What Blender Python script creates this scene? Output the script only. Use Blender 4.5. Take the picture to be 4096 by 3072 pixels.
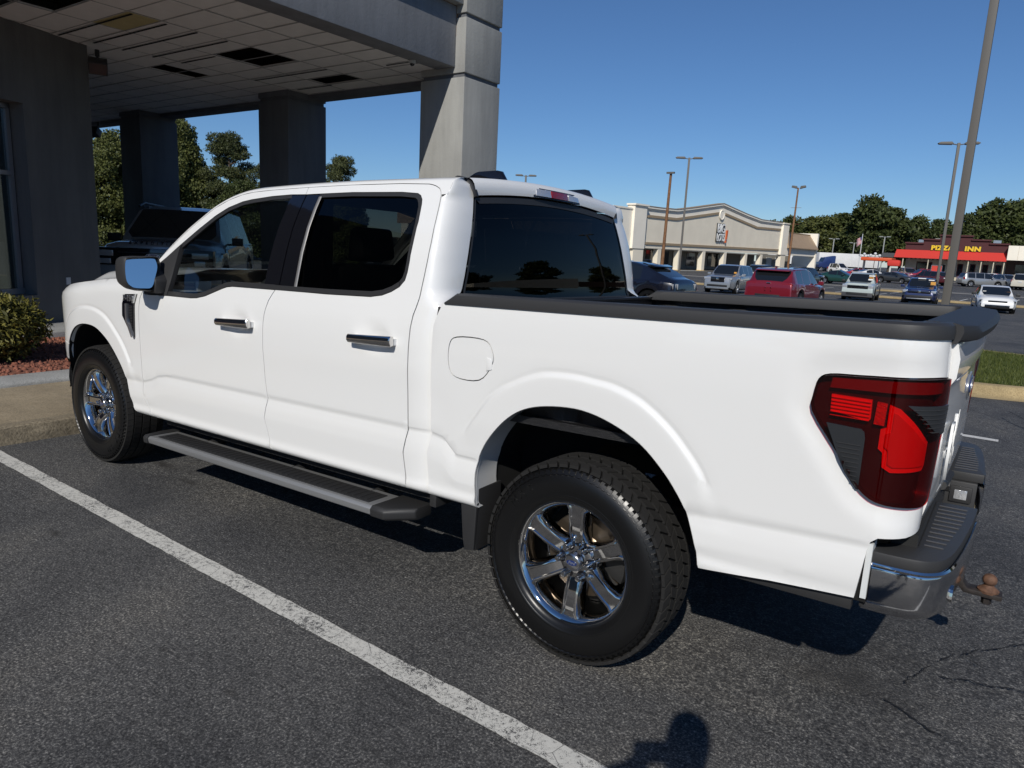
import bpy, bmesh, math, random
import numpy as np
from mathutils import Vector, Matrix
from mathutils.geometry import delaunay_2d_cdt

for o in list(bpy.data.objects):
    bpy.data.objects.remove(o, do_unlink=True)
scene = bpy.context.scene
COL = scene.collection
R = math.radians
PI = math.pi
random.seed(7)
rng = np.random.default_rng(11)

# ------------------------------------------------------------------ camera
CAM_POS = Vector((1.2437, -3.1678, 1.5655))
yaw, pitch, roll = .6135, -.1899, .0485
f_ = Vector((-math.sin(yaw)*math.cos(pitch), math.cos(yaw)*math.cos(pitch), math.sin(pitch)))
r_ = Vector((math.cos(yaw), math.sin(yaw), 0)); u_ = r_.cross(f_)
r2 = r_*math.cos(roll) + u_*math.sin(roll); u2 = u_*math.cos(roll) - r_*math.sin(roll)
cd = bpy.data.cameras.new('camera'); cam = bpy.data.objects.new('camera', cd); COL.objects.link(cam)
M = Matrix((r2, u2, -f_)).transposed().to_4x4(); M.translation = CAM_POS
cam.matrix_world = M
cd.sensor_width = 36; cd.lens = 2840/4096*36; cd.clip_start = .05; cd.clip_end = 2500
scene.camera = cam
scene.render.resolution_x = 1024; scene.render.resolution_y = 768

# ------------------------------------------------------------------ sky and sun
SUN = Vector((.268, -.763, .588)).normalized()          # towards the sun
elev = math.asin(SUN.z)
world = bpy.data.worlds.new('World'); scene.world = world; world.use_nodes = True
wn = world.node_tree; wn.nodes.clear()
sky = wn.nodes.new('ShaderNodeTexSky'); sky.sky_type = 'NISHITA'; sky.sun_disc = False
sky.sun_elevation = elev; sky.sun_rotation = math.atan2(SUN.x, SUN.y)
sky.air_density = .95; sky.dust_density = .0; sky.ozone_density = 10.0; sky.altitude = 0
bgn = wn.nodes.new('ShaderNodeBackground'); bgn.inputs['Strength'].default_value = .078
won = wn.nodes.new('ShaderNodeOutputWorld')
wn.links.new(sky.outputs[0], bgn.inputs[0]); wn.links.new(bgn.outputs[0], won.inputs[0])
sd = bpy.data.lights.new('sun', 'SUN'); sd.energy = 3.8; sd.angle = R(.53); sd.color = (1.0, .955, .88)
sun = bpy.data.objects.new('sun', sd); COL.objects.link(sun)
sun.rotation_euler = SUN.to_track_quat('Z', 'Y').to_euler(); sun.location = (6, -12, 14)
scene.view_settings.view_transform = 'Standard'; scene.view_settings.look = 'None'
scene.view_settings.exposure = 0.0; scene.view_settings.gamma = 1.0
scene.view_settings.use_curve_mapping = False
scene.render.engine = 'CYCLES'
scene.cycles.max_bounces = 8; scene.cycles.transparent_max_bounces = 12

# ------------------------------------------------------------------ materials
MATS = {}
class N:
    """small node-graph helper"""
    def __init__(s, name):
        m = bpy.data.materials.new(name); m.use_nodes = True; s.m = m; s.t = m.node_tree
        s.t.nodes.clear(); s.out = s.t.nodes.new('ShaderNodeOutputMaterial')
    def n(s, typ, **kw):
        nd = s.t.nodes.new('ShaderNode' + typ)
        for k, v in kw.items():
            if k.startswith('i_'): s.inp(nd, k[2:], v)
            else: setattr(nd, k, v)
        return nd
    def inp(s, nd, key, v):
        if key.isdigit(): sock = nd.inputs[int(key)]
        else: sock = nd.inputs[key.replace('_', ' ')]
        if hasattr(v, 'is_output') or isinstance(v, bpy.types.NodeSocket): s.t.links.new(v, sock)
        else:
            if sock.type == 'RGBA' and len(v) == 3: v = (*v, 1)
            sock.default_value = v
    def coord(s, scale=(1, 1, 1), kind='Object'):
        c = s.n('TexCoord'); mp = s.n('Mapping'); s.t.links.new(c.outputs[kind], mp.inputs[0])
        mp.inputs['Scale'].default_value = scale; return mp.outputs[0]
    def pos(s):
        return s.n('NewGeometry').outputs['Position']
    def noise(s, vec, scale, detail=4, rough=.55, dist=0):
        nd = s.n('TexNoise'); s.t.links.new(vec, nd.inputs['Vector'])
        nd.inputs['Scale'].default_value = scale; nd.inputs['Detail'].default_value = detail
        nd.inputs['Roughness'].default_value = rough; nd.inputs['Distortion'].default_value = dist
        return nd.outputs['Fac']
    def ramp(s, fac, stops):
        nd = s.n('ValToRGB'); s.t.links.new(fac, nd.inputs[0]); e = nd.color_ramp.elements
        while len(e) < len(stops): e.new(.5)
        for el, (p, c) in zip(e, stops):
            el.position = p; el.color = (*c, 1) if len(c) == 3 else c
        return nd.outputs[0]
    def math(s, op, a, b=None, clamp=False):
        nd = s.n('Math', operation=op, use_clamp=clamp)
        for i, v in enumerate((a, b)):
            if v is None: continue
            if isinstance(v, (int, float)): nd.inputs[i].default_value = v
            else: s.t.links.new(v, nd.inputs[i])
        return nd.outputs[0]
    def mix(s, fac, a, b, typ='MIX'):
        nd = s.n('MixRGB', blend_type=typ)
        for i, v in enumerate((fac, a, b)):
            if isinstance(v, (int, float)): nd.inputs[i].default_value = v
            elif isinstance(v, tuple): nd.inputs[i].default_value = (*v, 1) if len(v) == 3 else v
            else: s.t.links.new(v, nd.inputs[i])
        return nd.outputs[0]
    def bump(s, h, strength=.3, dist=.01):
        nd = s.n('Bump'); nd.inputs['Strength'].default_value = strength; nd.inputs['Distance'].default_value = dist
        s.t.links.new(h, nd.inputs['Height']); return nd.outputs[0]
    def bsdf(s, **kw):
        b = s.n('BsdfPrincipled')
        for k, v in kw.items(): s.inp(b, k, v)
        s.t.links.new(b.outputs[0], s.out.inputs[0]); return b

def mat(name, color, rough=.5, metal=0., coat=0., spec=.5, noise=None, bump=None, coat_rough=.03, **kw):
    if name in MATS: return MATS[name]
    g = N(name); col = color
    v = None
    if noise or bump: v = g.coord()
    if noise:                         # (scale, amount)
        f = g.noise(v, noise[0], 5)
        a = tuple(c*(1-noise[1]) for c in color); b = tuple(min(1, c*(1+noise[1])) for c in color)
        col = g.ramp(f, [(.3, a), (.7, b)])
    b = g.bsdf(Base_Color=col, Roughness=rough, Metallic=metal, Coat_Weight=coat, Coat_Roughness=coat_rough)
    b.inputs['Specular IOR Level'].default_value = spec
    if bump:                          # (scale, strength, distance)
        g.inp(b, 'Normal', g.bump(g.noise(v, bump[0], 4), bump[1], bump[2]))
    for k, val in kw.items(): g.inp(b, k, val)
    MATS[name] = g.m; return g.m

def glassmat(name, tint, refl=1.0, ior=1.5):
    if name in MATS: return MATS[name]
    g = N(name)
    tr = g.n('BsdfTransparent'); tr.inputs[0].default_value = (*tint, 1)
    gl = g.n('BsdfGlossy'); gl.inputs['Roughness'].default_value = 0.0; gl.inputs[0].default_value = (refl, refl, refl, 1)
    ge = g.n('NewGeometry'); vm = g.n('VectorMath', operation='DOT_PRODUCT'); g.t.links.new(ge.outputs['Normal'], vm.inputs[0]); g.t.links.new(ge.outputs['Incoming'], vm.inputs[1])
    c = g.math('SUBTRACT', 1., g.math('ABSOLUTE', vm.outputs['Value']), True); f0 = ((ior-1)/(ior+1))**2
    fr = g.math('ADD', g.math('MULTIPLY', g.math('POWER', c, 5.), 1-f0), f0)
    mx = g.n('MixShader'); g.t.links.new(fr, mx.inputs[0])
    g.t.links.new(tr.outputs[0], mx.inputs[1]); g.t.links.new(gl.outputs[0], mx.inputs[2])
    g.t.links.new(mx.outputs[0], g.out.inputs[0]); MATS[name] = g.m; return g.m

def lensmat(name, tint, depth_col, rough=.1):
    """coloured lamp plastic: coat over a saturated translucent-looking base"""
    return mat(name, depth_col, rough, coat=1., spec=.5)

# ------------------------------------------------------------------ mesh helpers
def tag(o, label=None, cat=None, group=None, kind=None):
    if label: o['label'] = label
    if cat: o['category'] = cat
    if group: o['group'] = group
    if kind: o['kind'] = kind
    return o
def empty(name, loc=(0, 0, 0), rz=0., label=None, cat=None, group=None):
    o = bpy.data.objects.new(name, None); COL.objects.link(o); o.location = loc; o.rotation_euler = (0, 0, rz)
    o.empty_display_size = .2
    return tag(o, label, cat, group)
def link(name, me, m=None, parent=None, loc=None, rz=0.):
    o = bpy.data.objects.new(name, me); COL.objects.link(o)
    if m is not None and not me.materials: me.materials.append(m)
    if parent: o.parent = parent
    if loc is not None: o.location = loc
    if rz: o.rotation_euler = (0, 0, rz)
    return o
def copy_tree(o, parent=None):
    c = o.copy(); COL.objects.link(c); c.parent = parent
    for ch in list(o.children): copy_tree(ch, c)
    return c
def fastmesh(name, V, F):
    """V (n,3) numpy, F (m,k) numpy with constant k"""
    V = np.asarray(V, np.float32); F = np.asarray(F, np.int32)
    me = bpy.data.meshes.new(name); k = F.shape[1]
    me.vertices.add(len(V)); me.vertices.foreach_set('co', V.ravel())
    me.loops.add(F.size); me.loops.foreach_set('vertex_index', F.ravel())
    me.polygons.add(len(F)); me.polygons.foreach_set('loop_start', np.arange(0, F.size, k, dtype=np.int32))
    me.polygons.foreach_set('loop_total', np.full(len(F), k, np.int32))
    me.update(calc_edges=True); return me
RAKE = .027
class MB:
    """collects shapes into one mesh"""
    def __init__(s, rake=False): s.v = []; s.f = []; s.rake = rake
    def add(s, V, F):
        b = len(s.v); s.v += [tuple(p) for p in V]; s.f += [tuple(i+b for i in f) for f in F]; return s
    def box(s, x0, x1, y0, y1, z0, z1, m=None):
        V = [(x, y, z) for z in (z0, z1) for y in (y0, y1) for x in (x0, x1)]
        if m is not None: V = [tuple(m @ Vector(p)) for p in V]
        return s.add(V, [(0, 2, 3, 1), (4, 5, 7, 6), (0, 1, 5, 4), (2, 6, 7, 3), (0, 4, 6, 2), (1, 3, 7, 5)])
    def prism(s, poly, axis, a, b):
        """extrude a 2-D polygon along axis ('x','y','z') between a and b"""
        def P(p, t):
            return {'x': (t, p[0], p[1]), 'y': (p[0], t, p[1]), 'z': (p[0], p[1], t)}[axis]
        n = len(poly)
        ar = sum(poly[i][0]*poly[(i+1) % n][1]-poly[(i+1) % n][0]*poly[i][1] for i in range(n))
        if (ar < 0) != (axis == 'y'): poly = poly[::-1]
        if a > b: a, b = b, a
        V = [P(p, a) for p in poly]+[P(p, b) for p in poly]
        F = [tuple(range(n))[::-1], tuple(range(n, 2*n))]+[(i, (i+1) % n, n+(i+1) % n, n+i) for i in range(n)]
        return s.add(V, F)
    def rings(s, rings, close=True, cap0=False, cap1=False, flip=False):
        n = len(rings[0]); V = [p for r in rings for p in r]; F = []
        for i in range(len(rings)-1):
            for j in range(n if close else n-1):
                a, b = i*n+j, i*n+(j+1) % n; q = (a, b, b+n, a+n); F.append(q[::-1] if flip else q)
        if cap0: q = tuple(range(n)); F.append(q if flip else q[::-1])
        if cap1: q = tuple(range((len(rings)-1)*n, len(rings)*n)); F.append(q[::-1] if flip else q)
        return s.add(V, F)
    def tube(s, pts, rad, n=8, caps=True):
        pts = [Vector(p) for p in pts]; rs = rad if isinstance(rad, (list, tuple)) else [rad]*len(pts); R_ = []
        ref = None
        for i, p in enumerate(pts):
            d = (pts[min(i+1, len(pts)-1)]-pts[max(i-1, 0)]).normalized()
            if ref is None: ref = Vector((0, 0, 1)) if abs(d.z) < .9 else Vector((1, 0, 0))
            a = d.cross(ref).normalized(); b = a.cross(d).normalized(); ref = b
            R_.append([tuple(p+(a*math.cos(t)+b*math.sin(t))*rs[i]) for t in [2*PI*k/n for k in range(n)]])
        return s.rings(R_, True, caps, caps)
    def lathe(s, prof, center, axis='y', n=32, sgn=1, a0=0, a1=2*PI):
        """prof: (radius, along-axis) pairs"""
        full = abs(a1-a0-2*PI) < 1e-6; k = n if full else n+1; R_ = []
        for r, t in prof:
            ring = []
            for i in range(k):
                a = a0+(a1-a0)*i/n; c, d = r*math.cos(a), r*math.sin(a)
                o = {'y': (c, t*sgn, d), 'x': (t*sgn, c, d), 'z': (c, d, t*sgn)}[axis]
                ring.append((center[0]+o[0], center[1]+o[1], center[2]+o[2]))
            R_.append(ring)
        return s.rings(R_, full)
    def build(s, name, m, parent=None, smooth=None, bevel=0., seg=2, loc=None, rz=0., solidify=0., kind=None, label=None, bang=40):
        me = bpy.data.meshes.new(name); V = s.v
        if s.rake: V = [(p[0], p[1], p[2]+RAKE*p[0]) for p in V]
        me.from_pydata(V, [], s.f)
        if bevel or smooth is None or smooth:
            bm = bmesh.new(); bm.from_mesh(me)
            bmesh.ops.remove_doubles(bm, verts=bm.verts, dist=1e-5)
            bmesh.ops.recalc_face_normals(bm, faces=bm.faces)
            if bevel:
                es = [e for e in bm.edges if len(e.link_faces) == 2 and e.calc_face_angle(0) > R(bang)]
                bmesh.ops.bevel(bm, geom=es, offset=bevel, segments=seg, profile=.6, affect='EDGES', clamp_overlap=True)
            bm.to_mesh(me); bm.free()
        if smooth or (bevel and smooth is None):
            me.polygons.foreach_set('use_smooth', [True]*len(me.polygons))
            me.set_sharp_from_angle(angle=R(smooth if isinstance(smooth, (int, float)) and smooth > 1 else 35))
        me.update()
        o = link(name, me, m, parent, loc, rz)
        if kind: o['kind'] = kind
        if label: o['label'] = label
        return o

def text_mesh(txt, size, depth, spacing=1., bold=0., font_shear=0.):
    cu = bpy.data.curves.new('lettering', 'FONT'); cu.body = txt; cu.size = size; cu.extrude = depth/2
    cu.space_character = spacing; cu.offset = bold; cu.shear = font_shear; cu.align_x = 'CENTER'; cu.align_y = 'CENTER'; cu.resolution_u = 3
    o = bpy.data.objects.new('lettering_src', cu); COL.objects.link(o)
    dg = bpy.context.evaluated_depsgraph_get(); dg.update()
    me = bpy.data.meshes.new_from_object(o.evaluated_get(dg)); bpy.data.objects.remove(o, do_unlink=True)
    me.materials.clear()
    return me
def text_obj(name, txt, size, depth, m, parent, matrix, spacing=1., bold=0., shear=0.):
    me = text_mesh(txt, size, depth, spacing, bold, shear); me.transform(matrix); me.name = name
    return link(name, me, m, parent)
def axes(origin, ex, ey, ez):
    m = Matrix((Vector(ex), Vector(ey), Vector(ez))).transposed().to_4x4(); m.translation = origin; return m

def inside(poly, X, Y):
    X = np.asarray(X); Y = np.asarray(Y); c = np.zeros(X.shape, bool); n = len(poly)
    for i in range(n):
        (x1, y1), (x2, y2) = poly[i], poly[(i+1) % n]
        if y1 == y2: continue
        t = ((y1 > Y) != (y2 > Y)) & (X < (x2-x1)*(Y-y1)/(y2-y1)+x1); c ^= t
    return c
def densify(poly, step):
    out = []
    n = len(poly)
    for i in range(n):
        a, b = poly[i], poly[(i+1) % n]; L = math.dist(a, b); k = max(1, int(math.ceil(L/step)))
        out += [(a[0]+(b[0]-a[0])*j/k, a[1]+(b[1]-a[1])*j/k) for j in range(k)]
    return out
def inset(poly, d):
    n = len(poly); ar = sum(poly[i][0]*poly[(i+1) % n][1]-poly[(i+1) % n][0]*poly[i][1] for i in range(n))
    sg = 1 if ar > 0 else -1; out = []
    for i in range(n):
        p0, p1, p2 = Vector(poly[i-1]), Vector(poly[i]), Vector(poly[(i+1) % n])
        e1 = (p1-p0).normalized(); e2 = (p2-p1).normalized()
        n1 = Vector((-e1.y, e1.x))*sg; n2 = Vector((-e2.y, e2.x))*sg
        b = n1+n2
        b = b.normalized()*min(2.5, 1/max(.3, b.normalized().dot(n1))) if b.length > 1e-6 else n1
        q = p1+b*d; out.append((q.x, q.y))
    return out
def smooth_poly(pts, k=6, closed=False):
    """Catmull-Rom through points"""
    out = []; n = len(pts)
    rngi = range(n if closed else n-1)
    for i in rngi:
        if closed: p = [pts[(i+j-1) % n] for j in range(4)]
        else: p = [pts[max(0, i-1)], pts[i], pts[i+1], pts[min(n-1, i+2)]]
        for t in [j/k for j in range(k)]:
            out.append(tuple(.5*((2*p[1][c])+(-p[0][c]+p[2][c])*t+(2*p[0][c]-5*p[1][c]+4*p[2][c]-p[3][c])*t*t+(-p[0][c]+3*p[1][c]-3*p[2][c]+p[3][c])*t**3) for c in range(len(pts[0]))))
    if not closed: out.append(tuple(pts[-1]))
    return out
# ------------------------------------------------------------------ shared materials
def paint(name, col, rough=.32, coat=1., metal=0., flake=0.):
    return mat(name, col, rough, metal=metal, coat=coat, coat_rough=.02)
M_WHITE = mat('white_paint', (.78, .78, .765), .38, coat=.9, coat_rough=.03)
M_CHROME = mat('chrome', (.68, .665, .645), .05, metal=1.)
M_CHROME_DULL = mat('brushed_steel', (.30, .305, .31), .42, metal=.55, bump=(60, .15, .002))
M_BLACKPL = mat('black_plastic', (.022, .022, .023), .55, bump=(900, .25, .0008))
M_GREYPL = mat('grey_plastic', (.033, .033, .034), .5, bump=(700, .3, .0008))
M_GLOSSB = mat('gloss_black', (.006, .006, .008), .08, coat=.6)
M_DARK = mat('dark_cavity', (.004, .004, .004), .95)
M_RUBBER = mat('tyre_rubber', (.005, .005, .0052), .34, bump=(120, .2, .001))
M_TREAD = mat('tyre_tread', (.009, .0085, .008), .8, bump=(200, .4, .002))
M_LINER = mat('bed_liner', (.010, .010, .011), .38, bump=(260, .9, .004))
M_GLASS_F = glassmat('front_door_glass', (.42, .45, .43))
M_GLASS_R = glassmat('privacy_glass', (.10, .105, .10), .8)
M_GLASS_B = glassmat('rear_screen_glass', (.045, .05, .06), .62)
M_WIND = glassmat('windscreen_glass', (.62, .66, .64))
M_RED_DK = mat('dark_red_lens', (.050, .0015, .006), .05, coat=1., coat_rough=.01)
M_RED = mat('red_lens', (.42, .006, .006), .22, coat=1., coat_rough=.02)
M_REDGL = mat('bright_red_reflector', (.75, .012, .010), .28, coat=1., coat_rough=.02)
M_SMOKE = mat('smoked_lens', (.022, .024, .027), .3, coat=.6)
M_CLEAR = mat('clear_lens', (.55, .56, .58), .12, coat=1., metal=.5, bump=(90, .6, .004))
M_MIRROR = mat('mirror_glass', (.85, .88, .88), .015, metal=1.)
M_INT = mat('interior_black', (.012, .012, .013), .7)
M_INT2 = mat('interior_grey', (.05, .05, .052), .65)
M_DISC = mat('brake_disc', (.24, .19, .14), .35, metal=.9)
M_UNDER = mat('underbody', (.012, .012, .012), .8)
M_RUST = mat('rusty_steel', (.115, .058, .034), .75, noise=(45, .45), bump=(60, .5, .003))
M_RUSTDK = mat('old_black_steel', (.022, .017, .015), .7, noise=(30, .5), bump=(60, .4, .003))
M_BLUE = mat('emblem_blue', (.010, .030, .14), .15, coat=1.)
M_SILVER = mat('satin_silver', (.62, .63, .64), .3, metal=.9)
M_PLATEW = mat('plate_white', (.6, .62, .62), .5)
M_RED_HS = mat('lamp_housing_red', (.030, .010, .014), .35); M_RED_REF = mat('lamp_reflector', (.80, .25, .22), .35, bump=(180, .5, .003)); M_RED_REF2 = mat('lamp_reflector_step', (.62, .10, .09), .3); M_RED_COL = mat('lamp_column', (.55, .12, .12), .2, bump=(130, .9, .006)); M_RED_BAND = mat('lamp_band_wine', (.16, .035, .075), .25)
def cover(name, tint):
    g = N(name); tr = g.n('BsdfTransparent'); tr.inputs[0].default_value = (*tint, 1); gl = g.n('BsdfGlossy'); gl.inputs['Roughness'].default_value = .015
    ge = g.n('NewGeometry'); vm = g.n('VectorMath', operation='DOT_PRODUCT'); g.t.links.new(ge.outputs['Normal'], vm.inputs[0]); g.t.links.new(ge.outputs['Incoming'], vm.inputs[1])
    c = g.math('SUBTRACT', 1., g.math('ABSOLUTE', vm.outputs['Value']), True); fr = g.math('ADD', g.math('MULTIPLY', g.math('POWER', c, 5.), .95), .045)
    mx = g.n('MixShader'); g.t.links.new(fr, mx.inputs[0]); g.t.links.new(tr.outputs[0], mx.inputs[1]); g.t.links.new(gl.outputs[0], mx.inputs[2]); g.t.links.new(mx.outputs[0], g.out.inputs[0]); return g.m
M_RED_GL = cover('red_lamp_cover', (.78, .055, .065))
# ================================================================== the white pickup truck
def sstep(a, b, x):
    t = max(0., min(1., (x-a)/(b-a))); return t*t*(3-2*t)
# --- plan curve of the body side (s -> x, y, nx, ny), half-width 1.0 along the flat part
FS = -3.80
FR = [(FS, 1.0, 0.)]
_ds = .01
for i in range(190):
    s0 = FS-_ds*(i+1); d = FS-s0
    ph = 25*(d/.5)**1.4 if d < .5 else (25+50*(d-.5)/.3 if d < .8 else min(89, 75+14*(d-.8)/.5))
    ph = R(ph); x, y, _ = FR[-1]; FR.append((x-math.cos(ph)*_ds, y-math.sin(ph)*_ds, ph))
RC = .13; RX = 1.11; SR0 = RX-RC; SR1 = SR0+RC*PI/2
def plan(s):
    if s > SR1: return RX, 1-RC-(s-SR1), 1., 0.
    if s > SR0:
        a = (s-SR0)/RC; return SR0+RC*math.sin(a), 1-RC+RC*math.cos(a), math.sin(a), math.cos(a)
    if s < FS:
        q = min((FS-s)/_ds, len(FR)-2.001); i = int(q); t = q-i
        x = FR[i][0]*(1-t)+FR[i+1][0]*t; y = FR[i][1]*(1-t)+FR[i+1][1]*t; p = FR[i][2]*(1-t)+FR[i+1][2]*t
        return x, y, -math.sin(p), math.cos(p)
    return s, 1., 0., 1.
CRX = [-5, -3.05, -2.955, -2.875, -2.78, -.69, -.63, -.555, .45, 1.0, 2]
CRW = [.732, .732, .753, .783, .798, .800, .790, .727, .718, .744, .75]
def crease(s): return float(np.interp(s, CRX, CRW))
ARCH_R = [(-.445, .520), (-.446, .60), (-.445, .701), (-.41, .794), (-.345, .880), (-.276, .942), (-.198, .981), (-.096, 1.002), (.026, 1.005),
          (.144, .977), (.259, .922), (.351, .8415), (.412, .765), (.449, .700), (.483, .612), (.501, .535)]
FLARE_R = [(-.60, .62), (-.575, .72), (-.52, .83), (-.462, .9145), (-.397, .999), (-.322, 1.054), (-.283, 1.072), (-.155, 1.122), (-.056, 1.130), (.064, 1.122),
           (.132, 1.115), (.245, 1.077), (.334, 1.019), (.423, .935), (.486, .857), (.512, .795), (.545, .70), (.575, .60)]
ARCH_F = [(-4.15, .56), (-4.135, .66), (-4.105, .76), (-4.055, .86), (-3.985, .945), (-3.89, 1.008), (-3.77, 1.037), (-3.62, 1.030), (-3.507, .986), (-3.408, .92),
          (-3.30, .81), (-3.238, .70), (-3.195, .60), (-3.165, .548), (-3.13, .519)]
FLARE_F = [(-4.27, .62), (-4.25, .74), (-4.20, .87), (-4.11, 1.0), (-3.98, 1.095), (-3.84, 1.145), (-3.705, 1.158), (-3.594, 1.149), (-3.473, 1.114), (-3.352, 1.0285),
           (-3.267, .950), (-3.194, .846), (-3.15, .74), (-3.10, .62)]
def polar(pts, c):
    a = [(math.atan2(p[1]-c[1], p[0]-c[0]), math.dist(p, c)) for p in pts]
    a = [((t if t > -PI/2 else t+2*PI), r) for t, r in a]; a.sort()
    return np.array([t for t, r in a]), np.array([r for t, r in a])
ARCH_R = smooth_poly(ARCH_R, 4); ARCH_F = smooth_poly(ARCH_F, 4)
CR_, CF_ = (.02, .56), (-3.69, .56)
PAR, PFR = polar(ARCH_R, CR_), polar(FLARE_R, CR_)
PAF, PFF = polar(ARCH_F, CF_), polar(FLARE_F, CF_)
UP = [-.3, 0, .50, .80, .86, .95, 1.0, 1.04, 1.10, 1.30, 9]
UH = [.0060, .0062, .0072, .0072, .0062, .0005, -.0025, -.0030, -.0010, 0., 0.]
def flare(s, w):
    for c, pa, pf in ((CR_, PAR, PFR), (CF_, PAF, PFF)):
        dx, dz = s-c[0], w-c[1]; r = math.hypot(dx, dz)
        if r > .85 or w < .5: continue
        t = math.atan2(dz, dx); t = t if t > -PI/2 else t+2*PI
        ra = float(np.interp(t, *pa)); rf = float(np.interp(t, *pf))
        u = (r-ra)/(rf-ra)
        return float(np.interp(u, UP, UH))*(sstep(.66, .86, w) if s > c[0] else sstep(.74, .90, w))
    return 0.
DENTS = [(-2.05, 1.166, .11, .062), (-1.03, 1.174, .10, .062)]
LAMP = smooth_poly([(.790, 1.118), (.789, 1.170), (.797, 1.212), (.826, 1.230), (.90, 1.234), (1.00, 1.238), (1.185, 1.240), (1.195, 1.205), (1.195, 1.05), (1.195, .925), (1.182, .885),
        (1.14, .868), (1.06, .868), (1.0, .874), (.962, .890), (.93, .922), (.86, 1.02)], 3, True)
def dist_poly(poly, p):
    best = 9; n = len(poly); px_, py_ = p
    for i in range(n):
        (x1, y1), (x2, y2) = poly[i], poly[(i+1) % n]; dx, dy = x2-x1, y2-y1
        t = max(0, min(1, ((px_-x1)*dx+(py_-y1)*dy)/(dx*dx+dy*dy))); best = min(best, math.hypot(px_-x1-t*dx, py_-y1-t*dy))
    return best
def wtop(s): return float(np.interp(s, [-4.6, -4.3, -4.1, -3.845, -3.533, -3.229, -2.95], [1.235, 1.262, 1.285, 1.311, 1.342, 1.357, 1.365]))
UW = [1.06, 1.16, 1.24, 1.30, 1.36, 1.42, 1.54, 1.66, 1.76, 1.82, 1.90]; UY = [.9965, .994, .987, .976, .963, .951, .925, .886, .840, .806, .756]
def prof(s, w):
    wc = crease(s)
    if w >= wc:
        h = float(np.interp(w, [wc, wc+.005, wc+.012, wc+.06, wc+.15, 1.06, 1.16, 1.24, 1.30, 1.345, 1.38, 1.90],
                            [.9832, .9868, .9885, .9893, .9915, .9965, .9990, .9985, .996, .992, .985, .797]))
        if w > 1.06 and -3.0 < s < -.69:
            k = sstep(-3.0, -2.72, s)*(1-sstep(-.715, -.69, s)); h += (float(np.interp(w, UW, UY))-h)*k
    else:
        h = float(np.interp(w, [.50, .512, .520, .530, .541, .553, .563, .572, .59, wc-.115, wc-.10, wc-.05, wc-.012, wc],
                            [.93, .945, .962, .980, .9885, .9905, .9890, .9868, .9862, .9920, .9925, .9905, .9845, .9832]))
    h += flare(s, w)
    for (a, b, ra, rb) in DENTS:
        q = ((s-a)/ra)**2+((w-b)/rb)**2
        if q < 1 and s < -.5: h -= .020*(1-q)**1.5
    if s < -2.95:
        t = (w-(wtop(s)-.07))/.07
        if t > 0: h -= .045*min(t, 1.2)**2
    if .65 < s < 1.16 and .8 < w < 1.3 and not inside(LAMP, np.array([s]), np.array([w]))[0]:
        d = dist_poly(LAMP, (s, w))
        if d < .075: h -= .010*(1-sstep(.015, .07, d))*(1-sstep(1.08, 1.16, s))
    return h
def SIDE(s, w, sg=-1, off=0.):
    x, y, nx, ny = plan(s); h = prof(s, w)-1.+off
    return (x+nx*h, sg*(y+ny*h), w)
def flare_pts(sel=(0, 1)):
    out = []
    for q, (c, pa, pf) in enumerate(((CR_, PAR, PFR), (CF_, PAF, PFF))):
        if q not in sel: continue
        for t in np.linspace(R(0), R(180), 110):
            ra = float(np.interp(t, *pa)); rf = float(np.interp(t, *pf))
            for u in (.12, .30, .50, .65, .76, .82, .86, .905, .95, 1.0, 1.04, 1.10, 1.18, 1.30, 1.5):
                r = ra+(rf-ra)*u; out.append((c[0]+r*math.cos(t), c[1]+r*math.sin(t)))
    return out
def crease_pts(a, b, step=.008):
    return [(x, crease(x)+o) for x in np.arange(a, b, step) for o in (-.10, -.05, -.012, 0, .005, .012, .06)]
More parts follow.
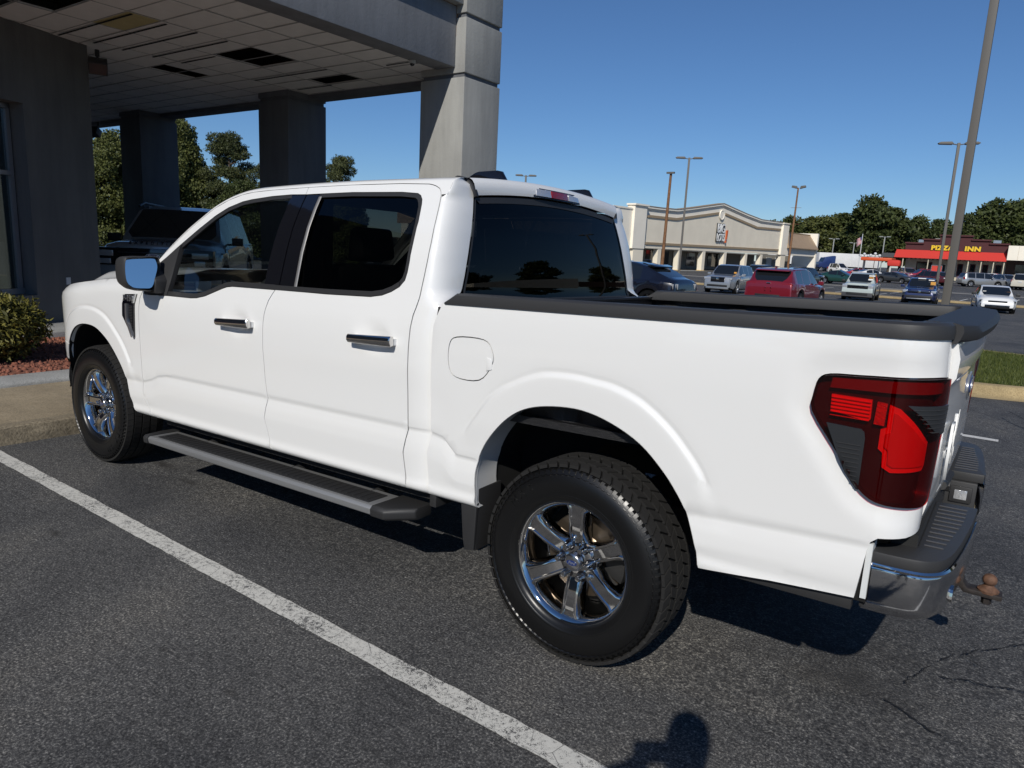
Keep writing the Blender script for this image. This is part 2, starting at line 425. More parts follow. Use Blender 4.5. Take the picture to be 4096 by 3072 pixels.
def panel(name, outline, m, parent, sg=-1, holes=(), step=.035, off=0., ret=.018, gap=.0022, fn=SIDE, creases=True, extra=(), kind=None, label=None, smooth_ang=50):
    poly = inset(outline, gap) if gap else list(outline)
    B = densify(poly, step); hs = [densify(inset(h, -gap), step) for h in holes]
    pts = list(B); edges = [(i, (i+1) % len(B)) for i in range(len(B))]
    for h in hs:
        b = len(pts); pts += h; edges += [(b+i, b+(i+1) % len(h)) for i in range(len(h))]
    s0, s1 = min(p[0] for p in B), max(p[0] for p in B); w0, w1 = min(p[1] for p in B), max(p[1] for p in B)
    G = []
    for s in np.arange(s0+step*.5, s1, step):
        offs = []
        if creases:
            wc = crease(s); offs = [wc+o for o in (-.115, -.09, -.05, -.012, 0, .009, .05)]+[.520, .530, .541, .553, .563, .572, .59]
        ws = list(offs)
        for w in np.arange(w0+step*.5, w1, step):
            if all(abs(w-o) > .011 for o in offs): ws.append(w)
        G += [(s, w) for w in ws]
    if len(extra):
        X = np.array(extra); G = np.array(G).reshape(-1, 2); keep = np.ones(len(G), bool)
        for i in range(0, len(X), 400):
            keep &= np.min(np.hypot(G[:, None, 0]-X[None, i:i+400, 0], G[:, None, 1]-X[None, i:i+400, 1]), axis=1) > .011
        G = np.concatenate([G[keep], X])
    G = np.array(G).reshape(-1, 2); ok = inside(poly, G[:, 0], G[:, 1])
    for h in holes: ok &= ~inside(h, G[:, 0], G[:, 1])
    G = G[ok].reshape(-1, 2)
    BB = np.array(pts); d = np.min(np.hypot(G[:, None, 0]-BB[None, :, 0], G[:, None, 1]-BB[None, :, 1]), axis=1) if len(G) else np.zeros(0)
    G = G[d > .0065]
    nb = len(pts)
    allp = [Vector(p) for p in pts]+[Vector(p) for p in G]
    vo, eo, fo, ov, oe, of = delaunay_2d_cdt(allp, edges, [], 0, 1e-7)
    cen = np.array([[sum(vo[i][c] for i in f)/3 for c in (0, 1)] for f in fo])
    ok = inside(poly, cen[:, 0], cen[:, 1])
    for h in hs: ok &= ~inside(h, cen[:, 0], cen[:, 1])
    fo = [f for f, k in zip(fo, ok) if k]
    V = [fn(p[0], p[1], sg, off) for p in vo]; F = [tuple(f) for f in fo]
    # outward orientation
    def fnrm(f):
        a, b, c = (Vector(V[i]) for i in f); return (b-a).cross(c-a)
    F = [f if fnrm(f).y*sg+fnrm(f).x*(1 if V[f[0]][0] > 1 else 0) >= 0 else f[::-1] for f in F]
    if ret:
        inv = {}
        for i, src in enumerate(ov):
            for q in src: inv[q] = i
        base = 0
        for loop in [B]+hs:
            ids = [inv.get(base+i) for i in range(len(loop))]; base += len(loop)
            ids = [i for i in ids if i is not None]
            n0 = len(V)
            for i in ids:
                p = vo[i]; V.append(fn(p[0], p[1], sg, off))
            n1 = len(V)
            for i in ids:
                p = vo[i]; V.append(fn(p[0], p[1], sg, off-ret))
            k = len(ids)
            for i in range(k):
                j = (i+1) % k; F.append((n0+i, n0+j, n1+j, n1+i))
    me = bpy.data.meshes.new(name); me.from_pydata([(p[0], p[1], p[2]+RAKE*p[0]) for p in V], [], F)
    me.polygons.foreach_set('use_smooth', [True]*len(me.polygons)); me.set_sharp_from_angle(angle=R(smooth_ang)); me.update()
    o = link(name, me, m, parent)
    if label: o['label'] = label
    return o

truck = empty('pickup_truck', (0, 0, 0), 0, 'white crew cab pickup truck with chrome six-spoke wheels parked beside the painted line', 'pickup truck')
TILT = -.0143; truck.rotation_euler = (TILT, 0, 0)        # the lot falls gently away from the viewer
truck.location = (0, -1-(-1*math.cos(TILT)-.9*math.sin(TILT)), .9-(-1*math.sin(TILT)+.9*math.cos(TILT)))
SEAM_FD = [(-2.999, 1.286), (-3.030, 1.245), (-3.046, 1.19), (-3.053, 1.116), (-3.056, 1.02), (-3.055, .9405), (-3.052, .733), (-3.049, .677), (-3.03, .636), (-2.981, .5775), (-2.968, .55), (-2.955, .534), (-2.930, .5195)]
SEAM_B = [(-1.758, 1.865), (-1.749, 1.826), (-1.748, 1.696), (-1.748, 1.524), (-1.757, 1.376), (-1.777, 1.351), (-1.796, 1.328), (-1.817, 1.295), (-1.829, 1.259), (-1.837, 1.222), (-1.841, 1.183), (-1.838, 1.0555), (-1.828, 0.9), (-1.812, 0.8), (-1.818, 0.775), (-1.835, 0.6945), (-1.8, 0.59), (-1.794, 0.565), (-1.793, 0.548), (-1.768, 0.5195)]
SEAM_C = [(-0.82, 0.5195), (-0.831, 0.55), (-0.833, 0.572), (-0.85, 0.69), (-0.83, 0.79), (-0.828, 0.81), (-0.833, 1.0), (-0.835, 1.148), (-0.834, 1.232), (-0.828, 1.29), (-0.82, 1.315), (-0.809, 1.363), (-0.804, 1.446), (-0.801, 1.528), (-0.804, 1.595), (-0.811, 1.675), (-0.824, 1.759), (-0.836, 1.797), (-0.846, 1.813), (-0.86, 1.826), (-0.887, 1.838), (-0.912, 1.845), (-0.935, 1.849), (-1.105, 1.858)]
TOPL = [(-1.44, 1.865), (-1.758, 1.865), (-2.044, 1.861), (-2.204, 1.855), (-2.299, 1.843), (-2.401, 1.815), (-2.495, 1.772), (-2.58, 1.714), (-2.728, 1.61), (-2.885, 1.486)]
WF_BELT = [(-2.972, 1.27), (-2.748, 1.273), (-2.513, 1.272), (-2.451, 1.276), (-2.375, 1.29), (-2.227, 1.337), (-2.188, 1.347), (-2.141, 1.352), (-1.779, 1.351)]
WF_TOP = [(-2.965, 1.375), (-2.86, 1.468), (-2.698, 1.573), (-2.544, 1.67), (-2.461, 1.726), (-2.367, 1.772), (-2.264, 1.802), (-2.191, 1.812), (-2.023, 1.825), (-1.869, 1.829), (-1.752, 1.826)]
WR_BOT = [(-1.779, 1.351), (-1.394, 1.349), (-1.101, 1.352), (-1.031, 1.362), (-0.978, 1.38), (-0.935, 1.403), (-0.91, 1.431), (-0.904, 1.465), (-0.903, 1.51), (-0.911, 1.682), (-0.927, 1.757), (-0.937, 1.779), (-0.955, 1.797), (-0.978, 1.807), (-1.079, 1.816), (-1.412, 1.826), (-1.752, 1.826)]
FUEL = smooth_poly([(-.604, 1.185), (-.566, 1.219), (-.431, 1.219), (-.386, 1.178), (-.386, 1.124), (-.446, 1.058), (-.565, 1.056), (-.604, 1.10)], 4, True)
ROCK = lambda a, b: [(a+(b-a)*i/6, .5195) for i in range(1, 6)]
for sg in (-1, 1):
    side = 'left' if sg < 0 else 'right'
    # --- front door
    fd = SEAM_FD+ROCK(-2.93, -1.768)+SEAM_B[::-1][:-5]+WF_BELT[::-1][1:]+WF_TOP+[(-1.758, 1.865)]+TOPL[2:]+[(-2.985, 1.385), (-3.0, 1.33)]
    door = panel('front_door', fd, M_WHITE, truck, sg, step=.032, extra=crease_pts(-3.045, -2.74))
    rd = SEAM_B[5:]+ROCK(-1.768, -.82)+SEAM_C+[(-1.44, 1.865), (-1.758, 1.865)]+[(-1.752, 1.826)]+WR_BOT[::-1][1:]
    rdoor = panel('rear_door', rd, M_WHITE, truck, sg, step=.032)
    # --- bedside
    bs = [(-.656, 1.35), (-.673, 1.315), (-.697, 1.258), (-.703, 1.185), (-.703, 1.016), (-.698, .815), (-.694, .80), (-.713, .715), (-.701, .579), (-.703, .53), (-.66, .514), (-.52, .514)]+ARCH_R + \
        [(.73, .560), (.974, .577), (.982, .65), (.990, .731), (.996, .756), (1.014, .770), (1.10, .775), (1.19, .79), (1.206, .83), (1.206, 1.35), (1.0, 1.35), (.5, 1.35), (0, 1.35)]
    bed = panel('bedside', bs, M_WHITE, truck, sg, holes=[FUEL, inset(LAMP, .0015)], step=.026, ret=.02, extra=[p for p in flare_pts((0,)) if p[1] > .83]+crease_pts(-.695, -.45))
    fu = panel('fuel_door', FUEL, M_WHITE, truck, sg, step=.03, creases=False)
    if sg < 0:
        nb = MB(True); c = SIDE(-.392, 1.125, sg, .001)
        nb.prism([(-.412, 1.098), (-.384, 1.106), (-.384, 1.146), (-.412, 1.152)], 'y', -1.0005+.006, -1.0005-.0015); nb.build('finger_tab', M_WHITE, fu, bevel=.004)
        nb = MB(True); nb.box(-.3885, -.3855, -1.001, -.99, 1.106, 1.146); nb.build('tab_slot', M_DARK, fu)
    # --- front fender
    ff = [(-2.999, 1.286)]+[(-2.962, 1.31), (-2.955, 1.364)]+[(s, wtop(s)) for s in np.linspace(-3.05, -4.34, 16)]+[(-4.37, 1.21), (-4.335, 1.15), (-4.36, 1.08), (-4.40, 1.0), (-4.385, .912), (-4.24, .905), (-4.045, .885)] + \
        [p for p in ARCH_F if p[1] < .885 and p[0] < -4.06][::-1][:0]+[p for p in ARCH_F if p[0] > -4.03]+[(-3.05, .5185)]+SEAM_FD[::-1][:-1]
    panel('front_fender', ff, M_WHITE, truck, sg, step=.03, ret=.03, extra=[p for p in flare_pts((1,)) if p[1] > .83])
    # bumper corner piece in body colour
    panel('bumper_corner', [(-4.05, .878), (-4.24, .900), (-4.39, .907), (-4.60, .90), (-4.60, .80), (-4.24, .775), (-4.115, .765)], M_WHITE, truck, sg, step=.03, ret=.03, creases=False)
    # arch returns: painted inner lip, then dark liner following the same curve
    for A, y_in, cx in ((ARCH_R, .16, .02), (ARCH_F, .05, -3.69)):
        b = MB(True); rings = []; liner = []
        for s, w in A:
            p = SIDE(s, w, sg, -.002); d = Vector((s-cx, 0, w-.56)).normalized()
            q = (p[0]+d.x*.012, p[1]-sg*y_in, p[2]+d.z*.012); rings.append([p, (p[0]+d.x*.004, p[1]-sg*.02, p[2]+d.z*.004), q])
            liner.append([(q[0]+d.x*.004, q[1]+sg*.01, q[2]+d.z*.004), (q[0]+d.x*.03, sg*.60, q[2]+d.z*.03), (q[0]-d.x*.25, sg*.50, q[2]-d.z*.25)])
        b.rings(rings, False); b.build('arch_lip', M_WHITE if cx > -1 else M_BLACKPL, truck, smooth=60)
        b = MB(True); b.rings(liner, False); b.build('wheel_liner', M_DARK, truck)
    # --- B-pillar appliques, belt mouldings, glass
    def PS(s, w, o=0.): return SIDE(s, w, sg, o)
    pil_f = [(-1.775, 1.374), (-1.760, 1.374), (-1.751, 1.524), (-1.751, 1.70), (-1.752, 1.824), (-1.868, 1.827), (-1.860, 1.74), (-1.878, 1.374)]
    panel('pillar_trim', pil_f, M_GLOSSB, truck, sg, step=.05, off=-.004, gap=.001, creases=False, ret=.01)
    pil_r = [(-1.754, 1.373), (-1.636, 1.372), (-1.633, 1.54), (-1.634, 1.70), (-1.638, 1.824), (-1.745, 1.824), (-1.745, 1.52)]
    panel('pillar_trim', pil_r, M_GLOSSB, truck, sg, step=.05, off=-.004, gap=.001, creases=False, ret=.01)
    # belt mouldings
    def strip(name, line, dw, m, off=.004, ret=.02):
        up = [(a+(dw[0] if isinstance(dw, tuple) else 0), b+(dw[1] if isinstance(dw, tuple) else dw)) for a, b in line]
        return panel(name, line+up[::-1], m, truck, sg, step=.03, off=off, gap=0, creases=False, ret=ret)
    strip('belt_moulding', [(a, b+.001) for a, b in WF_BELT[1:]], .024, M_BLACKPL)
    strip('belt_moulding', [(a, b+.001) for a, b in WR_BOT[:6]], .022, M_BLACKPL)
    # inner black window frames
    top = WF_TOP[1:-1]; topi = [(a+.014, b-.018) for a, b in top]
    panel('window_frame', top+topi[::-1], M_BLACKPL, truck, sg, step=.05, off=-.004, gap=0, creases=False, ret=.02)
    ro = WR_BOT[5:16]+[(-1.64, 1.826)]
    ri = [(-.948, 1.420), (-.929, 1.442), (-.922, 1.468), (-.921, 1.51), (-.928, 1.675), (-.943, 1.747), (-.952, 1.764), (-.966, 1.780), (-.985, 1.789), (-1.08, 1.798), (-1.412, 1.808), (-1.64, 1.808)]
    panel('window_frame', ro+ri[::-1], M_BLACKPL, truck, sg, step=.04, off=-.002, gap=0, creases=False, ret=.02)
    # glass
    gf = [(-2.74, 1.262), (-2.50, 1.268), (-2.37, 1.284), (-2.225, 1.336), (-2.14, 1.352), (-1.86, 1.356), (-1.85, 1.822), (-2.02, 1.818), (-2.19, 1.80), (-2.27, 1.788), (-2.37, 1.757), (-2.46, 1.712), (-2.55, 1.653), (-2.68, 1.570)]
    panel('front_window', gf, M_GLASS_F, truck, sg, step=.08, off=-.016, gap=0, creases=False, ret=0)
    gr = [(-1.62, 1.352), (-1.05, 1.36), (-.95, 1.41), (-.918, 1.46), (-.922, 1.67), (-.955, 1.775), (-1.08, 1.803), (-1.62, 1.815)]
    panel('rear_window', gr, M_GLASS_R, truck, sg, step=.08, off=-.012, gap=0, creases=False, ret=0)
    # bright sliver at the front of the rear window
    b = MB(True); b.rings([[PS(x, w, .002), PS(x+.006, w, .004), PS(x+.012, w, .004), PS(x+.019, w, 0)] for x, w in ((-1.636, 1.366), (-1.634, 1.45), (-1.633, 1.54), (-1.6335, 1.66), (-1.636, 1.75), (-1.639, 1.812))], False)
    b.build('window_channel', mat('satin_channel', (.28, .27, .26), .4, metal=.6), truck, smooth=60)
    # mirror sail (black triangle) and front quarter post
    sail = [(-2.972, 1.272), (-2.748, 1.275), (-2.728, 1.36), (-2.710, 1.46), (-2.695, 1.566), (-2.86, 1.464), (-2.963, 1.373)]
    panel('mirror_sail', sail, M_GREYPL, truck, sg, step=.04, off=.008, gap=.001, creases=False, ret=.03)
    # --- step bar
    st = MB(True); st.prism([(sg*1.045, .385), (sg*1.05, .412), (sg*1.038, .424), (sg*.86, .424), (sg*.85, .40), (sg*.86, .378), (sg*1.03, .376)], 'x', -2.90, -.985)
    stp = st.build('side_step', M_CHROME_DULL, truck, bevel=.006)
    b = MB(True); b.prism([(sg*1.018, .4242), (sg*1.018, .428), (sg*.895, .428), (sg*.895, .4242)], 'x', -2.84, -1.03)
    for i in range(40):
        x = -2.81+i*.0445; b.box(x, x+.018, min(sg*1.005, sg*.91), max(sg*1.005, sg*.91), .428, .4315)
    b.build('tread_pad', M_BLACKPL, stp, bevel=.002, seg=1)
    for x0, x1, x2 in ((-.985, -.90, -.80), (-2.90, -2.945, -2.97)):
        b = MB(True); ring = []
        for x, k in ((x0, 1.), (x1, 1.), (x2, .45)):
            o = 1.052 if k == 1 else .95
            ring.append([(x, sg*o, .382), (x, sg*(o+.003), .415), (x, sg*(o-.012), .429), (x, sg*.845, .429), (x, sg*.845, .376), (x, sg*(o-.02), .372)])
        b.rings(ring, True, True, True); b.build('step_end_cap', M_BLACKPL, stp, bevel=.007)
    for x in (-2.55, -1.75, -1.15):
        b = MB(True); b.tube([(x, sg*.93, .40), (x, sg*.80, .41), (x, sg*.66, .52)], .022); b.build('step_bracket', M_UNDER, stp)
    # --- mud flap and rocker underside
    b = MB(True); b.prism([(-.455, .54), (-.447, .54), (-.452, .335), (-.50, .325), (-.512, .37), (-.530, .535), (-.50, .525)], 'y', sg*.972, sg*.955); b.box(-.47, -.45, min(sg*.96, sg*.80), max(sg*.96, sg*.80), .33, .60)
    b.build('mud_flap', M_BLACKPL, truck, bevel=.004)
    b = MB(True); b.box(-.705, -.668, min(sg*.97, sg*.85), max(sg*.97, sg*.85), .47, .545); b.build('bed_bracket', M_BLACKPL, truck, bevel=.004)
    b = MB(True); b.box(.505, .965, min(sg*.962, sg*.93), max(sg*.962, sg*.93), .528, .575); b.build('lower_trim', M_BLACKPL, truck, bevel=.004)
    b = MB(True); b.box(-2.95, -.72, min(sg*.90, sg*.70), max(sg*.90, sg*.70), .47, .545); b.build('rocker_underside', M_UNDER, truck)
    # dark core added behind the panels so their gaps look black
    b = MB(True); rings = []
    for s in np.linspace(-4.0, 1.0, 60):
        lo = .56
        for (c, A) in ((.02, PAR), (-3.69, PAF)):
            if abs(s-c) < .52: lo = max(lo, .56+math.sqrt(max(0, .52**2-(s-c)**2)))
        hi = 1.30 if s < -2.95 else 1.262 if s < -2.4 else 1.33
        rings.append([(s, sg*(prof(s, w)-.035), w) for w in np.linspace(min(lo, hi-.01), hi, 6)])
    b.rings(rings, False); b.build('gap_dark_core', M_DARK, truck)
    # --- door handles
    for hx0, hx1, dr in ((-2.193, -1.912, door), (-1.170, -.902, rdoor)):
        b = MB(True); w0 = 1.166
        n = 10; ring = []
        for i in range(n+1):
            t = i/n; x = hx0+(hx1-hx0)*t; e = min(1, t/.06, (1-t)/.06); bow = .012*math.sin(PI*t); hh = .020+.004*t
            ring.append([(x, sg*(1.012+.0), w0-hh*.8+.006*t), (x, sg*(1.034+bow*.5), w0-hh+.006*t), (x, sg*(1.043+bow*.5), w0-hh*.3+.006*t), (x, sg*(1.043+bow*.5), w0+hh*.5+.006*t), (x, sg*(1.036+bow*.5), w0+hh+.006*t), (x, sg*(1.014), w0+hh*.9+.006*t)])
        b.rings(ring, True, True, True)
        h = b.build('handle', M_CHROME, dr, bevel=.006, seg=3)
        for xa, xb in ((hx1-.035, hx1-.004), (hx0+.004, hx0+.03)):
            b = MB(True); b.box(xa, xb, min(sg*.97, sg*1.010), max(sg*.97, sg*1.010), w0-.012, w0+.016); b.build('handle_mount', M_WHITE, h)
    # --- fender vent badge
    vo_ = [(-3.185, 1.262), (-3.057, 1.268), (-3.090, 1.208), (-3.094, 1.15), (-3.106, 1.004), (-3.132, 1.006), (-3.232, 1.128), (-3.226, 1.205)]
    v = panel('fender_vent', vo_, M_GLOSSB, truck, sg, step=.03, off=.010, gap=0, creases=False, ret=.02)
    if sg < 0:
        panel('vent_bar', [(-3.185, 1.262), (-3.057, 1.268), (-3.074, 1.236), (-3.086, 1.212), (-3.216, 1.204), (-3.205, 1.235)], mat('smoked_chrome', (.16, .16, .17), .06, metal=1.), v, sg, step=.03, off=.014, gap=.001, creases=False, ret=.01)
        panel('vent_edge', [(-3.057, 1.268), (-3.072, 1.268), (-3.10, 1.212), (-3.086, 1.212)], M_SILVER, v, sg, step=.02, off=.016, gap=0, creases=False, ret=.01)
        bar = [(-3.176, 1.205), (-3.160, 1.205), (-3.163, 1.10), (-3.108, 1.003), (-3.124, 1.003), (-3.180, 1.10)]
        panel('vent_blade', bar, M_SILVER, v, sg, step=.02, off=.019, gap=0, creases=False, ret=.015)
        me = text_obj('badge_lettering', 'F-150', .05, .004, M_SILVER, v, axes((-3.136, -1.016, 1.238+RAKE*-3.136), (1, 0, .027), (0, 0, 1), (0, -1, 0)), 1.05, .0012)
        grid = MB(True)
        for i in range(16):
            wq = 1.19-.0095*i; grid.box(-3.146+.0022*i, -3.100-.0006*i, -1.0125, -1.008, wq, wq+.004)
        grid.build('vent_mesh', M_GREYPL, v)
    # --- tail lamp: dark housing, reflectors, clear red cover
    lamp = panel('tail_lamp', LAMP, M_RED_HS, truck, sg, step=.03, off=-.026, gap=.004, creases=False, ret=.01)
    def seg(nm, poly, m, off=-.018, par=None, **k): return panel(nm, poly, m, par or lamp, sg, step=.025, off=off, gap=.001, creases=False, ret=.012, **k)
    seg('lamp_band', [(.835, 1.222), (.985, 1.229), (1.175, 1.230), (1.182, 1.195), (.985, 1.192), (.83, 1.19)], M_RED_BAND, -.006)
    seg('reflector', [(.836, 1.172), (.945, 1.168), (.947, 1.112), (.940, 1.104), (.838, 1.122)], M_RED_REF, -.014)
    for i in range(6):
        wq = 1.165-.0105*i; seg('reflector_rib', [(.838, wq), (.944, wq-.004), (.944, wq-.0065), (.838, wq-.0025)], M_RED_REF, -.007)
    seg('reflector', [(.958, 1.166), (.986, 1.163), (.984, 1.098), (.955, 1.10)], M_RED_COL, -.008)
    bowl = [(.990, 1.160), (1.025, 1.150), (1.07, 1.116), (1.120, 1.075), (1.152, 1.055), (1.158, .985), (1.145, .970), (1.02, .964), (.992, .978), (.988, 1.02), (.974, 1.03), (.974, 1.088), (.990, 1.094)]
    bo_ = seg('lamp_bowl', bowl, M_RED_REF, -.016)
    seg('bowl_step', inset(bowl, .016), M_RED_REF2, -.011, bo_); seg('bowl_core', inset(bowl, .034), M_RED_REF, -.013, bo_)
    si = seg('smoked_insert', [(.836, 1.092), (.93, 1.086), (.940, 1.078), (.944, 1.06), (.944, .905), (.936, .905), (.90, .95)], M_SMOKE, .0125)
    for i in range(10):
        wq = 1.040-.0130*i; x0 = .868+.0066*i; seg('lens_rib', [(x0, wq), (.936, wq-.001), (.936, wq-.005), (x0+.003, wq-.004)], M_GREYPL, .0155, si)
    si = seg('smoked_insert', [(1.03, 1.166), (1.178, 1.166), (1.182, 1.082), (1.158, 1.080), (1.115, 1.095), (1.072, 1.134)], M_SMOKE, .0125)
    for i in range(6):
        wq = 1.156-.0125*i; seg('lens_rib', [(1.045+.012*i, wq), (1.165, wq), (1.165, wq-.004), (1.045+.012*i, wq-.004)], M_GREYPL, .0155, si)
    b = MB(True); lw = densify(inset(LAMP, .003), .02); b.rings([[SIDE(p[0], p[1], sg, o) for p in lw] for o in (.006, -.034)], True); b.build('lamp_wall', M_RED_HS, lamp, smooth=50)
    panel('lamp_cover', LAMP, M_RED_GL, lamp, sg, step=.02, off=.009, gap=.0035, creases=False, ret=.004)
    # --- bed rail cap swept round the corner
    b = MB(True); ring = []
    for s in list(np.linspace(-.64, .95, 30))+list(np.linspace(.97, 1.235, 12)):
        x, y, nx, ny = plan(s)
        q = [(.004, 1.346), (.006, 1.365), (.002, 1.384), (-.008, 1.391), (-.034, 1.391), (-.036, 1.388), (-.042, 1.388), (-.044, 1.391), (-.075, 1.391), (-.088, 1.386), (-.092, 1.378), (-.093, 1.335)]
        if s == -.64: q = [(a, min(c, 1.352)) for a, c in q]
        ring.append([(x+nx*(-.006+a), sg*(y+ny*(-.006+a)), c) for a, c in q])
    b.rings(ring, True, True, True); b.build('bed_rail_cap', M_GREYPL, truck, smooth=40)
    # inner bed wall with ribs
    b = MB(True); xs = []
    rows = [1.345, 1.30, 1.27, 1.0, .93]
    ring = []
    for x in np.linspace(-.60, 1.02, 82):
        k = ((x+.60) % .42); rib = .032*(sstep(.03, .06, k)-sstep(.13, .16, k)) if .0 < k < .2 else 0
        ring.append([(x, sg*(.90), 1.338), (x, sg*.955, 1.336), (x, sg*(.955-rib*.3), 1.31), (x, sg*(.935-rib*1.2), 1.275), (x, sg*(.925-rib*1.3), 1.0), (x, sg*.90, .93)])
    b.rings(ring, False); b.build('bed_side_wall', M_LINER, truck, smooth=45)
    # stake pocket / tie-down glints
    for x in (.28, -.45):
        b = MB(True); b.box(x, x+.07, min(sg*.93, sg*.885), max(sg*.93, sg*.885), 1.265, 1.29); b.build('bed_tie_down', M_SILVER, truck, bevel=.006)
for sg in (-1, 1):
    b = MB(True); b.rings([[SIDE(x, w, sg, -.012), (x, sg*.88, w)] for x, w in ((-.695, .53), (-.697, .8), (-.698, 1.0), (-.697, 1.185), (-.690, 1.26), (-.667, 1.315), (-.650, 1.352), (-.60, 1.352))], False); b.build('bed_front_flange', M_WHITE, truck)
# --- bed floor, front wall
b = MB(True); b.box(-.62, 1.05, -.93, .93, .90, .93)
for i in range(13): b.box(-.60, 1.03, -.80+i*.13, -.74+i*.13, .93, .942)
b.build('bed_floor', M_LINER, truck)
b = MB(True); b.box(-.655, -.615, -.93, .93, .90, 1.335); b.box(-.665, -.605, -.93, .93, 1.335, 1.352)
for i in range(7): b.box(-.616, -.60, -.72+i*.2, -.60+i*.2, .98, 1.28)
b.build('bed_front_wall', M_LINER, truck, bevel=.005)
# --- tailgate
tg = empty('tailgate_anchor')
bpy.data.objects.remove(tg)
def TG(y, w, sg=1, off=0.):
    bow = .022*(1-(y/.86)**2)
    x = RX-.004+bow+float(np.interp(w, [.78, .80, .86, 1.17, 1.205, 1.235, 1.29, 1.33, 1.35], [-.030, -.012, 0, 0, .004, .020, .022, .012, .0]))
    return (x+off, y, w)
rows = [.78, .79, .80, .83, .86, .95, 1.05, 1.15, 1.17, 1.19, 1.205, 1.22, 1.235, 1.26, 1.29, 1.31, 1.33, 1.35]
b = MB(True); ys = np.linspace(-.843, .843, 41)
b.rings([[TG(y, w) for y in ys] for w in rows], False)
b.rings([[(1.03, y, w) for y in ys] for w in (.80, 1.35)], False)
for s_ in (-.843, .843): b.rings([[TG(s_, w), (1.03, s_, w)] for w in rows], False)
tailgate = b.build('tailgate', M_WHITE, truck, smooth=50)
b = MB(True); ring = []
for y in np.linspace(-.862, .862, 33):
    e = sstep(.862, .80, abs(y)); bow = .022*(1-(y/.86)**2); o = .018+.036*e+bow
    ring.append([(1.02, y, 1.345), (1.02, y, 1.385), (1.035, y, 1.393), (1.105, y, 1.390), (RX+o*.8, y, 1.384), (RX+o, y, 1.366), (RX+o-.006, y, 1.345), (RX+bow+.004, y, 1.332)])
b.rings(ring, True, True, True); b.build('tailgate_cap', M_BLACKPL, tailgate, smooth=40)
b = MB(True); b.rings([[(1.032, y, w) for y in ys] for w in (.94, 1.33)], False)
for i in range(6): b.box(1.02, 1.034, -.74+i*.26, -.60+i*.26, 1.0, 1.26)
b.build('tailgate_inner', M_LINER, tailgate)
# oval emblem and stamped letters
b = MB(True); b.lathe([(0, .006), (.05, .006), (.066, .003), (.066, -.02)], (RX+.018, 0, 1.12), 'x', 28)
b.v = [(x, y*1.55, z) if False else (x, y*1.6, 1.12+(z-1.12)*.78) for x, y, z in b.v]
em = b.build('tailgate_emblem', M_SILVER, tailgate, smooth=40)
b = MB(True); b.lathe([(0, .008), (.052, .008), (.052, .0)], (RX+.018, 0, 1.12), 'x', 28); b.v = [(x, y*1.6, 1.12+(z-1.12)*.74) for x, y, z in b.v]; b.build('emblem_field', M_BLUE, em)
text_obj('emblem_lettering', 'Ford', .07, .004, M_SILVER, em, axes((RX+.0265, 0, 1.12+RAKE*RX), (0, 1, 0), (0, 0, 1), (1, 0, 0)), 1, 0, .25)
text_obj('stamped_lettering', 'F-150', .24, .008, M_WHITE, tailgate, axes((RX+.0135, -.36, .97+RAKE*RX), (-.018, 1, 0), (0, 0, 1), (1, 0, 0)), 1.1, .004)
# --- rear bumper
def bump_x(y):                      # rear edge in plan
    a = abs(y); return 1.228-.040*sstep(.40, .93, a)
BPL = smooth_poly([(1.0, .955), (1.06, .956), (1.12, .948), (1.155, .925), (1.178, .89), (1.194, .82), (1.207, .70), (1.218, .55), (1.225, .42), (1.229, .27)], 4)
bm_ = MB(True)
for sg in (-1, 1):
    bm_.prism([(x-.002, sg*(y-.002)) for x, y in BPL]+[(1.10, sg*.27), (1.10, sg*.82), (1.0, sg*.86)], 'z', .684, .722)
    bm_.prism([(x-.02, sg*(y-.02)) for x, y in BPL]+[(1.09, sg*.25), (1.0, sg*.80)], 'z', .535, .6835)
bm_.box(1.09, 1.224, -.266, .266, .515, .575)
bumper = bm_.build('rear_bumper', M_GREYPL, truck, smooth=35, bevel=.006)
for y0, y1 in ((-.80, -.33), (.33, .80)):
    for i in range(11):
        y = y0+(y1-y0)*i/10; b = MB(True); b.box(1.115, bump_x(y)-.03, y-.003, y+.003, .7223, .7250); b.build('step_rib', mat('worn_rib', (.07, .07, .075), .5), bumper)
for sg in (-1, 1):                   # chrome corners wrapping round
    b = MB(True); ring = []
    pl = BPL
    for x, y in pl:
        ring.append([(x-.004, sg*(y-.004), .687), (x+.002, sg*(y+.002), .680), (x+.004, sg*(y+.004), .665), (x+.004, sg*(y+.004), .575), (x-.002, sg*(y-.002), .553), (x-.015, sg*(y-.015), .535)])
    b.rings(ring, False, flip=sg > 0)
    ch = b.build('bumper_face', M_CHROME if False else mat('worn_chrome', (.62, .62, .63), .10, metal=1., noise=(9, .10), bump=(14, .10, .006)), bumper, smooth=50, solidify=0)
    b = MB(True); b.rings([[(x+.003, sg*(y+.003), .689), (x+.0065, sg*(y+.0065), .683), (x+.004, sg*(y+.004), .676)] for x, y in pl], False, flip=sg > 0); b.build('bright_edge', M_CHROME, ch, smooth=50)
    b = MB(True); b.tube([(1.185, sg*.79, .59), (1.206, sg*.79, .59)], .026, 16); b.build('parking_sensor', M_CHROME, bumper)
    b = MB(True); b.box(.984, 1.0, min(sg*.965, sg*.90), max(sg*.965, sg*.90), .575, .745); b.build('bumper_seal', M_PLATEW, bumper)
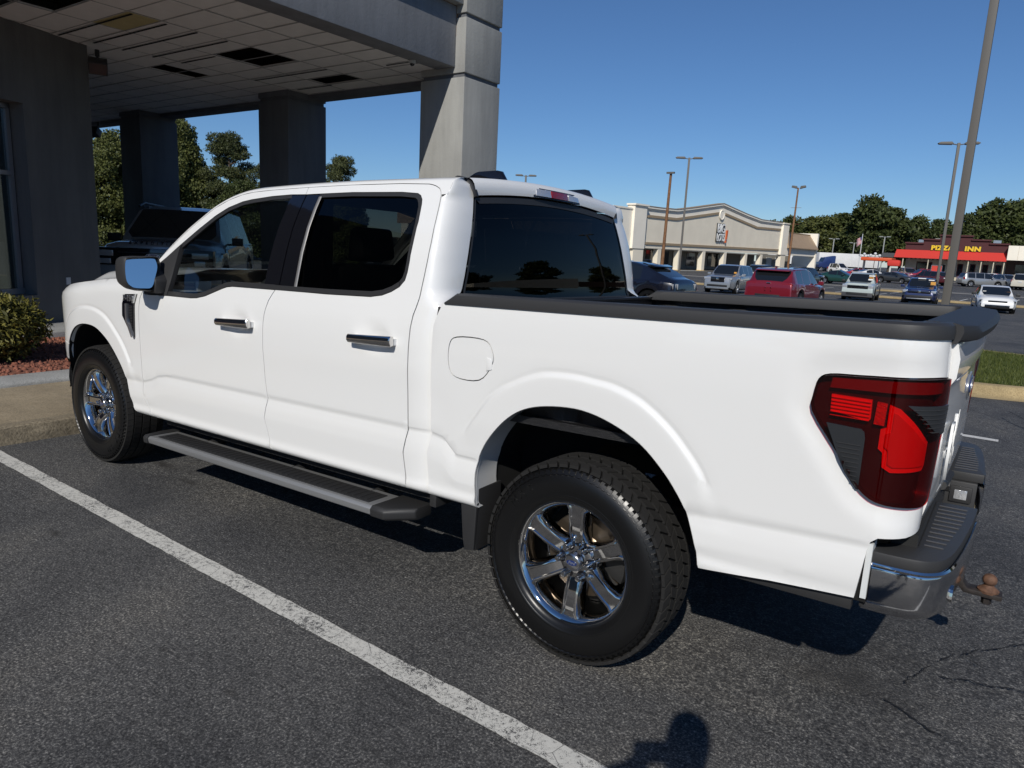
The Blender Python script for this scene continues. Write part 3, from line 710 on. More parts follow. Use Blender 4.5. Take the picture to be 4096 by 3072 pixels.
# licence lamp on the notch wall
b = MB(True); b.box(1.115, 1.195, .240, .252, .595, .665); l = b.build('licence_lamp_bezel', M_BLACKPL, bumper, bevel=.006)
b = MB(True); b.box(1.132, 1.178, .236, .241, .61, .65); b.build('licence_lamp', M_CLEAR, l, bevel=.003)
b = MB(True); b.tube([(1.10, -.10, .74), (1.10, .02, .72), (1.11, .12, .74)], .018); b.tube([(1.08, .10, .70), (1.12, .10, .70)], .03); b.build('trailer_wiring', M_BLACKPL, bumper)
b = MB(True); b.box(1.03, 1.10, -.84, .84, .60, .76); b.build('bumper_beam', M_UNDER, bumper)
# --- hitch (a thing of its own: it slides out of the receiver)
hitch = empty('trailer_hitch', (1.135, .0, -.048), 0, 'rusty trailer hitch ball mount under the pickup rear bumper', 'trailer hitch')
b = MB(); b.box(-.25, .03, -.038, .038, .475, .55); b.box(.0, .022, -.055, .055, .455, .57); b.build('receiver_tube', M_RUSTDK, hitch, bevel=.004)
b = MB(); b.prism([(.05, .545), (.085, .545), (.085, .425), (.10, .402), (.215, .402), (.215, .382), (.09, .382), (.064, .41), (.064, .49), (.02, .49), (.02, .545)], 'y', -.032, .032); b.build('ball_mount', M_RUSTDK, hitch, bevel=.004)
b = MB(); prof_ = [(0, .398), (.036, .398), (.037, .408), (.022, .420), (.016, .426)]+[(.0235*math.cos(t)*1.06, .447+.0245*math.sin(t)) for t in np.linspace(-.9, PI/2, 10)]
b.lathe(prof_, (.168, 0, 0), 'z', 24); b.build('hitch_ball', M_RUST, hitch, smooth=50)
b = MB(); b.lathe([(0, .350), (.017, .350), (.018, .380), (0, .380)], (.168, 0, 0), 'z', 6); b.build('hitch_nut', M_RUSTDK, hitch)
# ---------------------------------------------------------------- cab: roof, pillars, screens
def side_y(w): return prof(-1.5, w)
CABTOP = [(-3.03, 1.352), (-2.965, 1.415)]+TOPL[::-1]+[(-1.25, 1.862), (-1.105, 1.859), (-1.0, 1.857), (-.90, 1.855), (-.84, 1.853), (-.80, 1.852)]
D_ = smooth_poly(CABTOP, 3); ND = len(D_)
def nrm_at(i):
    a, b = Vector(D_[max(0, i-2)]), Vector(D_[min(ND-1, i+2)]); t = (b-a).normalized(); return Vector((-t.y, t.x))
def station(i):
    """left-hand section: side point L, rounded strip, inner edge E, centre crown"""
    x, w = D_[i]; n = nrm_at(i)
    roofness = sstep(-2.58, -2.22, x)
    up = .030*roofness+.028*(1-roofness); inn = .100*roofness+.075*(1-roofness)
    arc = []
    for k in range(6):
        t = k/5*PI/2; a = math.sin(t); c = 1-math.cos(t)
        o = up*a; y = side_y(w)-.0-inn*c
        arc.append((x+n.x*o, y, w+n.y*o))
    return arc, n, roofness
def crown(i, ye, y, E, n, rf):
    c = (.034*rf+.11*(1-rf))*(1-(y/ye)**2)
    return (E[0]+n.x*c, y, E[2]+n.y*c)
hdr = min(range(ND), key=lambda i: abs(D_[i][0]+2.42))
arcs = [station(i) for i in range(ND)]
for sg in (-1, 1):
    b = MB(True); b.rings([[(p[0], sg*p[1], p[2]) for p in a[0]] for a in arcs], False, flip=sg > 0)
    b.build('roof_rail', M_WHITE, truck, smooth=60)
    # thin dark ditch between the rail and the roof skin
    b = MB(True); ring = []
    for a in arcs[2:-2]:
        E = a[0][-1]; n = a[1]
        ring.append([(E[0]+n.x*.0015, sg*(E[1]+.004), E[2]+n.y*.0015), (E[0]+n.x*.0015, sg*(E[1]-.006), E[2]+n.y*.0015)])
    b.rings(ring, False); b.build('roof_ditch', M_BLACKPL, truck)
def skin(i0, i1, m, name, off=0.):
    b = MB(True); ring = []
    for i in range(i0, i1):
        arc, n, rf = arcs[i]; E = arc[-1]; ye = E[1]-.006
        ring.append([crown(i, ye, y, (E[0]+n.x*off, 0, E[2]+n.y*off), n, rf) for y in np.linspace(-ye, ye, 25)])
    b.rings(ring, False); return b.build(name, m, truck, smooth=60)
roof = skin(hdr, ND, M_WHITE, 'roof')
wind = skin(1, hdr+1, M_WIND, 'windscreen', -.004)
# --- cab side behind the doors (C-pillar) and rounded rear corner
SCX = [p for p in SEAM_C if p[1] <= 1.80]
def xe(w):
    sx = float(np.interp(w, [p[1] for p in SCX], [p[0] for p in SCX]))+.0035
    return sx if w < 1.797 else sx+(-.80-sx)*sstep(1.797, 1.803, w)
def glx(w): return float(np.interp(w, [.5, 1.30, 1.37, 1.46, 1.55, 1.65, 1.73, 1.80, 1.90], [-.700, -.700, -.722, -.727, -.737, -.751, -.767, -.786, -.80]))
def gly(w): return float(np.interp(w, [.5, 1.28, 1.37, 1.80, 1.90], [.90, .90, .800, .662, .66]))
for sg in (-1, 1):
    cs = [p for p in SEAM_C if p[1] > 1.795]+[(-1.105, 1.860), (-.90, 1.856), (-.80, 1.853), (-.80, 1.799)]
    panel('cab_side', cs, M_WHITE, truck, sg, step=.03, creases=False, gap=.001, ret=0)
    b = MB(True); ring = []; wc = crease(-.76)
    lows = [.515, .520, .530, .541, .553, .563, .572, .59, .62, .66, wc-.115, wc-.10, wc-.05, wc-.012, wc, wc+.005, wc+.012, wc+.06]+list(np.linspace(.90, 1.27, 12))
    for w in sorted(lows)+list(np.linspace(1.285, 1.853, 34)):
        p0 = (xe(w), prof(-.75, w)); k = sstep(1.325, 1.395, w); p2 = (-.702+(glx(w)+.702)*k, .93+(gly(w)-.93)*k); c = (p2[0]+.006, p0[1]-.010*k)
        row = []
        for j in range(19):
            t = j/18; q = [(1-t)**2*p0[m]+2*t*(1-t)*c[m]+t*t*p2[m] for m in (0, 1)]; row.append((q[0], sg*q[1], w))
        ring.append(row)
    L = arcs[-1][0]
    for k in range(1, 6):
        f = k/5; p0 = L[k]; p2 = (-.793-.05*f, .662+.024*f, 1.853+.030*f); c = (max(p0[0], p2[0])+.012*(1-f), p0[1]*.85+p2[1]*.15, p0[2]); row = []
        for j in range(19):
            t = j/18; q = [(1-t)**2*p0[m]+2*t*(1-t)*c[m]+t*t*p2[m] for m in (0, 1, 2)]; row.append((q[0], sg*q[1], q[2]))
        ring.append(row)
    b.rings(ring, False, flip=sg < 0); b.build('cab_corner', M_WHITE, truck, smooth=50)
# --- rear header, screen, lower back panel
def gtop(y): return 1.838-.040*(y/.66)**2
b = MB(True); ring = []
aR, nR, rfR = arcs[-1]; E = aR[-1]; ye = E[1]-.006
for f, dx in ((0, 0), (.25, .010), (.5, .016), (.75, .017), (1, .010)):
    row = []
    for y in np.linspace(-1, 1, 25):
        top = crown(0, ye, y*ye, E, nR, 1.); yb = y*.662; bot = (-.775-.012*y*y, yb, gtop(yb)+.010)
        row.append((top[0]*(1-f)+bot[0]*f+dx, top[1]*(1-f)+bot[1]*f, top[2]*(1-f**1.6)+bot[2]*f**1.6))
    ring.append(row)
b.rings(ring, False); b.build('roof_header', M_WHITE, truck, smooth=60)
def GL(y, t, o=0.):
    """y in -1..1 across, t 0 bottom..1 top of the rear screen"""
    wb = 1.348; yy = y*(.800*(1-t)+.660*t); wt = gtop(y*.66); w = wb*(1-t)+wt*t
    return (glx(w)+.016*(1-y*y)+o, yy, w)
b = MB(True); b.rings([[GL(y, t) for y in np.linspace(-.992, .992, 21)] for t in np.linspace(0, 1, 15)], False); rear_glass = b.build('rear_screen', M_GLASS_B, truck, smooth=60)
b = MB(True)
per = [(y, 1.) for y in np.linspace(-1, 1, 21)]+[(1, t) for t in np.linspace(.9, 0, 8)]
def frame_ring(pts, d):
    out = []
    for y, t in pts:
        a = GL(y, t, .004); c = GL(y*(1-d*.9), t-(d if t > .5 else 0) if t == 1. else t, .005); out.append([a, c])
    return out
b.rings(frame_ring([(y, 1.) for y in np.linspace(-1, 1, 21)], .06), False)
b.rings(frame_ring([(1, t) for t in np.linspace(1, 0, 9)], .016), False); b.rings(frame_ring([(-1, t) for t in np.linspace(1, 0, 9)], .016), False)
b.rings([[GL(y, 0, .004), GL(y, .018, .004)] for y in np.linspace(-1, 1, 15)], False)
b.build('screen_seal', M_BLACKPL, rear_glass)
b = MB(True); b.rings([[(-.705-.004*y*y, y*.93, w) for y in np.linspace(-1, 1, 15)] for w in (.55, 1.30)], False)
b.rings([[(glx(1.345)+.016*(1-y*y)+o, y*.81, w) for y in np.linspace(-1, 1, 15)] for w, o in ((1.347, 0.), (1.340, .012), (1.325, .014), (1.30, .018))], False)
b.build('cab_back_panel', M_WHITE, truck, smooth=50)
# black corner strip running from the roof ditch to the screen
for sg in (-1, 1):
    b = MB(True); ring = []
    for t in np.linspace(0, 1, 12):
        x = -.86+.088*math.sin(t*PI/2); y = .690-.030*t; w = 1.888-.088*(1-math.cos(t*PI/2))
        ring.append([(x-.004, sg*(y+.013), w-.002), (x+.004, sg*(y+.006), w+.004), (x+.004, sg*(y-.010), w+.004), (x-.004, sg*(y-.018), w-.002)])
    b.rings(ring, False); b.build('corner_strip', M_BLACKPL, truck, smooth=60)
# --- third brake light
b = MB(True)
def TB(y, w, o=0.): return (-.758-.01*(y/.22)**2+o-(w-1.84)*.25, y, w)
out = [(-.222, 1.846), (-.222, 1.884), (-.212, 1.891), (.19, 1.891), (.215, 1.878), (.222, 1.846)]
b.rings([[TB(y, w, o) for y, w in densify(out, .06)] for o in (-.03, .006)], True, False, True); tb = b.build('brake_light', M_GLOSSB, truck, smooth=40)
for nm, y0, y1, m in (('cargo_lens', -.205, -.078, M_CLEAR), ('red_lens', -.074, .085, mat('third_red', (.20, .004, .006), .1, coat=1., bump=(120, .8, .004))), ('cargo_lens', .089, .205, M_CLEAR)):
    b = MB(True); b.rings([[TB(y, w, o) for y, w in ((y0, 1.852), (y0+.006, 1.886), (y1-.006, 1.886-(.008 if y1 > .2 else 0)), (y1, 1.852))] for o in (0, .012)], True, False, True); b.build(nm, m, tb, bevel=.003)
# --- roof fins
for y0 in (-.41, .41):
    b = MB(True); ring = []
    for t in np.linspace(0, 1, 12):
        x = -1.05+.25*t; h = .052*min(1, (t/.32)**.6)*(1 if t < .86 else (1-((t-.86)/.14)**2*.75)); q = .022*min(1, .35+t)
        ring.append([(x, y0-q, 1.893), (x, y0-q*.8, 1.893+h*.7), (x, y0-q*.35, 1.896+h), (x, y0+q*.35, 1.896+h), (x, y0+q*.8, 1.893+h*.7), (x, y0+q, 1.893)])
    b.rings(ring, True, True, True); b.build('roof_fin', M_GLOSSB, truck, smooth=50)
# --- hood and front end
def hood_w(x, y):
    a = abs(y); base = wtop(x); e = sstep(.96, .70, a)
    return base+.022*e+.085*sstep(.72, .50, a)*(.35+.65*sstep(-3.2, -4.1, x))*sstep(-4.62, -4.38, x)+.012*(1-(y/.9)**2)
def xfront(y):
    best = min(FR, key=lambda p: abs(p[1]-abs(y)-.03)); return best[0]+.02
b = MB(True); ring = []
for t in np.linspace(0, 1, 26):
    row = []
    for y in np.linspace(-.955, .955, 61):
        x0 = -2.97-.12*(1-(y/.95)**2); x1 = max(-4.60, xfront(y)); x = x0+(x1-x0)*t; yy = y
        lim = prof(max(x, FS+.01), wtop(x))
        if x < FS:
            pl = min(FR, key=lambda p: abs(p[0]-x)); lim = pl[1]-.045
        yy = max(-lim, min(lim, y)); row.append((x, yy, hood_w(x, yy)-.02*max(0, t-.94)/.06))
    ring.append(row)
b.rings(ring, False); b.build('hood', M_WHITE, truck, smooth=60)
for sg in (-1, 1):
    b = MB(True); ring = []
    for x in np.linspace(-3.0, -4.15, 20):
        y = .80-.03*sstep(-3.6, -4.2, x); ring.append([(x, sg*(y+.002), hood_w(x, y+.002)+.0012), (x, sg*(y-.002), hood_w(x, y-.002)+.0012)])
    b.rings(ring, False); b.build('hood_gap', M_DARK, truck)
    panel('headlamp', [(-4.345, 1.215), (-4.315, 1.15), (-4.335, 1.08), (-4.378, 1.0), (-4.365, .92), (-4.60, .92), (-4.70, 1.0), (-4.72, 1.20), (-4.5, 1.235)], M_GLOSSB, truck, sg, step=.04, off=-.004, gap=0, creases=False, ret=.03)
    # chrome front bumper corner
    b = MB(True); ring = []
    for s in np.linspace(-4.10, -5.25, 24):
        x, y, nx, ny = plan(s); k = [(-.03, .80), (.000, .785), (.006, .76), (-.002, .66), (-.02, .58), (-.06, .535)]
        dy = sstep(-4.1, -4.4, s)
        ring.append([(x+nx*(o-.02), sg*(y+ny*(o-.02)), w+(.03*(1-dy) if w < .7 else 0)) for o, w in k])
    b.rings(ring, False); b.build('front_bumper', M_CHROME, truck, smooth=60)
b = MB(True); b.box(-4.63, -4.55, -.62, .62, .80, 1.20)
for i in range(5): b.box(-4.66, -4.62, -.60, .60, .84+i*.075, .87+i*.075)
b.build('grille', M_GLOSSB, truck, bevel=.006)
b = MB(True); b.box(-4.45, -.75, -.62, .62, .42, .56); b.box(-4.5, 1.05, -.48, -.38, .40, .55); b.box(-4.5, 1.05, .38, .48, .40, .55); b.tube([(0, -.8, .398), (0, .8, .398)], .05); b.lathe([(0, -.12), (.13, -.08), (.15, 0), (.13, .08), (0, .12)], (0, 0, .40), 'y', 16); b.tube([(-3.694, -.8, .398), (-3.694, .8, .398)], .04)
b.tube([(-2.5, .45, .38), (.3, .5, .42), (.9, .55, .45)], .045); b.build('chassis', M_UNDER, truck)
# --- door mirror
for sg in (-1, 1):
    xm = -2.80
    outl = smooth_poly([(1.20, 1.474), (1.175, 1.489), (1.09, 1.492), (1.010, 1.493), (.992, 1.478), (.985, 1.435), (1.002, 1.376), (1.030, 1.305), (1.085, 1.298), (1.155, 1.306), (1.196, 1.340), (1.206, 1.41)], 3, True)
    cy, cz = 1.10, 1.40; b = MB(True); ring = []
    for x, k in ((xm+.010, .95), (xm, 1.0), (xm-.02, 1.01), (xm-.07, .98), (xm-.12, .86), (xm-.15, .55)):
        ring.append([(x+.10*(y-1.10), sg*(cy+(y-cy)*k), cz+(z-cz)*k) for y, z in outl])
    b.rings(ring, True, False, True, flip=sg < 0); mir = b.build('door_mirror', M_GREYPL, truck, smooth=45)
    b = MB(True); b.rings([[(xm+.010+.10*(y-1.10), sg*(cy+(y-cy)*.95), cz+(z-cz)*.95) for y, z in outl], [(xm-.014+.10*(y-1.10), sg*(cy+.006+(y-cy)*.78), cz+(z-cz)*.84) for y, z in outl]], True); b.build('mirror_bezel', M_BLACKPL, mir)
    nx = Vector((.955, sg*.25, .135)).normalized(); c0 = Vector((xm-.004, sg*1.106, 1.40))
    pts = [Vector((xm, sg*(1.106+(y-1.10)*.80), 1.40+(z-1.40)*.86)) for y, z in outl]
    pts = [p-nx*((p-c0).dot(nx)) for p in pts]; b = MB(True); b.add([tuple(p) for p in pts], [tuple(range(len(pts)))]); b.build('mirror_glass', M_MIRROR, mir, smooth=False)
    b = MB(True); b.rings([[(x, sg*y, z) for x, z in ((xm+.03, 1.285), (xm+.035, 1.36), (xm-.03, 1.42), (xm-.10, 1.40), (xm-.11, 1.29))] for y in (.94, 1.0, 1.04)], True, True, True); b.build('mirror_arm', M_BLACKPL, mir, bevel=.012)
# --- interior
b = MB(True); b.box(-3.0, -.80, -.80, .80, .56, .62); b.box(-.86, -.80, -.74, .74, .60, 1.34); b.box(-3.05, -2.98, -.85, .85, .60, 1.25); b.build('cab_floor', M_INT, truck)
b = MB(True); b.prism([(-3.05, 1.24), (-2.62, 1.27), (-2.50, 1.20), (-2.50, 1.02), (-2.62, .80), (-3.05, .75)], 'y', -.80, .80); b.build('dashboard', M_INT, truck, bevel=.03)
def seat(x, y, w_, label):
    b = MB(True); b.box(x-.28, x+.24, y-w_, y+w_, .80, .96); b.prism([(x+.16, .92), (x+.34, 1.50), (x+.44, 1.48), (x+.32, .90)], 'y', y-w_*.92, y+w_*.92); b.build('seat', M_INT2, truck, bevel=.05, seg=3)
    for dy in ((0,) if w_ < .4 else (-.38, 0, .38)):
        b = MB(True); b.prism([(x+.34, 1.50), (x+.36, 1.68), (x+.44, 1.69), (x+.47, 1.52)], 'y', y+dy-.13, y+dy+.13); b.build('headrest', M_INT2, truck, bevel=.035, seg=3)
seat(-2.08, -.42, .27, ''); seat(-2.08, .42, .27, ''); seat(-1.22, 0, .72, '')
b = MB(True); ring = []
cst = Vector((-2.40, -.42, 1.22)); ax = Vector((.88, 0, .47)).normalized(); e1 = Vector((0, 1, 0)); e2 = ax.cross(e1)
for i in range(28):
    a = 2*PI*i/28; c = cst+(e1*math.cos(a)+e2*math.sin(a))*.19; rad = (e1*math.cos(a)+e2*math.sin(a))
    ring.append([tuple(c+rad*.017*math.cos(t)+ax*.017*math.sin(t)) for t in [2*PI*k/8 for k in range(8)]])
ring.append(ring[0]); b.rings(ring, True); b.tube([cst-ax*.25, cst-ax*.03], .05); b.tube([cst+e1*.18-ax*.02, cst-e1*.18-ax*.02], .022); b.tube([cst-ax*.02, cst+e2*.18-ax*.02], .022)
b.build('steering_wheel', M_INT2, truck, smooth=60)
b = MB(True); b.box(-2.30, -.90, -.70, .70, 1.845, 1.862); b.build('headliner', M_INT2, truck)
b = MB(True); b.box(-2.62, -2.58, -.14, .14, 1.70, 1.77); b.build('inside_mirror', M_INT, truck, bevel=.01)
for sg in (-1, 1):
    b = MB(True); b.prism([(-1.86, 1.30), (-1.64, 1.30), (-1.64, 1.82), (-1.86, 1.82)], 'y', sg*.78, sg*.72); b.prism([(-.90, 1.30), (-.81, 1.30), (-.83, 1.80), (-.93, 1.80)], 'y', sg*.76, sg*.66)
    b.box(-2.95, -.85, min(sg*.90, sg*.93), max(sg*.90, sg*.93), .60, 1.27); b.box(-2.1, -.95, min(sg*.90, sg*.93), max(sg*.90, sg*.93), 1.26, 1.335); b.build('pillar_lining', M_INT, truck)
# ================================================================== wheels
def make_wheel(root, x, sg, mode):
    zc = .398; RT = .398; wl = empty('wheel', (x, sg*.846, zc)); wl.parent = truck
    if sg > 0: pass
    # local frame: y outward = sg
    def L(b): return b
    tw = .124
    prof_t = [(.236, tw-.030), (.240, tw-.008), (.252, tw+.002), (.275, tw+.008), (.315, tw+.010), (.345, tw+.004), (.368, tw-.012), (.380, tw-.022), (RT-.012, tw-.045), (RT-.009, 0), (RT-.012, -tw+.045), (.368, -tw+.012), (.30, -tw-.008), (.24, -tw+.02)]
    b = MB(); b.lathe(prof_t, (0, 0, 0), 'y', 72, sg); tyre = b.build('tyre', M_RUBBER, wl, smooth=45)
    # tread blocks
    b = MB(); n = 52 if mode == 'at' else 62
    rowsT = [(-.118, -.082, .0), (-.074, -.030, .5), (-.022, .022, .25), (.030, .074, .5), (.082, .118, .0)]
    for i in range(n):
        for j, (y0, y1, ph) in enumerate(rowsT):
            a0 = 2*PI*(i+ph)/n; sk = (.028 if mode == 'at' else .01)*(1 if j % 2 else -1)
            da = 2*PI/n*(.80 if mode == 'at' else .93)
            r1 = RT-.001*abs(j-2); r0 = RT-.014; ys = [y0, y1]
            V = []
            for r in (r0, r1):
                for (yy, aa) in ((y0, a0-sk), (y1, a0+sk), (y1, a0+sk+da), (y0, a0-sk+da)):
                    rr = r-(.008 if abs(yy) > .1 else 0); V.append((rr*math.cos(aa), yy*sg, rr*math.sin(aa)))
            b.add(V, [(4, 5, 6, 7), (0, 1, 5, 4), (1, 2, 6, 5), (2, 3, 7, 6), (3, 0, 4, 7)])
        # shoulder lugs
        a0 = 2*PI*i/n
        for s_ in (-1, 1):
            V = []
            for r, yy in ((.372, tw-.014), (RT-.010, tw-.022), (RT-.010, tw-.034), (.368, tw-.02)):
                for aa in (a0, a0+2*PI/n*.72): V.append((r*math.cos(aa), s_*yy*sg, r*math.sin(aa)))
            b.add(V, [(0, 1, 3, 2), (2, 3, 5, 4), (0, 2, 4, 6), (1, 7, 5, 3)])
    rb = MB()
    for i in range(84):
        a0 = 2*PI*i/84; a1 = a0+2*PI/84*.45
        V = [(r*math.cos(a), sg*y, r*math.sin(a)) for a in (a0, a1) for r, y in ((.344, tw+.0015), (.350, tw+.007), (.366, tw-.002), (.372, tw-.014))]
        rb.add(V, [(0, 1, 5, 4), (1, 2, 6, 5), (2, 3, 7, 6), (0, 3, 2, 1), (4, 5, 6, 7)])
    rbo = rb.build('sidewall_ribs', M_RUBBER, tyre, smooth=False); rbo['kind'] = 'stuff'
    tr_ = b.build('tread', M_TREAD, tyre, smooth=False); tr_['kind'] = 'stuff'
    # raised ring on the side wall
    b = MB(); b.lathe([(.262, tw+.0045), (.266, tw+.0075), (.272, tw+.0085), (.276, tw+.007)], (0, 0, 0), 'y', 72, sg); b.lathe([(.349, tw+.002), (.352, tw+.006), (.358, tw+.003)], (0, 0, 0), 'y', 72, sg); b.build('sidewall_bead', M_RUBBER, tyre, smooth=45)
    for k, ch in enumerate('ITY SU' if mode == 'hw' else 'MAS'):
        if ch == ' ': continue
        me = text_mesh(ch, .05, .004); a = (-.35-.145*k) if mode == 'hw' else (2.50-.155*k)
        up = Vector((math.cos(a), 0, math.sin(a))); ou = Vector((0, sg, 0)); rt = up.cross(ou)
        me.transform(axes(up*.318+ou*(tw+.0095), rt, up, ou)); link('sidewall_letter', me, M_TREAD if False else mat('letter_rubber', (.007, .007, .007), .3), tyre)
    # rim barrel and lip
    yo = .108
    b = MB(); b.lathe([(.205, -.10), (.212, -.02), (.214, .03), (.216, .072), (.224, .094), (.232, .104), (.2405, yo+.001), (.2465, yo), (.2475, yo-.006), (.246, yo-.014), (.236, yo-.016)], (0, 0, 0), 'y', 72, sg); rim = b.build('rim', M_CHROME, wl, smooth=60)
    # six spokes, each a ridged beam
    for k in range(6):
        a = 2*PI*k/6+(PI/2 if mode != 'hw' else PI/2+R(30)); b = MB(); up = Vector((math.cos(a), 0, math.sin(a))); tn = Vector((-math.sin(a), 0, math.cos(a))); ou = Vector((0, sg, 0)); ring = []
        for t, r in ((0, .050), (.2, .085), (.45, .125), (.7, .17), (.88, .205), (.96, .222), (1, .2335)):
            wq = .023+.005*t+(.014*sstep(.85, 1, t)); wb = wq+.015+.020*sstep(.25, 0, t)+.010*sstep(.8, 1, t); d = .060+.034*t+.010*math.sin(PI*t)
            sec = [(-wb, d-.050), (-wb*.93, d-.020), (-wq-.004, d-.002), (-wq, d), (-wq*.80, d+.0005), (-wq*.66, d-.0045), (wq*.66, d-.0045), (wq*.80, d+.0005), (wq, d), (wq+.004, d-.002), (wb*.93, d-.020), (wb, d-.050)]
            ring.append([tuple(up*r+tn*p*(-sg)+ou*q) for p, q in sec])
        b.rings(ring, False); b.build('spoke', M_CHROME, rim, smooth=28)
    b = MB(); b.lathe([(0, .066), (.050, .066), (.078, .062), (.090, .050), (.092, .01)], (0, 0, 0), 'y', 36, sg); hub = b.build('hub', M_CHROME, rim, smooth=60)
    b = MB(); b.lathe([(0, .097), (.029, .0965), (.0335, .094), (.036, .088), (.036, .07)], (0, 0, 0), 'y', 32, sg); cap = b.build('centre_cap', mat('satin_cap', (.55, .55, .56), .22, metal=1.), rim, smooth=60)
    b = MB(); b.lathe([(0, .0985), (.022, .0985), (.022, .096)], (0, 0, 0), 'y', 28, sg); b.v = [(p[0], p[1], p[2]*.44) for p in b.v]; b.build('cap_emblem', M_BLUE, cap)
    text_obj('cap_lettering', 'Ford', .015, .001, M_SILVER, cap, axes((0, sg*.0993, 0), (-sg, 0, 0), (0, 0, 1), (0, sg, 0)), 1, .0002, .25)
    for k in range(6):
        a = 2*PI*(k+.5)/6+PI/2; c = (.0635*math.cos(a), 0, .0635*math.sin(a)); b = MB(); b.lathe([(0, .0668), (.0225, .0668), (.0225, .06)], c, 'y', 16, sg); b.build('lug_recess_shade', M_GLOSSB, rim); b = MB()  # dark disc painted as the shade of a recess round the nut
        b.lathe([(.0165, .055), (.0165, .074), (.014, .079), (.0125, .083), (.0125, .098), (.009, .104), (0, .105)], c, 'y', 12, sg); b.build('lug_nut', M_CHROME, rim, smooth=50)
    b = MB(); b.lathe([(.07, -.005), (.165, -.005), (.168, -.015), (.165, -.03), (.07, -.03)], (0, 0, 0), 'y', 40, sg); b.lathe([(0, .03), (.075, .03), (.085, -.01)], (0, 0, 0), 'y', 30, sg); b.build('brake_disc', M_DISC, wl, smooth=45)
    b = MB(); b.lathe([(.10, .01), (.18, .012), (.185, -.05), (.10, -.05)], (0, 0, 0), 'y', 10, sg, R(-20), R(40)); b.build('brake_caliper', M_UNDER, wl, smooth=45)
    b = MB(); b.lathe([(0, -.06), (.206, -.06)], (0, 0, 0), 'y', 36, sg); b.build('backing_plate', M_DARK, wl)
    b = MB(); b.tube([(-.222, sg*.085, .02), (-.210, sg*.108, .02)], .004, 6); b.build('valve_stem', M_BLACKPL, rim)
    return wl
make_wheel(truck, 0, -1, 'at'); make_wheel(truck, -3.694, -1, 'hw')
make_wheel(truck, 0, 1, 'at'); make_wheel(truck, -3.694, 1, 'hw')
# ================================================================== ground
def gz(y):
    return float(np.interp(y, [-400, -1, 48, 95, 125, 600], [0, 0, -.70, -.55, -.28, -.1]))
def asphalt_mat():
    g = N('asphalt'); p = g.pos()
    fine = g.noise(p, 105, 4, .8); mid = g.noise(p, 30, 4, .6); big = g.noise(p, .9, 5, .62, .4); vbig = g.noise(p, .12, 3, .5)
    c = g.ramp(fine, [(.36, (.018, .0185, .020)), (.49, (.060, .060, .062)), (.58, (.135, .133, .128)), (.66, (.34, .33, .31))])
    c2 = g.ramp(mid, [(.30, (.55, .55, .56)), (.68, (1.25, 1.25, 1.24))])
    c = g.mix(1., c, c2, 'MULTIPLY')
    c3 = g.ramp(big, [(.30, (.60, .61, .64)), (.50, (1., 1., 1.)), (.70, (1.42, 1.37, 1.28))])
    c = g.mix(1., c, c3, 'MULTIPLY')
    c4 = g.ramp(vbig, [(.35, (.85, .86, .88)), (.65, (1.12, 1.11, 1.09))]); c = g.mix(1., c, c4, 'MULTIPLY')
    # oil stains and drips: (x, y, rx, ry, strength)
    sep = g.n('SeparateXYZ'); g.t.links.new(p, sep.inputs[0])
    wob = g.noise(p, 5.5, 4, .65)
    for x, y, rx, ry, st in ((.92, -.36, .22, .16, .5), (.80, -.18, .20, .10, .4), (1.02, -.05, .18, .12, .35), (-3.35, -.73, .16, .05, .75), (-2.9, -.81, .12, .03, .6), (-2.64, -1.69, .06, .03, .7), (-.79, -1.89, .03, .02, .6), (-1.21, -1.9, .03, .02, .5), (.2, -1.95, .5, .25, .25), (-1.9, .1, .9, .6, .35)):
        dx = g.math('DIVIDE', g.math('SUBTRACT', sep.outputs[0], x), rx); dy = g.math('DIVIDE', g.math('SUBTRACT', sep.outputs[1], y), ry)
        d = g.math('SQRT', g.math('ADD', g.math('MULTIPLY', dx, dx), g.math('MULTIPLY', dy, dy)))
        d = g.math('ADD', d, g.math('MULTIPLY', g.math('SUBTRACT', wob, .5), 1.6))
        k = g.math('MULTIPLY', g.math('SUBTRACT', 1.25, d, True), st, True)
        c = g.mix(k, c, (.018, .0165, .0155))
    h = g.math('ADD', g.math('MULTIPLY', fine, .7), g.math('MULTIPLY', mid, .5))
    b = g.bsdf(Base_Color=c, Roughness=.82, Normal=g.bump(h, .9, .006)); b.inputs['Specular IOR Level'].default_value = .35
    return g.m
M_ASPH = asphalt_mat()
xs = np.array(sorted(set(list(np.linspace(-420, 420, 43)) + list(np.linspace(-20, 12, 17)))))
ysg = np.array([-420, -250, -150, -90, -50, -30, -15, -8, -4, -1, 0, 4, 8, 11, 14, 18, 24, 30, 36, 42, 48, 54, 60, 70, 80, 95, 110, 125, 160, 220, 320, 460, 640])
V = [(x, y, gz(y)) for y in ysg for x in xs]; nx_ = len(xs)
F = [(j*nx_+i, j*nx_+i+1, (j+1)*nx_+i+1, (j+1)*nx_+i) for j in range(len(ysg)-1) for i in range(nx_-1)]
ground = tag(link('asphalt_lot', fastmesh('asphalt_lot', V, F), M_ASPH), kind='structure')

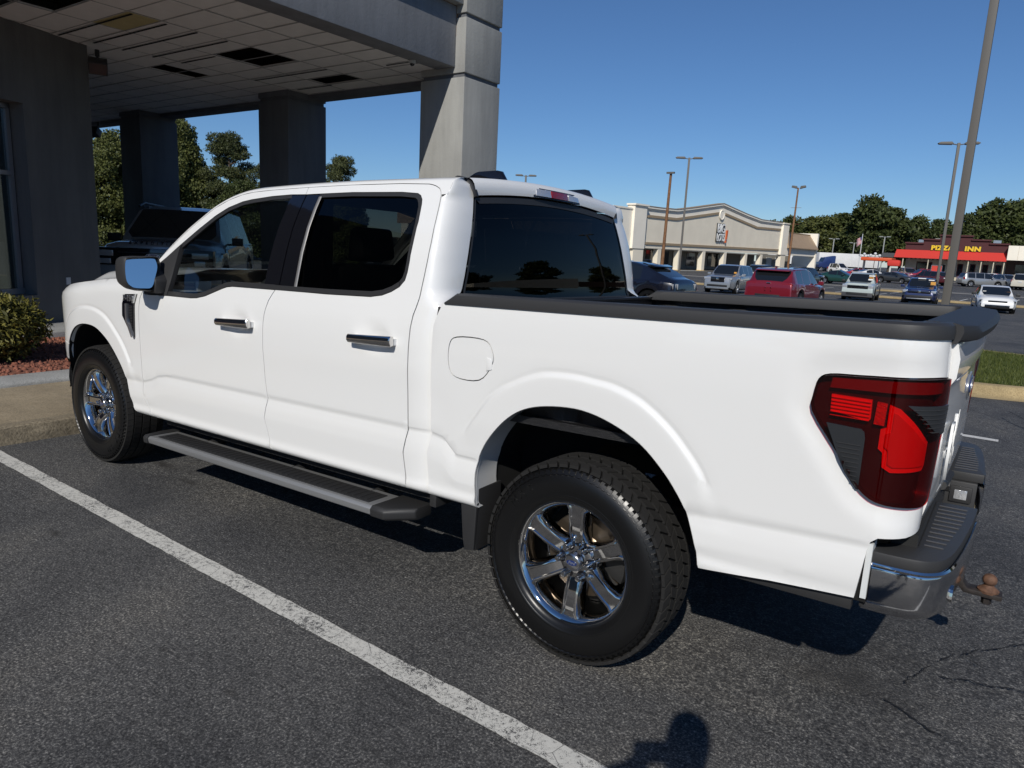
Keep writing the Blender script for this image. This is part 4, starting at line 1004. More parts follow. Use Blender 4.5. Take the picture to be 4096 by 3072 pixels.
def paint_mat(name, col=(.56, .55, .51), wear=.50, scale=60):
    if name in MATS: return MATS[name]
    g = N(name); p = g.pos(); n1 = g.noise(p, scale, 5, .75); n2 = g.noise(p, 3.2, 3, .6); n3 = g.noise(p, 240, 2, .5)
    k = g.math('ADD', g.math('MULTIPLY', n1, .62), g.math('MULTIPLY', n2, .38)); k = g.math('ADD', k, g.math('MULTIPLY', g.math('SUBTRACT', n3, .5), .30))
    m = g.ramp(k, [(wear-.055, (0, 0, 0)), (wear+.03, (1, 1, 1))])
    vo = g.n('TexVoronoi', feature='DISTANCE_TO_EDGE'); g.t.links.new(p, vo.inputs['Vector']); vo.inputs['Scale'].default_value = 9.
    cr = g.ramp(vo.outputs['Distance'], [(.0, (0, 0, 0)), (.018, (1, 1, 1))])
    crk = g.mix(g.ramp(n2, [(.45, (0, 0, 0)), (.58, (1, 1, 1))]), (1, 1, 1), cr)
    m = g.mix(1., m, crk, 'MULTIPLY')
    c = g.mix(m, (.05, .05, .052), g.ramp(n1, [(.3, tuple(q*.86 for q in col)), (.7, col)]))
    g.bsdf(Base_Color=c, Roughness=.8, Normal=g.bump(n1, .5, .004)); MATS[name] = g.m; return g.m
M_LINE = paint_mat('worn_white_paint', wear=.455)
M_LINE2 = paint_mat('fresh_white_paint', (.62, .61, .58), .38)
def ribbon(name, pts, width, m, z=.004, parent=None, jag=.0, n=None):
    """flat strip of paint following the ground"""
    b = MB(); R_ = []
    P = []
    for (x0, y0), (x1, y1) in zip(pts[:-1], pts[1:]):
        k = max(1, int(math.dist((x0, y0), (x1, y1))/(.06 if jag else 2.0))) if n is None else n
        P += [(x0+(x1-x0)*i/k, y0+(y1-y0)*i/k) for i in range(k)]
    P.append(pts[-1])
    for i, (x, y) in enumerate(P):
        a = Vector(P[max(0, i-1)]); c = Vector(P[min(len(P)-1, i+1)]); t = (c-a).normalized(); nn = Vector((-t.y, t.x))
        w0 = width/2+random.uniform(-jag, jag); w1 = width/2+random.uniform(-jag, jag)
        R_.append([(x+nn.x*w0, y+nn.y*w0, gz(y)+z), (x-nn.x*w1, y-nn.y*w1, gz(y)+z)])
    b.rings(R_, False); o = b.build(name, m, parent, smooth=False)
    return o
tag(ribbon('parking_line', [(-4.47, -1.372), (-2.0, -1.40), (.0, -1.428), (3.5, -1.47)], .098, M_LINE, jag=.0035), 'worn white parking line on the asphalt alongside the pickup truck', 'parking line', 'parking lines')
tag(ribbon('parking_line', [(-4.3, 5.24), (1.26, 5.22)], .108, M_LINE2, jag=.002), 'white parking line beyond the pickup ending behind its bumper', 'parking line', 'parking lines')
# cracks in the asphalt
M_CRACK = mat('crack_shadow', (.010, .010, .011), .95)
def crack(pts, w):
    b = MB(); R_ = []; P = []
    for (x0, y0), (x1, y1) in zip(pts[:-1], pts[1:]):
        k = max(2, int(math.dist((x0, y0), (x1, y1))/.012)); P += [(x0+(x1-x0)*i/k+random.gauss(0, .0035), y0+(y1-y0)*i/k+random.gauss(0, .0035)) for i in range(k)]
    P.append(pts[-1]); n = len(P)
    for i, (x, y) in enumerate(P):
        a = Vector(P[max(0, i-1)]); c = Vector(P[min(n-1, i+1)]); t = (c-a).normalized(); nn = Vector((-t.y, t.x)); q = w*random.uniform(.3, 1.3)*(1 if 2 < i < n-3 else .2)
        R_.append([(x+nn.x*q/2, y+nn.y*q/2, .003), (x-nn.x*q/2, y-nn.y*q/2, .003)])
    b.rings(R_, False); b.build('crack', M_CRACK, ground, smooth=False)
for pl, w in (([(1.60, .55), (1.44, .38), (1.38, .29), (1.31, .22), (1.26, .13), (1.23, .11), (1.21, .07), (1.18, -.02)], .008), ([(1.18, -.10), (1.23, -.11), (1.28, -.07), (1.36, -.06), (1.44, -.02), (1.6, .0)], .009),
              ([(1.18, -.02), (1.15, -.08), (1.13, -.16), (1.11, -.20), (1.10, -.25), (1.09, -.29)], .005), ([(1.02, -.40), (1.09, -.44), (1.15, -.48), (1.20, -.51), (1.24, -.52), (1.27, -.55)], .008), ([(1.18, .17), (1.21, .14), (1.23, .11)], .004),
              ([(1.26, .13), (1.31, .09), (1.35, .06)], .006), ([(1.01, -.14), (1.05, -.16), (1.10, -.18)], .004), ([(1.3, 6.6), (1.45, 6.2), (1.6, 5.9), (1.7, 5.5)], .02), ([(.9, 6.4), (1.5, 5.6), (2.2, 5.1)], .012)):
    crack(pl, w)
# ================================================================== pavement, kerbs, bed
def conc_mat(name, a, b_, sc=14, grit=90, bump=.5):
    if name in MATS: return MATS[name]
    g = N(name); p = g.pos(); n1 = g.noise(p, sc, 5, .65); n2 = g.noise(p, grit, 3, .7); n3 = g.noise(p, 1.6, 4, .6)
    c = g.ramp(n1, [(.3, a), (.7, b_)]); c = g.mix(.55, c, g.ramp(n2, [(.30, tuple(q*.5 for q in a)), (.55, b_), (.75, tuple(min(1, q*1.35) for q in b_))]))
    c = g.mix(1., c, g.ramp(n3, [(.35, (.78, .78, .78)), (.65, (1.08, 1.08, 1.08))]), 'MULTIPLY')
    g.bsdf(Base_Color=c, Roughness=.88, Normal=g.bump(g.math('ADD', n2, g.math('MULTIPLY', n1, .8)), bump, .006)); MATS[name] = g.m; return g.m
M_TAN = conc_mat('exposed_aggregate_tan', (.20, .155, .095), (.34, .28, .19))
M_TANEDGE = conc_mat('weathered_kerb', (.13, .105, .07), (.27, .225, .155), 9, 60, .9)
M_GREYC = conc_mat('grey_concrete', (.26, .26, .25), (.36, .36, .345))
M_YKERB = conc_mat('yellowed_kerb', (.28, .20, .095), (.44, .34, .18), 12, 70, .8)
walk = MB(); walk.box(-5.945, -4.64, -16, 2.6, .0, .13); tag(walk.build('pavement', M_TAN, bevel=.0), kind='structure')
b = MB(); ring = []
for y in np.linspace(-16, 2.6, 240):
    j = [random.gauss(0, .004) for _ in range(5)]
    ring.append([(-4.638, y, .131), (-4.555+j[0], y, .131), (-4.530+j[1], y, .118), (-4.515+j[2], y, .06), (-4.505+j[3], y, -.01)])
b.rings(ring, False); tag(b.build('pavement_kerb', M_TANEDGE, smooth=False), kind='structure')
b = MB(); ring = []
for y in np.linspace(-14, 2.2, 90):
    j = random.gauss(0, .002); ring.append([(-5.946, y, .12), (-5.945+j, y, .148), (-5.965+j, y, .168), (-6.02, y, .178), (-6.30, y, .176), (-6.34, y, .16), (-6.345, y, .12)])
b.rings(ring, False); tag(b.build('bed_kerb', M_GREYC, smooth=60), kind='structure')
M_MULCH = conc_mat('red_lava_rock', (.10, .035, .022), (.24, .095, .060), 30, 55, 1.)
b = MB(); b.box(-8.9, -6.34, -14, 2.2, .0, .135); bed = tag(b.build('planting_bed', M_MULCH), kind='structure')
# lava stones
V, F = [], []
ico = bmesh.new(); bmesh.ops.create_icosphere(ico, subdivisions=1, radius=1.); iv = np.array([v.co[:] for v in ico.verts]); ifc = np.array([[v.index for v in f.verts] for f in ico.faces]); ico.free()
n = 2600; P = np.stack([rng.uniform(-8.8, -6.36, n), rng.uniform(-1.6, 2.1, n), np.full(n, .138)], 1); S_ = rng.uniform(.012, .028, (n, 1, 1))*rng.uniform(.6, 1.2, (n, 1, 3))
VV = (iv[None]*S_*(1+.25*rng.standard_normal((n, len(iv), 1))))+P[:, None]; FF = ifc[None]+(np.arange(n)*len(iv))[:, None, None]
o = link('lava_stones', fastmesh('lava_stones', VV.reshape(-1, 3), FF.reshape(-1, 3)), mat('lava_stone', (.21, .078, .048), .9, noise=(6, .5))); tag(o, 'red lava stones spread over the planting bed', 'stones', kind='stuff')
b = MB(); b.box(-10.6, -8.9, -14, 3.0, 0, .20); tag(b.build('wall_footpath', M_GREYC, bevel=.012), kind='structure')
# ================================================================== grass island with kerb
ISC = (.2, 11.6); ISR = 3.2; ISX = -14.
def island_outline(r, k=40):
    return [(ISC[0]+r*math.sin(t), ISC[1]-r*math.cos(t)) for t in np.linspace(0, PI, k)]+[(ISX, ISC[1]+r)]+[(ISX, ISC[1]-r)]
def stad(r): return [(ISX+(ISC[0]-ISX)*i/24, ISC[1]-r) for i in range(24)]+[(ISC[0]+r*math.sin(t), ISC[1]-r*math.cos(t)) for t in np.linspace(0, PI, 40)]+[(ISC[0]+(ISX-ISC[0])*i/24, ISC[1]+r) for i in range(1, 25)]
b = MB(); ring = []
for r, z in ((ISR+.28, .003), (ISR+.05, .012), (ISR+.02, .05), (ISR-.02, .135), (ISR-.06, .152), (ISR-.20, .150), (ISR-.22, .10)): ring.append([(x, y, gz(y)+z+(random.gauss(0, .002) if z > .02 else 0)) for x, y in stad(r)])
b.rings(ring, False); tag(b.build('island_kerb', M_YKERB, smooth=60), kind='structure')
g = N('turf_soil'); p = g.pos(); g.bsdf(Base_Color=g.ramp(g.noise(p, 7, 5, .7), [(.3, (.030, .045, .012)), (.7, (.085, .10, .028))]), Roughness=.95); M_TURF = g.m
b = MB(); pts = stad(ISR-.2); b.add([(x, y, gz(y)+.13) for x, y in pts], [tuple(range(len(pts)))]); tag(b.build('island_turf', M_TURF), kind='structure')
def leaf_mat(name, dark, light, scale=3., trans=.25):
    if name in MATS: return MATS[name]
    g = N(name); p = g.pos(); n1 = g.noise(p, scale, 4, .7); oi = g.n('NewGeometry').outputs['Random Per Island']
    c = g.ramp(g.math('ADD', g.math('MULTIPLY', n1, .5), g.math('MULTIPLY', oi, .5)), [(.25, dark), (.55, tuple((a+b)/2 for a, b in zip(dark, light))), (.85, light)])
    d = g.n('BsdfPrincipled'); g.inp(d, 'Base Color', c); g.inp(d, 'Roughness', .55); d.inputs['Specular IOR Level'].default_value = .3
    t = g.n('BsdfTranslucent'); g.t.links.new(c, t.inputs[0]); mx = g.n('MixShader'); mx.inputs[0].default_value = trans
    g.t.links.new(d.outputs[0], mx.inputs[1]); g.t.links.new(t.outputs[0], mx.inputs[2]); g.t.links.new(mx.outputs[0], g.out.inputs[0]); MATS[name] = g.m; return g.m
n = 34000; P = np.stack([rng.uniform(-1.2, 2.6, n*2), rng.uniform(8.4, 15, n*2)], 1)
ok = ((P[:, 0] < ISC[0]) & (abs(P[:, 1]-ISC[1]) < ISR-.2)) | (np.hypot(P[:, 0]-ISC[0], P[:, 1]-ISC[1]) < ISR-.2); P = P[ok][:n]; n = len(P)
G0 = .13-.0143*(P[:, 1]+1); a = rng.uniform(0, 2*PI, n); h = rng.uniform(.03, .075, n); w = rng.uniform(.004, .008, n); ln = rng.normal(0, .025, (n, 2))
A = np.stack([P[:, 0]-w*np.cos(a), P[:, 1]-w*np.sin(a), G0-.002], 1); B_ = np.stack([P[:, 0]+w*np.cos(a), P[:, 1]+w*np.sin(a), G0-.002], 1); T = np.stack([P[:, 0]+ln[:, 0], P[:, 1]+ln[:, 1], G0+h], 1)
o = link('grass', fastmesh('grass', np.stack([A, B_, T], 1).reshape(-1, 3), np.arange(3*n).reshape(-1, 3)), leaf_mat('grass_blade', (.05, .075, .015), (.17, .19, .05), 1.2)); tag(o, 'short mown grass on the kerbed island behind the truck', 'grass', kind='stuff')
# ================================================================== clipped shrub in the bed
def leaf_cloud(name, pts, nrm, size, m, aspect=.42, parent=None, loc=None, rand=.9, lift=.3):
    """diamond leaves at points"""
    n = len(pts); d = nrm+rand*rng.standard_normal((n, 3)); d /= np.linalg.norm(d, axis=1, keepdims=True)
    t = rng.standard_normal((n, 3)); t -= (t*d).sum(1, keepdims=True)*d; t /= np.linalg.norm(t, axis=1, keepdims=True); s = np.cross(d, t)
    L = (size*rng.uniform(.6, 1.3, n))[:, None]; q = [pts, pts+t*L*.5+s*L*aspect*.5+d*L*.06, pts+t*L, pts+t*L*.5-s*L*aspect*.5+d*L*.06]
    me = fastmesh(name, np.stack(q, 1).reshape(-1, 3), np.arange(4*n).reshape(-1, 4)); return link(name, me, m, parent, loc)
def shell_points(n, rx, ry, rz, bumps, inner=.7):
    u = rng.standard_normal((n, 3)); u /= np.linalg.norm(u, axis=1, keepdims=True)
    r = inner+(1-inner)*rng.uniform(0, 1, n)**.5
    e = 3.0; k = (np.abs(u[:, 0])**e+np.abs(u[:, 1])**e+np.abs(u[:, 2])**e)**(-1/e)
    bb = 1+bumps*np.sin(u[:, 0]*7+1)*np.sin(u[:, 1]*6)*np.cos(u[:, 2]*5)
    return u*(r*k*bb)[:, None]*np.array([rx, ry, rz]), u
shrub = empty('shrub', (-7.62, -.48, .13), 0, 'clipped yellow-green shrub in the red lava bed before the wall', 'shrub')
P, U = shell_points(9000, .60, .66, .33, .10, .72); P[:, 2] += .36; keep = P[:, 2] > .04; P, U = P[keep], U[keep]
leaf_cloud('foliage', P, U*.5+np.array([0, 0, .3]), .075, leaf_mat('shrub_leaf', (.040, .045, .010), (.26, .235, .050), 2.5, .2), .30, shrub)
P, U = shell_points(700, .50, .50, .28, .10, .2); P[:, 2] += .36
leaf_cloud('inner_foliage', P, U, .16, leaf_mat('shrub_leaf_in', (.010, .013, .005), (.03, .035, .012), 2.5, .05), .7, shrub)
for i in range(9):
    a = 2*PI*i/9; b = MB(); b.tube([(.06*math.cos(a), .06*math.sin(a), 0), (.2*math.cos(a), .2*math.sin(a), .25), (.42*math.cos(a+.2), .42*math.sin(a+.2), .55)], [.012, .009, .004], 5); b.build('stem', mat('shrub_stem', (.05, .035, .022), .9), shrub)
# ================================================================== showroom building with drive-through canopy
def stucco(name, col, var=.10):
    if name in MATS: return MATS[name]
    g = N(name); p = g.pos(); n1 = g.noise(p, 26, 5, .7); n2 = g.noise(p, 1.1, 4, .6)
    mp = g.n('Mapping'); g.t.links.new(p, mp.inputs[0]); mp.inputs['Scale'].default_value = (3, 3, .35); n3 = g.noise(mp.outputs[0], 1.6, 4, .65)
    c = g.ramp(n2, [(.3, tuple(q*(1-var) for q in col)), (.7, tuple(q*(1+var) for q in col))]); c = g.mix(1., c, g.ramp(n3, [(.35, (.88, .88, .88)), (.62, (1.06, 1.06, 1.05))]), 'MULTIPLY')
    g.bsdf(Base_Color=c, Roughness=.92, Normal=g.bump(n1, .45, .008)); MATS[name] = g.m; return g.m
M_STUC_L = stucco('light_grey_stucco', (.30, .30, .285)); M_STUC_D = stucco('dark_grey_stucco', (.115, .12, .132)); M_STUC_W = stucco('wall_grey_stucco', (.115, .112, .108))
M_TILE = mat('ceiling_tile', (.82, .79, .74), .9, noise=(3, .06), bump=(160, .3, .002)); M_TILEY = mat('ceiling_tile_stained', (.50, .42, .20), .9, noise=(3, .1))
M_TBAR = mat('ceiling_grid', (.42, .41, .39), .6); M_VOID = mat('ceiling_void', (.16, .10, .06), .95)
ZC = 4.115
canopy = empty('drive_through_canopy', (-6., 5.7, 0), 0, 'grey stucco drive-through canopy with tiled ceiling and missing tiles', 'canopy')
def cpart(name, b, m, **k):
    b.v = [(x+6., y-5.7, z) for x, y, z in b.v]; return b.build(name, m, canopy, **k)
YN = -.75                        # near edge
def column(x0, x1, y0, y1, m, top):
    """stucco pier in blocks parted by recessed reveals"""
    reveals = [z for z in (ZC-.11, ZC+.70) if z < top]
    z0 = 0
    col = None
    for i, z in enumerate(reveals+[top]):
        b = MB(); b.box(x0, x1, y0, y1, z0, z-.028 if z < top else top); o = cpart('pier_block', b, m, bevel=.018)
        if z < top:
            b = MB(); b.box(x0+.03, x1-.03, y0+.03, y1-.03, z-.03, z+.03); cpart('pier_reveal', b, M_STUC_D)
        z0 = z+.028
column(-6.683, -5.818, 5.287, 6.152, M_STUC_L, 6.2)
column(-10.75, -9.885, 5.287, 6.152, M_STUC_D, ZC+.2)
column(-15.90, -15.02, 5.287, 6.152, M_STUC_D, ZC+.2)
# right-hand beam (two stacked bands, the upper one proud)
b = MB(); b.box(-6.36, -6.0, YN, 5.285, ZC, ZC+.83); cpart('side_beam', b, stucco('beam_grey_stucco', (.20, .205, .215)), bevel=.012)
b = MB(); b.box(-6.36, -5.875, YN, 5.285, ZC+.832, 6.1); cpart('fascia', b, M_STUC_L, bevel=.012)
# far beam, near beam, roof deck
b = MB(); b.box(-26, -6.36, 5.75, 6.11, ZC-.06, ZC+.30); cpart('far_beam', b, M_STUC_D, bevel=.012)
b = MB(); b.box(-26, -6.36, YN-.002, YN+.36, ZC, ZC+.30); cpart('near_beam', b, M_STUC_D, bevel=.012)
b = MB(); b.box(-26, -6.001, YN+.01, 6.10, ZC+.42, 6.0); cpart('roof_deck', b, M_VOID)
b = MB(); b.box(-6.365, -6.2, YN, 5.75, ZC+.002, ZC+.05); cpart('edge_trim', b, M_STUC_D)
# ceiling grid and tiles
PX, PY = .926, .4203
gx = [-6.205]+[-7.04-PX*k for k in range(0, 18)]
gy = [5.745-PY*k for k in range(0, 16)]
MISS = {(2, 3), (2, 4), (2, 0+0)} ; miss = set()
def cell(x, y):
    for i in range(len(gx)-1):
        if gx[i+1] < x < gx[i]:
            for j in range(len(gy)-1):
                if gy[j+1] < y < gy[j]: return (i, j)
for x, y in ((-8.4, 3.45), (-8.4, 3.9), (-8.4, 5.05), (-8.5, .95), (-8.5, .55), (-9.4, .60)): miss.add(cell(x, y))
half = {cell(-10.5, 3.6): 'L', cell(-10.5, 4.0): 'L', cell(-10.3, 1.3): 'L', cell(-10.3, 1.05): 'L', cell(-10.3, .7): 'L'}
yel = cell(-8.2, 1.75)
tme = {}
def tile_mesh(w, d):
    k = (round(w, 3), round(d, 3))
    if k not in tme:
        b = MB(); b.box(.004, w-.004, .004, d-.004, 0, .018); me = bpy.data.meshes.new('ceiling_tile'); me.from_pydata(b.v, [], b.f); tme[k] = me
    return tme[k]
for i in range(len(gx)-1):
    for j in range(len(gy)-1):
        c = (i, j)
        if c in miss or gx[i+1] < -20: continue
        w, d, x0 = gx[i]-gx[i+1], gy[j]-gy[j+1], gx[i+1]
        if c in half: w *= .5; x0 += w if half[c] == 'R' else w
        me = tile_mesh(w, d)
        if c == yel: me = me.copy(); me.materials.clear(); me.materials.append(M_TILEY)
        o = link('ceiling_tile', me, M_TILE, canopy, (x0+6., gy[j+1]-5.7, ZC+.012+random.choice((0, 0, 0, .003, .005))))
        if random.random() < .06: o.rotation_euler = (random.uniform(-.012, .012), random.uniform(-.006, .006), 0)
for j, y in enumerate(gy):
    b = MB(); b.box(-20, -6.21, y-.006, y+.006, ZC+.004, ZC+.011); cpart('grid_rail', b, M_TBAR)
for x in gx:
    b = MB(); b.box(x-.006, x+.006, gy[-1], 5.745, ZC+.005, ZC+.0105); cpart('grid_rail', b, M_TBAR)
# dark strips painted as the shade in gaps between tiles
M_SLOT = mat('slot_shadow', (.006, .005, .005), .95)
for x0, x1, y in ((-10.0, -8.02, 1.62), (-9.95, -8.03, 2.055), (-9.95, -8.0, 2.455), (-9.92, -8.0, 2.89), (-9.85, -8.95, 3.30), (-9.8, -7.97, 4.565), (-9.7, -8.8, 5.36), (-6.9, -6.45, 4.78)):
    b = MB(); b.box(x0, x1, y-.013, y+.013, ZC-.001, ZC+.0035); cpart('tile_gap_shade', b, M_SLOT)
# small dome camera
b = MB(); b.lathe([(0, 0), (.05, 0), (.05, -.045), (0, -.05)], (-6.32+0, 4.72, ZC+.003), 'z', 16); cam_dome = tag(b.build('dome_camera', mat('camera_white', (.5, .5, .48), .4), None, smooth=40), 'small white dome camera under the canopy ceiling edge', 'camera')
b = MB(); b.lathe([(.034, -.05), (.03, -.068), (.015, -.078), (0, -.08)], (-6.32, 4.72, ZC+.003), 'z', 14); b.build('dome', M_GLOSSB, cam_dome, smooth=40)
# floodlight on the wall corner and one hanging further in
def flood(loc, rz, tilt, label):
    e = empty('floodlight', loc, rz, label, 'floodlight'); b = MB(); b.tube([(0, 0, .16), (.06, 0, .06), (.10, 0, .04)], .016, 8); b.tube([(0, 0, .16), (0, 0, .25)], .03, 8); b.build('bracket', M_BLACKPL, e)
    m_ = Matrix.Translation((.16, 0, .0)) @ Matrix.Rotation(R(tilt), 4, 'Y'); b = MB(); b.box(-.09, .09, -.12, .12, -.09, .09, m_); h = b.build('lamp_housing', M_BLACKPL, e, bevel=.012)
    b = MB(); b.box(.092, .098, -.105, .105, -.075, .075, m_); b.build('lamp_glass', M_SMOKE, h); return e
flood((-10.0, 2.12, 3.80), R(-25), 35, 'black floodlight on the top corner of the dark wall')
e_ = flood((-16.8, 5.25, 3.72), R(-60), 60, 'dark floodlight hanging deep under the canopy ceiling')
# ------------------------------------------------------------------ showroom wall
showroom = empty('showroom_building', (-10.25, 2.10, 0), R(110)-R(180), 'dark grey stucco showroom wall with a tall framed window', 'building')
# local +x runs back along the wall towards the viewer, local +y points into the building, z up
def wbox(name, x0, x1, y0, y1, z0, z1, m, **k):
    b = MB(); b.box(x0, x1, y0, y1, z0, z1); return b.build(name, m, showroom, **k)
S0, S1 = 1.09, 4.2; ZT, ZB = 3.13, .60
wbox('wall', 0, S0, -.5, 0, 0, 6.0, M_STUC_W); wbox('wall', S0, S1, -.5, 0, ZT, 6.0, M_STUC_W); wbox('wall', S0, S1, -.5, 0, 0, ZB, M_STUC_W); wbox('wall', S1, 16, -.5, 0, 0, 6.0, M_STUC_W)
wbox('end_wall', 0, .3, -12, -.501, 0, 6.0, M_STUC_W)
wf = wbox('window', S0+.005, S1-.005, -.30, -.22, ZB+.005, ZB+.08, M_SILVER if False else mat('anodised_frame', (.30, .30, .31), .4, metal=.6))
for a_, b__, c_, d_ in ((S0+.02, S0+.075, ZB+.08, ZT-.01), (S1-.075, S1-.02, ZB+.08, ZT-.01), (S0+.02, S1-.02, ZT-.07, ZT-.011), (S0+.076, S1-.076, 2.20, 2.255), (2.6, 2.655, ZB+.081, 2.199)):
    b = MB(); b.box(a_, b__, -.30, -.22, c_, d_); b.build('window_frame', MATS['anodised_frame'], wf)
b = MB(); b.box(S0+.07, S1-.07, -.265, -.26, ZB+.07, ZT-.06); b.build('pane', glassmat('shop_glass', (.5, .55, .55)), wf)
b = MB(); b.box(S0-.4, S1+.6, -3.2, -3.1, 0, 3.4); b.box(S0-.4, S1+.6, -3.1, -.5, 0, .25); b.build('room_back', M_INT, showroom)
b = MB(); b.box(.55, .62, .001, .012, .73, .83); b.build('outlet_cover', mat('outlet_plate', (.55, .55, .55), .5), showroom)
# ================================================================== parked cars (lofted bodies, front at +x)
M_CGLASS = mat('car_glass', (.010, .012, .014), .03, coat=.3, spec=.8)
M_CLAMP = mat('car_headlamp', (.55, .57, .60), .15, coat=1., metal=.5, bump=(40, .5, .01))
M_CTAIL = mat('car_taillamp', (.22, .006, .008), .12, coat=1.)
M_ALLOY = mat('alloy_wheel', (.45, .45, .46), .3, metal=.9)
M_ALLOYD = mat('dark_alloy', (.05, .05, .052), .35, metal=.7)
M_TRIMB = mat('car_black_trim', (.014, .014, .015), .5)
M_STICK = mat('windscreen_sticker', (.75, .74, .70), .6); M_STICKO = mat('orange_sticker', (.62, .30, .05), .6)
WHEEL_ME = {}
def wheel_meshes(r, w, alloy):
    k = (round(r, 3), alloy.name)
    if k in WHEEL_ME: return WHEEL_ME[k]
    b = MB(); rr = r*.66
    b.lathe([(rr, .5*w-.02), (rr+.01, .5*w), (r-.03, .5*w+.004), (r-.004, .5*w-.03), (r, 0), (r-.004, -.5*w+.03), (rr, -.5*w)], (0, 0, 0), 'y', 28); t = b.build('tyre_src', M_RUBBER, None, smooth=45)
    b = MB(); b.lathe([(rr-.03, -.3*w), (rr-.02, .4*w), (rr+.004, .5*w)], (0, 0, 0), 'y', 28); b.lathe([(0, .40*w), (rr*.30, .40*w), (rr*.32, .2*w)], (0, 0, 0), 'y', 14)
    for i in range(5):
        a = 2*PI*i/5+.3; up = Vector((math.cos(a), 0, math.sin(a))); tn = Vector((-math.sin(a), 0, math.cos(a))); ou = Vector((0, 1, 0)); ring = []
        for q, hw in ((.2, .030), (.6, .034), (1., .048)):
            c = up*rr*q; ring.append([tuple(c+tn*s*hw+ou*d) for s, d in ((-1, .25*w), (-.8, .43*w), (.8, .43*w), (1, .25*w))])
        b.rings(ring, False)
    b.lathe([(0, .05*w), (rr-.03, .05*w)], (0, 0, 0), 'y', 20)
    r_ = b.build('rim_src', alloy, None, smooth=45)
    out = (t.data, r_.data); bpy.data.objects.remove(t); bpy.data.objects.remove(r_); WHEEL_ME[k] = out; return out
def interp2(pts, x):
    pts = sorted(pts); return float(np.interp(x, [p[0] for p in pts], [p[1] for p in pts]))
def car(name, label, cat, m, loc, heading, top, belt, W, wheels, R_, glass, win, group='cars parked across the lot', sill=.30, alloy=None, nose=.80, tail=.86, front=None, rear=None, mirror=True, lower=None, detail=True, zoff=0.):
    """top: silhouette (x,z); belt: shoulder (x,z); glass: (x of screen base, header, roof end, rear screen base); win: side window x spans"""
    alloy = alloy or M_ALLOY
    x1 = max(p[0] for p in top); x0 = min(p[0] for p in top); hw = W/2
    e = empty(name, (loc[0], loc[1], gz(loc[1])+zoff), heading, label, cat, group)
    st = set([x for x, z in top]+[x for a in win for x in a]+list(glass))
    for wx in wheels: st |= set(wx+(R_+.055)*math.cos(t) for t in np.linspace(0, PI, 11)) | {wx+R_+.06, wx-R_-.06}
    st |= set(np.linspace(x0, x1, 26)) | {x1-.04, x1-.12, x0+.04, x0+.12}
    st = sorted(s for s in st if x0 <= s <= x1); st = [s for i, s in enumerate(st) if i == 0 or s-st[i-1] > .012]
    def wh(x):
        f = sstep(x1-.75, x1, x); b_ = sstep(x0+.65, x0, x); return hw*(1-(1-nose)*f**2)*(1-(1-tail)*b_**2)
    rings = []
    for x in st:
        h = wh(x); zt = interp2(top, x); zb = sill+.10*sstep(x1-.5, x1, x)+.12*sstep(x0+.5, x0, x)
        for wx in wheels:
            d = abs(x-wx)
            if d < R_+.056: zb = max(zb, R_+math.sqrt(max(0, (R_+.055)**2-d*d)))
        bl = min(interp2(belt, x), zt-.015); zb = min(zb, bl-.05); c = max(0, min(1, (zt-bl-.05)/.22))
        mid = zb+(bl-zb)*.5; cb = .025
        y5 = h-.075; y6 = (1-c)*h*.80+c*(h-.085-.30*(zt-bl)); y7 = (1-c)*h*.55+c*(y6-.07)
        half = [(h-.05, zb), (h-.004, zb+min(.10, (bl-zb)*.25)), (h, mid), (h-.012, bl-(bl-zb)*.16), (h-.045, bl-.015), (y5, bl), (y6, bl+(zt-bl)*(.55*(1-c)+c)-.055*c), (y7, zt-.012), (y7*.55, zt-.002), (0, zt)]
        rings.append([(x, -y, z) for y, z in half]+[(x, y, z) for y, z in half[::-1][1:]])
    nr = len(rings[0]); K = 9
    faces = {'body': []}
    def key(i, j):
        xm = (st[i]+st[i+1])/2; jj = j if j < K else nr-2-j; sd = 'l' if j >= K else 'r'
        if jj == 5:
            for k, (a, b_) in enumerate(win):
                if a > xm > b_ or b_ > xm > a: return ('side_window', k, sd)
        if jj in (7, 8):
            if glass[1] < xm < glass[0]: return ('windscreen', 0, '')
            if glass[3] < xm < glass[2]: return ('rear_screen', 0, '')
        if lower and jj == 0: return ('sill_cladding', 0, sd)
        return 'body'
    for i in range(len(st)-1):
        for j in range(nr-1): faces.setdefault(key(i, j), []).append((i, j))
    for k, fl in faces.items():
        b = MB(); b.v = [p for r in rings for p in r]; b.f = [(i*nr+j, (i+1)*nr+j, (i+1)*nr+j+1, i*nr+j+1) for i, j in fl]
        used = sorted({q for f in b.f for q in f}); mp = {q: t for t, q in enumerate(used)}; b.v = [b.v[q] for q in used]; b.f = [tuple(mp[q] for q in f) for f in b.f]
        if k == 'body':
            for rg, fl_ in ((rings[0], False), (rings[-1], True)): b.add(rg, [tuple(range(nr))])
            body = b.build('body', m, e, smooth=38)
        else:
            mm = M_TRIMB if k[0] == 'sill_cladding' else M_CGLASS
            b.build(k[0], mm, e, smooth=30)
    # dark underside and arch fill
    b = MB(); b.box(x0+.25, x1-.25, -hw+.22, hw-.22, sill-.08, .75); b.build('underbody', M_DARK, e)
    for wx in wheels:
        for sg in (-1, 1):
            t, r_ = wheel_meshes(R_, .24, alloy)
            w = empty('wheel', (wx, sg*(hw-.135), R_)); w.parent = e; w.rotation_euler = (0, 0, 0 if sg > 0 else PI)
            link('tyre', t, None, w); link('rim', r_, None, w)
